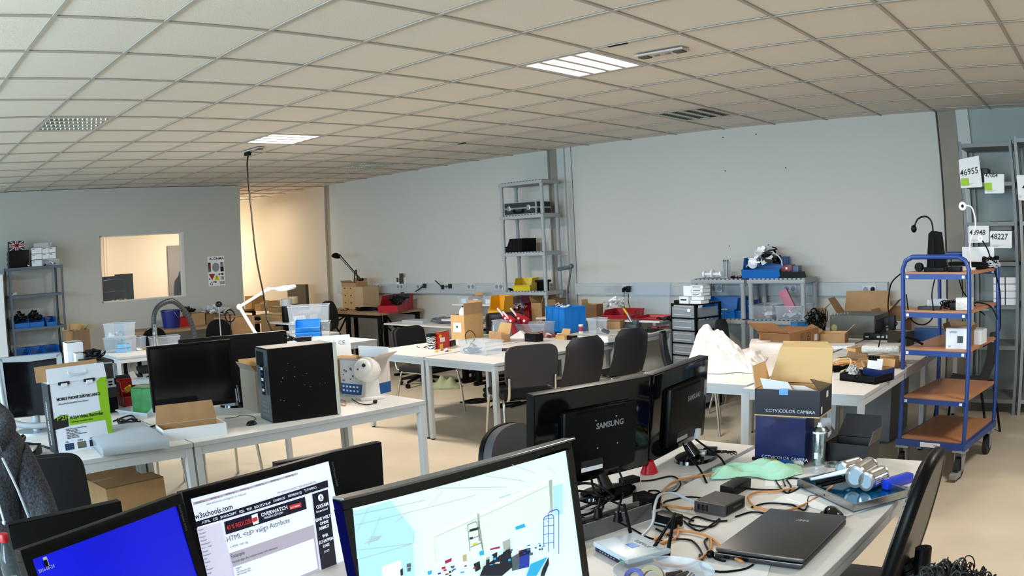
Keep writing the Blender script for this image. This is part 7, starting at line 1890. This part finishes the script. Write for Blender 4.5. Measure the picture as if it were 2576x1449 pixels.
part('gooseneck', G().tube([(0, 0, .01), (.0, 0, .18), (.05, 0, .30), (.03, 0, .42), (-.03, 0, .44)], .006, smooth=6), WHT, t, 60)
part('ring_head', G().lathe([(.012, -.008), (.028, -.008), (.03, .008), (.012, .008), (.012, -.008)], 20, Matrix.Translation((-.045, 0, .435)) @ Matrix.Rotation(PI / 2, 4, 'X')), WHT, t, 50)
part('lens', G().cyl((-.045, -.008, .435), (-.045, .008, .435), .011), BLK, t)
t = thing('web_camera', 'black-necked camera with a white lens ring at the right of the trolley top', 'camera', ontr(.50, .66, zt))
part('neck', G().tube([(0, 0, 0), (-.03, 0, .12), (-.08, 0, .20)], .006, smooth=4), BLK, t, 60); part('ring_head', G().lathe([(.010, -.008), (.022, -.008), (.022, .008), (.01, .008), (.01, -.008)], 18, Matrix.Translation((-.09, 0, .21)) @ Matrix.Rotation(PI / 2, 4, 'X')), WHT, t, 50)
one('display_board', 'white flat panel standing at the back of the trolley top', 'panel', G().box((-.14, 0, 0), (.14, .01, .15), bev=.002), WCARD, ontr(.36, .72, zt), trz)
one('black_device', 'long low black device on the trolley top', 'device', G().box((-.16, -.05, 0), (.16, .05, .05), bev=.01), BLKM, ontr(.34, .50, zt), trz - .3, smooth=50)
one('white_board', 'white board lying under the gadgets on the trolley top', 'board', G().box((-.20, -.12, 0), (.16, .12, .022)), WHT, ontr(.24, .34, zt + .001), trz)
t = one('black_device', 'small black box with an antenna on the front of the trolley top', 'device', G().box((-.08, -.03, 0), (.08, .03, .03), bev=.004).cyl((-.01, 0, .03), (-.005, 0, .22), .006), BLK, ontr(.22, .09, zt), trz, smooth=40)
one('black_adapter', 'black adapter with a wheel plug at the front left of the trolley top', 'adapter', G().cyl((0, -.02, .03), (0, .02, .03), .03), BLK, ontr(.09, .10, zt), trz, smooth=40)
one('power_brick', 'black power brick at the front right of the trolley top', 'adapter', G().box((-.05, -.03, 0), (.05, .03, .035), bev=.005).cyl((-.03, 0, .035), (-.03, 0, .09), .004), BLK, ontr(.38, .09, zt), trz, smooth=40)
tangle('black cables knotted at the right rear post of the trolley', ontr(.47, .66, zt), .09, 9, seed=141, r=.0045, hs=.08, sy=1)
tangle('white cables hanging at the right rear post of the trolley', ontr(.50, .68, zt), .08, 4, WHC, seed=142, r=.006, hs=.05, sy=1)
cords = [('black cord hanging from the left front post of the trolley top', [(-.01, .0, 1.36), (-.10, 0, 1.28), (-.12, 0, 1.10), (-.05, 0, 1.02), (-.16, 0, .98), (-.2, 0, .86)]),
         ('thin black cord looping down from the trolley top board', [(.24, .05, 1.34), (.22, .02, 1.22), (.23, .02, 1.08), (.15, .02, 1.02), (.05, .02, 1.06), (.02, .01, 1.22)]),
         ('black cord swinging diagonally under the trolley top board', [(.33, .3, 1.33), (.36, .32, 1.22), (.43, .4, 1.12), (.50, .45, 1.05)]),
         ('black cord running straight down behind the trolley front', [(.34, .35, 1.34), (.35, .35, 1.1), (.34, .35, .9)]),
         ('thick black cord down the right rear post of the trolley', [(.50, .70, 1.36), (.54, .74, 1.2), (.54, .76, 1.0), (.53, .76, .9), (.48, .70, .84), (.42, .66, .80)]),
         ('black cord over the second board of the trolley', [(.40, .3, 1.13), (.46, .4, 1.14), (.52, .55, 1.10), (.53, .7, 1.0)])]
for l, p_ in cords: cord(l, [Vector(ontr(*q)) for q in p_], .005, BLK, k=6, group='black cords on the trolley')
one('cable_coupler', 'two black plugs hanging by the left post of the trolley', 'plug', G().box((-.025, -.02, -.05), (.025, .02, .05), bev=.008).box((-.06, -.02, -.02), (-.02, .02, .03), bev=.008), BLK, ontr(-.09, .0, 1.03), smooth=40)
z2 = 1.115
bz_ = ontr(.18, .14, z2)
p = Vector(ontr(.13, .16, z2 + .035)); bullet('white ribbed camera lying on the second trolley board', p, p + Vector((.14, .05, .0)), .028, WHT, BLK, group=None)
one('black_adapter', 'black wired adapter on the second trolley board', 'adapter', G().box((-.05, -.03, 0), (.05, .03, .05), bev=.006), BLK, ontr(.38, .12, z2), smooth=40)
tangle('thin black cable around the adapters on the second board', ontr(.32, .12, z2), .08, 7, seed=143, r=.003, hs=.06)
t = one('clear_pack', 'clear crinkled plastic pack at the right of the second trolley board', 'packaging', G().box((-.06, -.04, 0), (.06, .04, .085), bev=.01), mat('bubble_film', 'd9d6d0', .15), ontr(.45, .10, z2), trz, smooth=50)
one('black_strip', 'dark strip with a copper end on the second trolley board', 'device', G().box((-.10, -.02, 0), (.08, .02, .02), bev=.004), DGR, ontr(.18, .10, z2), trz)
z3 = .865
pz = ontr(.33, .06, z3)
t = carton('white product box with a dark square picture on the middle trolley board', ontr(.32, .05, z3), trz + .05, .16, .10, .135, closed=True, mo=WCARD)
part('dark_square', G().box((.09, -.001, .04), (.135, 0, .085), bev=.0), mat('square_grey', '3a3d45', .5), t); text('JANSJO', t, DGR, .018, (.03, -.001, .105), FR, name='box_print'); text('LED', t, MGR, .012, (.02, -.001, .012), FR, name='box_print')
carton('brown open carton behind the white product box on the trolley', ontr(.26, .17, z3), trz, .20, .16, .10, (None, 10, 20, 30), CARDD, CARD, fl=.05)
carton('white carton at the right of the middle trolley board', ontr(.42, .30, z3), trz, .10, .14, .10, closed=True, mo=WCARD)
one('device_cable', 'black lead lying over the left edge of the middle trolley board', 'cable', G().tube([Vector((-.06, 0, .03)), Vector((.0, .02, .06)), Vector((.12, .05, .012))], .008, smooth=4), BLK, ontr(.0, .05, z3), smooth=50)
# ------------------------------------------------------------------ grey metal shelf contents, at the right
def psheet(label, corners, y, word, wsz, wpos, col=PAP, group='numbered order sheets'):
    P = [aty(*c, y) for c in corners]      # top-left, top-right, bottom-right, bottom-left
    t = thing('order_sheet', label, 'paper', (P[3].x, y, P[3].z), 0, group)
    o = P[3]
    g = G().poly([((p - o).x, (p - o).z) for p in (P[3], P[2], P[1], P[0])], (-.002, .0), axis='y'); part('sheet', g, col, t)
    g = G().poly([((p - o).x + .008, (p - o).z + .006) for p in (P[3], P[2], P[1], P[0])], (.001, .002), axis='y'); part('sheet', g, col, t)
    tp = aty(*wpos, y) - o
    ang_ = math.atan2((P[1] - P[0]).z, (P[1] - P[0]).x)
    text(word, t, ink, wsz, (tp.x, -.003, tp.z), (PI / 2, -ang_, 0), name='handwriting', wt=.0008, shear=.1)
    g = G()
    hgt = (P[0] - P[3]).z; wid = (P[2] - P[3]).x
    for k in range(4): g.box((wid * .08, -.0028, hgt * (.08 + .035 * k)), (wid * (.4 + .12 * (k % 3)), -.002, hgt * (.09 + .035 * k)))
    part('print_line', g, inkg, t).__setitem__('kind', 'stuff')
    return t, o
ys = 3.97
def v12(x, y): return (2220 + x * .30375, 260 + y * .30375)
t, o = psheet('tall order sheet reading 46955, leaning at the left of the upper shelf', [v12(630, 470), v12(790, 438), v12(822, 693), v12(650, 703)], ys, '46955', .078, v12(645, 605))
gn = mat('note_green', '9fc92c', .6)
def note(t, o, x0, y0, x1, y1):
    a = aty(*v12(x0, y1), ys) - o; b = aty(*v12(x1, y0), ys) - o
    part('sticky_note', G().box((a.x, -.0045, a.z), (b.x, -.003, b.z)), gn, t)
note(t, o, 653, 620, 715, 682)
t, o = psheet('smaller order sheet reading 47004, hanging over the shelf rail beside the tall one', [v12(842, 590), v12(1002, 592), v12(1003, 745), v12(847, 747)], ys, '47004', .052, v12(850, 612))
note(t, o, 848, 657, 905, 722)
psheet('order sheet reading 48948, half behind the white gooseneck', [v12(712, 1020), v12(875, 1020), v12(877, 1153), v12(712, 1155)], ys, '48948', .066, v12(720, 1090))
psheet('order sheet reading 48227, in front of the grey carton', [v12(890, 1062), v12(1066, 1064), v12(1066, 1200), v12(893, 1198)], ys, '48227', .072, v12(893, 1125))
psheet('order sheet with a big 4, cut by the right photo edge', [(2557, 442), (2580, 442), (2580, 505), (2562, 503)], ys, '4', .07, (2571, 478), group=None)
for k, (x0, x1, zt_, z0, l) in enumerate([(2470, 2478, 2.20, 2.06, 'dark file box edge behind the sheet 46955'),]):
    A = aty(2462, 455, 4.05); carton('dark box standing behind the sheet numbered 46955', (A.x, 4.05, 2.06), 0, .10, .2, .13, closed=True, mo=DGR)
def shbox(label, px0, px1, ptop, zb, y=4.03, d=.25, m=WCARD, **k):
    A = aty(px0, ptop, y); B = aty(px1, ptop, y); return carton(label, (A.x, y, zb), 0, B.x - A.x, d, A.z - zb, closed=True, mo=m, **k)
shbox('grey carton behind the sheet numbered 48227', 2490, 2545, 578, 1.71, d=.3, m=mat('card_grey', '777672', .7))
shbox('black box pair on the third level of the metal shelf', 2510, 2552, 670, 1.36, m=BLK, d=.2)
one('router_box', 'thin black box on a white pack behind the trolley top', 'box', G().box((0, 0, 0), (.16, .1, .02)), BLK, (aty(2448, 640, 4.03).x, 4.03, aty(2448, 640, 4.03).z - .02))
shbox('white pack under the thin black box on the metal shelf', 2455, 2492, 645, 1.36, m=WCARD, d=.1)
k = 0
for px in (2499, 2530):
    for r_ in range(4):
        z = .98 + r_ * .062
        A = aty(px, 800, 4.03); B = aty(px + 28, 800, 4.03)
        carton(['lowest', 'second', 'third', 'topmost'][r_] + (' white box of the left column' if px == 2499 else ' white box of the right column') + ' on the metal shelf', (A.x, 4.03, z), (r_ % 2) * .03 - .01, (B.x - A.x), .12, .058, closed=True, mo=WCARD, group='small white boxes on the metal shelf')
shbox('flat brown box on the metal shelf behind the trolley', 2436, 2464, 781, .98, m=CARDD, d=.12)
shbox('flat white box next to the brown one on the metal shelf', 2466, 2488, 780, .98, d=.12)
for k, (a_, b_, z0, m) in enumerate([(2563, 2576, 1.36, CARDD), (2563, 2576, 1.71, mat('file_brown', '5b4035', .7)), (2566, 2580, .98, WCARD)]):
    A = aty(a_, 600, 4.03); carton(['dark brown file box at the right photo edge', 'brown file box higher up at the right photo edge', 'white box low at the right photo edge'][k], (A.x, 4.03, z0), 0, .3, .3, .24, closed=True, mo=m)
# ------------------------------------------------------------------ people
hood = mat('hoodie_fabric', '3a3d45', .95, var=.75, vscale=120, bump=.6, bscale=160)
def skinbody(name, parent, verts, edges, radii, m, sub=2, root=0):
    me = bpy.data.meshes.new(name); me.from_pydata(verts, edges, []); me.materials.append(m)
    o = bpy.data.objects.new(name, me); COL.objects.link(o); o.parent = parent
    sk = o.modifiers.new('skin', 'SKIN'); sk.use_smooth_shade = True
    for i, r in enumerate(radii):
        v = me.skin_vertices[0].data[i]; v.radius = r if isinstance(r, tuple) else (r, r); v.use_root = (i == root)
    sb = o.modifiers.new('sub', 'SUBSURF'); sb.levels = sub; sb.render_levels = sub
    return o
# seated person in a hoodie, only the shoulder and sleeve reach into the photo
px_, py_ = .08, -3.03
t = thing('person', 'seated person in a dark grey flecked hoodie with white drawcords, cut by the left edge', 'person', (px_, py_, 0), math.radians(-12))
skin = mat('skin', 'b98c74', .5)
V = [(0, 0, .52), (0, 0, .70), (0, .0, .90), (0, .01, 1.03), (0, .0, 1.13),
     (.0, .15, 1.0), (.06, .225, .80), (.24, .22, .62), (.34, .14, .60),
     (.0, -.15, 1.0), (.05, -.235, .80), (.24, -.22, .62),
     (.22, .11, .50), (.44, .12, .50), (.22, -.11, .50), (.44, -.12, .50)]
E_ = [(0, 1), (1, 2), (2, 3), (3, 4), (3, 5), (5, 6), (6, 7), (7, 8), (3, 9), (9, 10), (10, 11), (0, 12), (12, 13), (0, 14), (14, 15)]
Rr = [(.17, .15), (.165, .15), (.155, .16), (.12, .12), (.07, .07), (.085, .085), (.07, .07), (.055, .055), (.04, .04), (.085, .085), (.07, .07), (.055, .055), (.09, .09), (.07, .07), (.09, .09), (.07, .07)]
skinbody('hoodie', t, V, E_, Rr, hood)
V = [(.44, .12, .50), (.47, .12, .28), (.47, .12, .06), (.58, .13, .045)]
for s in (1, -1):
    skinbody('trouser_leg', t, [(x, y * s, z) for x, y, z in V], [(0, 1), (1, 2), (2, 3)], [.07, .055, .045, .045], mat('trousers', '1e2430', .9))
hdm = part('head', G().ball((-.01, -.0, 1.27), .10, (1.0, .82, 1.18), 24, 16), skin, t, 60)
part('neck', G().cyl((-.0, 0, 1.08), (-.0, 0, 1.2), .055), skin, t, 60)
part('nose', G().ball((.095, 0, 1.25), .016, (1.2, .8, 1.3), 10, 8), skin, t, 60)
for s in (-1, 1):
    part('ear', G().ball((-.01, s * .085, 1.26), .022, (.6, .35, 1.1), 10, 8), skin, t, 60); part('eye', G().ball((.082, s * .032, 1.29), .011), WHT, t, 60)
part('hair', G().ball((-.025, 0, 1.30), .105, (1.0, .86, 1.1), 20, 12), mat('hair_dark', '0b0807', .6), t, 60)
part('hood', G().tube([(.09, .07, 1.05), (.02, .13, 1.10), (-.10, .08, 1.13), (-.13, 0, 1.12), (-.10, -.08, 1.13), (.02, -.13, 1.10), (.09, -.07, 1.05)], .045, 10, smooth=4), hood, t, 60)
part('drawcord', G().tube([(.13, .045, 1.02), (.165, .05, .9), (.17, .06, .80)], .005, 6, smooth=3).ball((.17, .06, .79), .009), WHC, t, 60)
part('drawcord', G().tube([(.13, .10, 1.01), (.15, .14, .9), (.15, .17, .76)], .005, 6, smooth=3).ball((.15, .17, .75), .009), WHC, t, 60)
for s in (1, -1):
    hp_ = Vector((.36, .13 * s, .60))
    g = G().ball(hp_ + Vector((.03, 0, 0)), .04, (1.1, .9, .5))
    for k in range(4): 
        b = hp_ + Vector((.06, (.027 - k * .018), .0)); g.tube([b, b + Vector((.028, 0, -.004)), b + Vector((.048, 0, -.018))], .0085, 6)
    g.tube([hp_ + Vector((.02, -.03 * s, 0)), hp_ + Vector((.05, -.045 * s, -.004)), hp_ + Vector((.07, -.04 * s, -.01))], .009, 6)
    part('hand', g, skin, t, 60)
side_chair('black chair the person in the hoodie sits beside', (-.12, -2.72, 0), math.radians(-98), 'pad', group=None)
# top of a dark curly head at the bottom right
t = thing('person', 'dark curly-haired person of whom only the top hair shows at the bottom right', 'person', (2.86, -2.505, 0.0), math.radians(100))
V = [(0, 0, .50), (0, 0, .75), (0, 0, .93), (0, 0, 1.02), (0, .17, .88), (.05, .24, .68), (.25, .18, .62), (0, -.17, .88), (.05, -.24, .68), (.25, -.18, .62), (.22, .1, .48), (.45, .1, .48), (.22, -.1, .48), (.45, -.1, .48), (.47, .1, .25), (.47, .1, .02), (.47, -.1, .25), (.47, -.1, .02)]
E_ = [(0, 1), (1, 2), (2, 3), (2, 4), (4, 5), (5, 6), (2, 7), (7, 8), (8, 9), (0, 10), (10, 11), (0, 12), (12, 13), (11, 14), (14, 15), (13, 16), (16, 17)]
skinbody('shirt', t, V, E_, [.15, .14, .12, .06, .07, .055, .04, .07, .055, .04, .085, .065, .085, .065, .055, .045, .055, .045], mat('shirt_dark', '22242c', .9))
part('head', G().ball((.0, 0, 1.085), .095, (1.0, .85, 1.15), 24, 16), skin, t, 60)
part('nose', G().ball((.10, 0, 1.075), .014), skin, t, 60)
for s in (-1, 1): part('ear', G().ball((0, s * .083, 1.075), .02, (.6, .35, 1.1), 10, 8), skin, t, 60)
t.scale = (1, 1, 1.014)
g = G(); rr = random.Random(77)
g.ball((-.01, 0, 1.10), .102, (1, .9, 1.1), 20, 12)
for k in range(420):
    a = rr.uniform(0, 2 * PI); e = rr.uniform(.15, 1.5); d = Vector((math.cos(a) * math.cos(e), math.sin(a) * math.cos(e) * .9, math.sin(e) * 1.1))
    b = Vector((-.01, 0, 1.10)) + d * .098; s1 = Vector((rr.uniform(-1, 1), rr.uniform(-1, 1), rr.uniform(-.4, 1))) * .02
    u1 = d.orthogonal().normalized(); u1 = (u1 + d.cross(u1) * rr.uniform(-2, 2) + d * rr.uniform(0, .6)).normalized(); u2 = (d + u1.cross(d) * rr.uniform(-1, 1)).normalized(); q_ = rr.uniform(.006, .016)
    g.tube([b + s1 * .3 + u1 * (q_ * math.cos(a_) + .004 * a_) + u2 * (q_ * math.sin(a_) + .002) for a_ in (0, .9, 1.8, 2.7, 3.6, 4.5)], .0010, 4, smooth=2)
part('hair', g, mat('hair_dark', '0b0807', .6), t, 60)
# bottle and white corner at the bottom left
q = at(16, 1335, .96)
t = thing('bottle', 'clear bottle with a red cap at the bottom left corner', 'bottle', (.895, -3.105, .72))
part('bottle_body', G().lathe([(.001, 0), (.031, 0), (.033, .01), (.033, .05), (.030, .06), (.033, .07), (.033, .13), (.028, .165), (.013, .20), (.013, .215)], 28), clearmat('bottle_clear', '4d5658', .45, .1), t, 50)
part('red_cap', G().lathe([(.0155, .208), (.0155, .228), (.014, .23), (.001, .23)], 24), RED, t, 40)
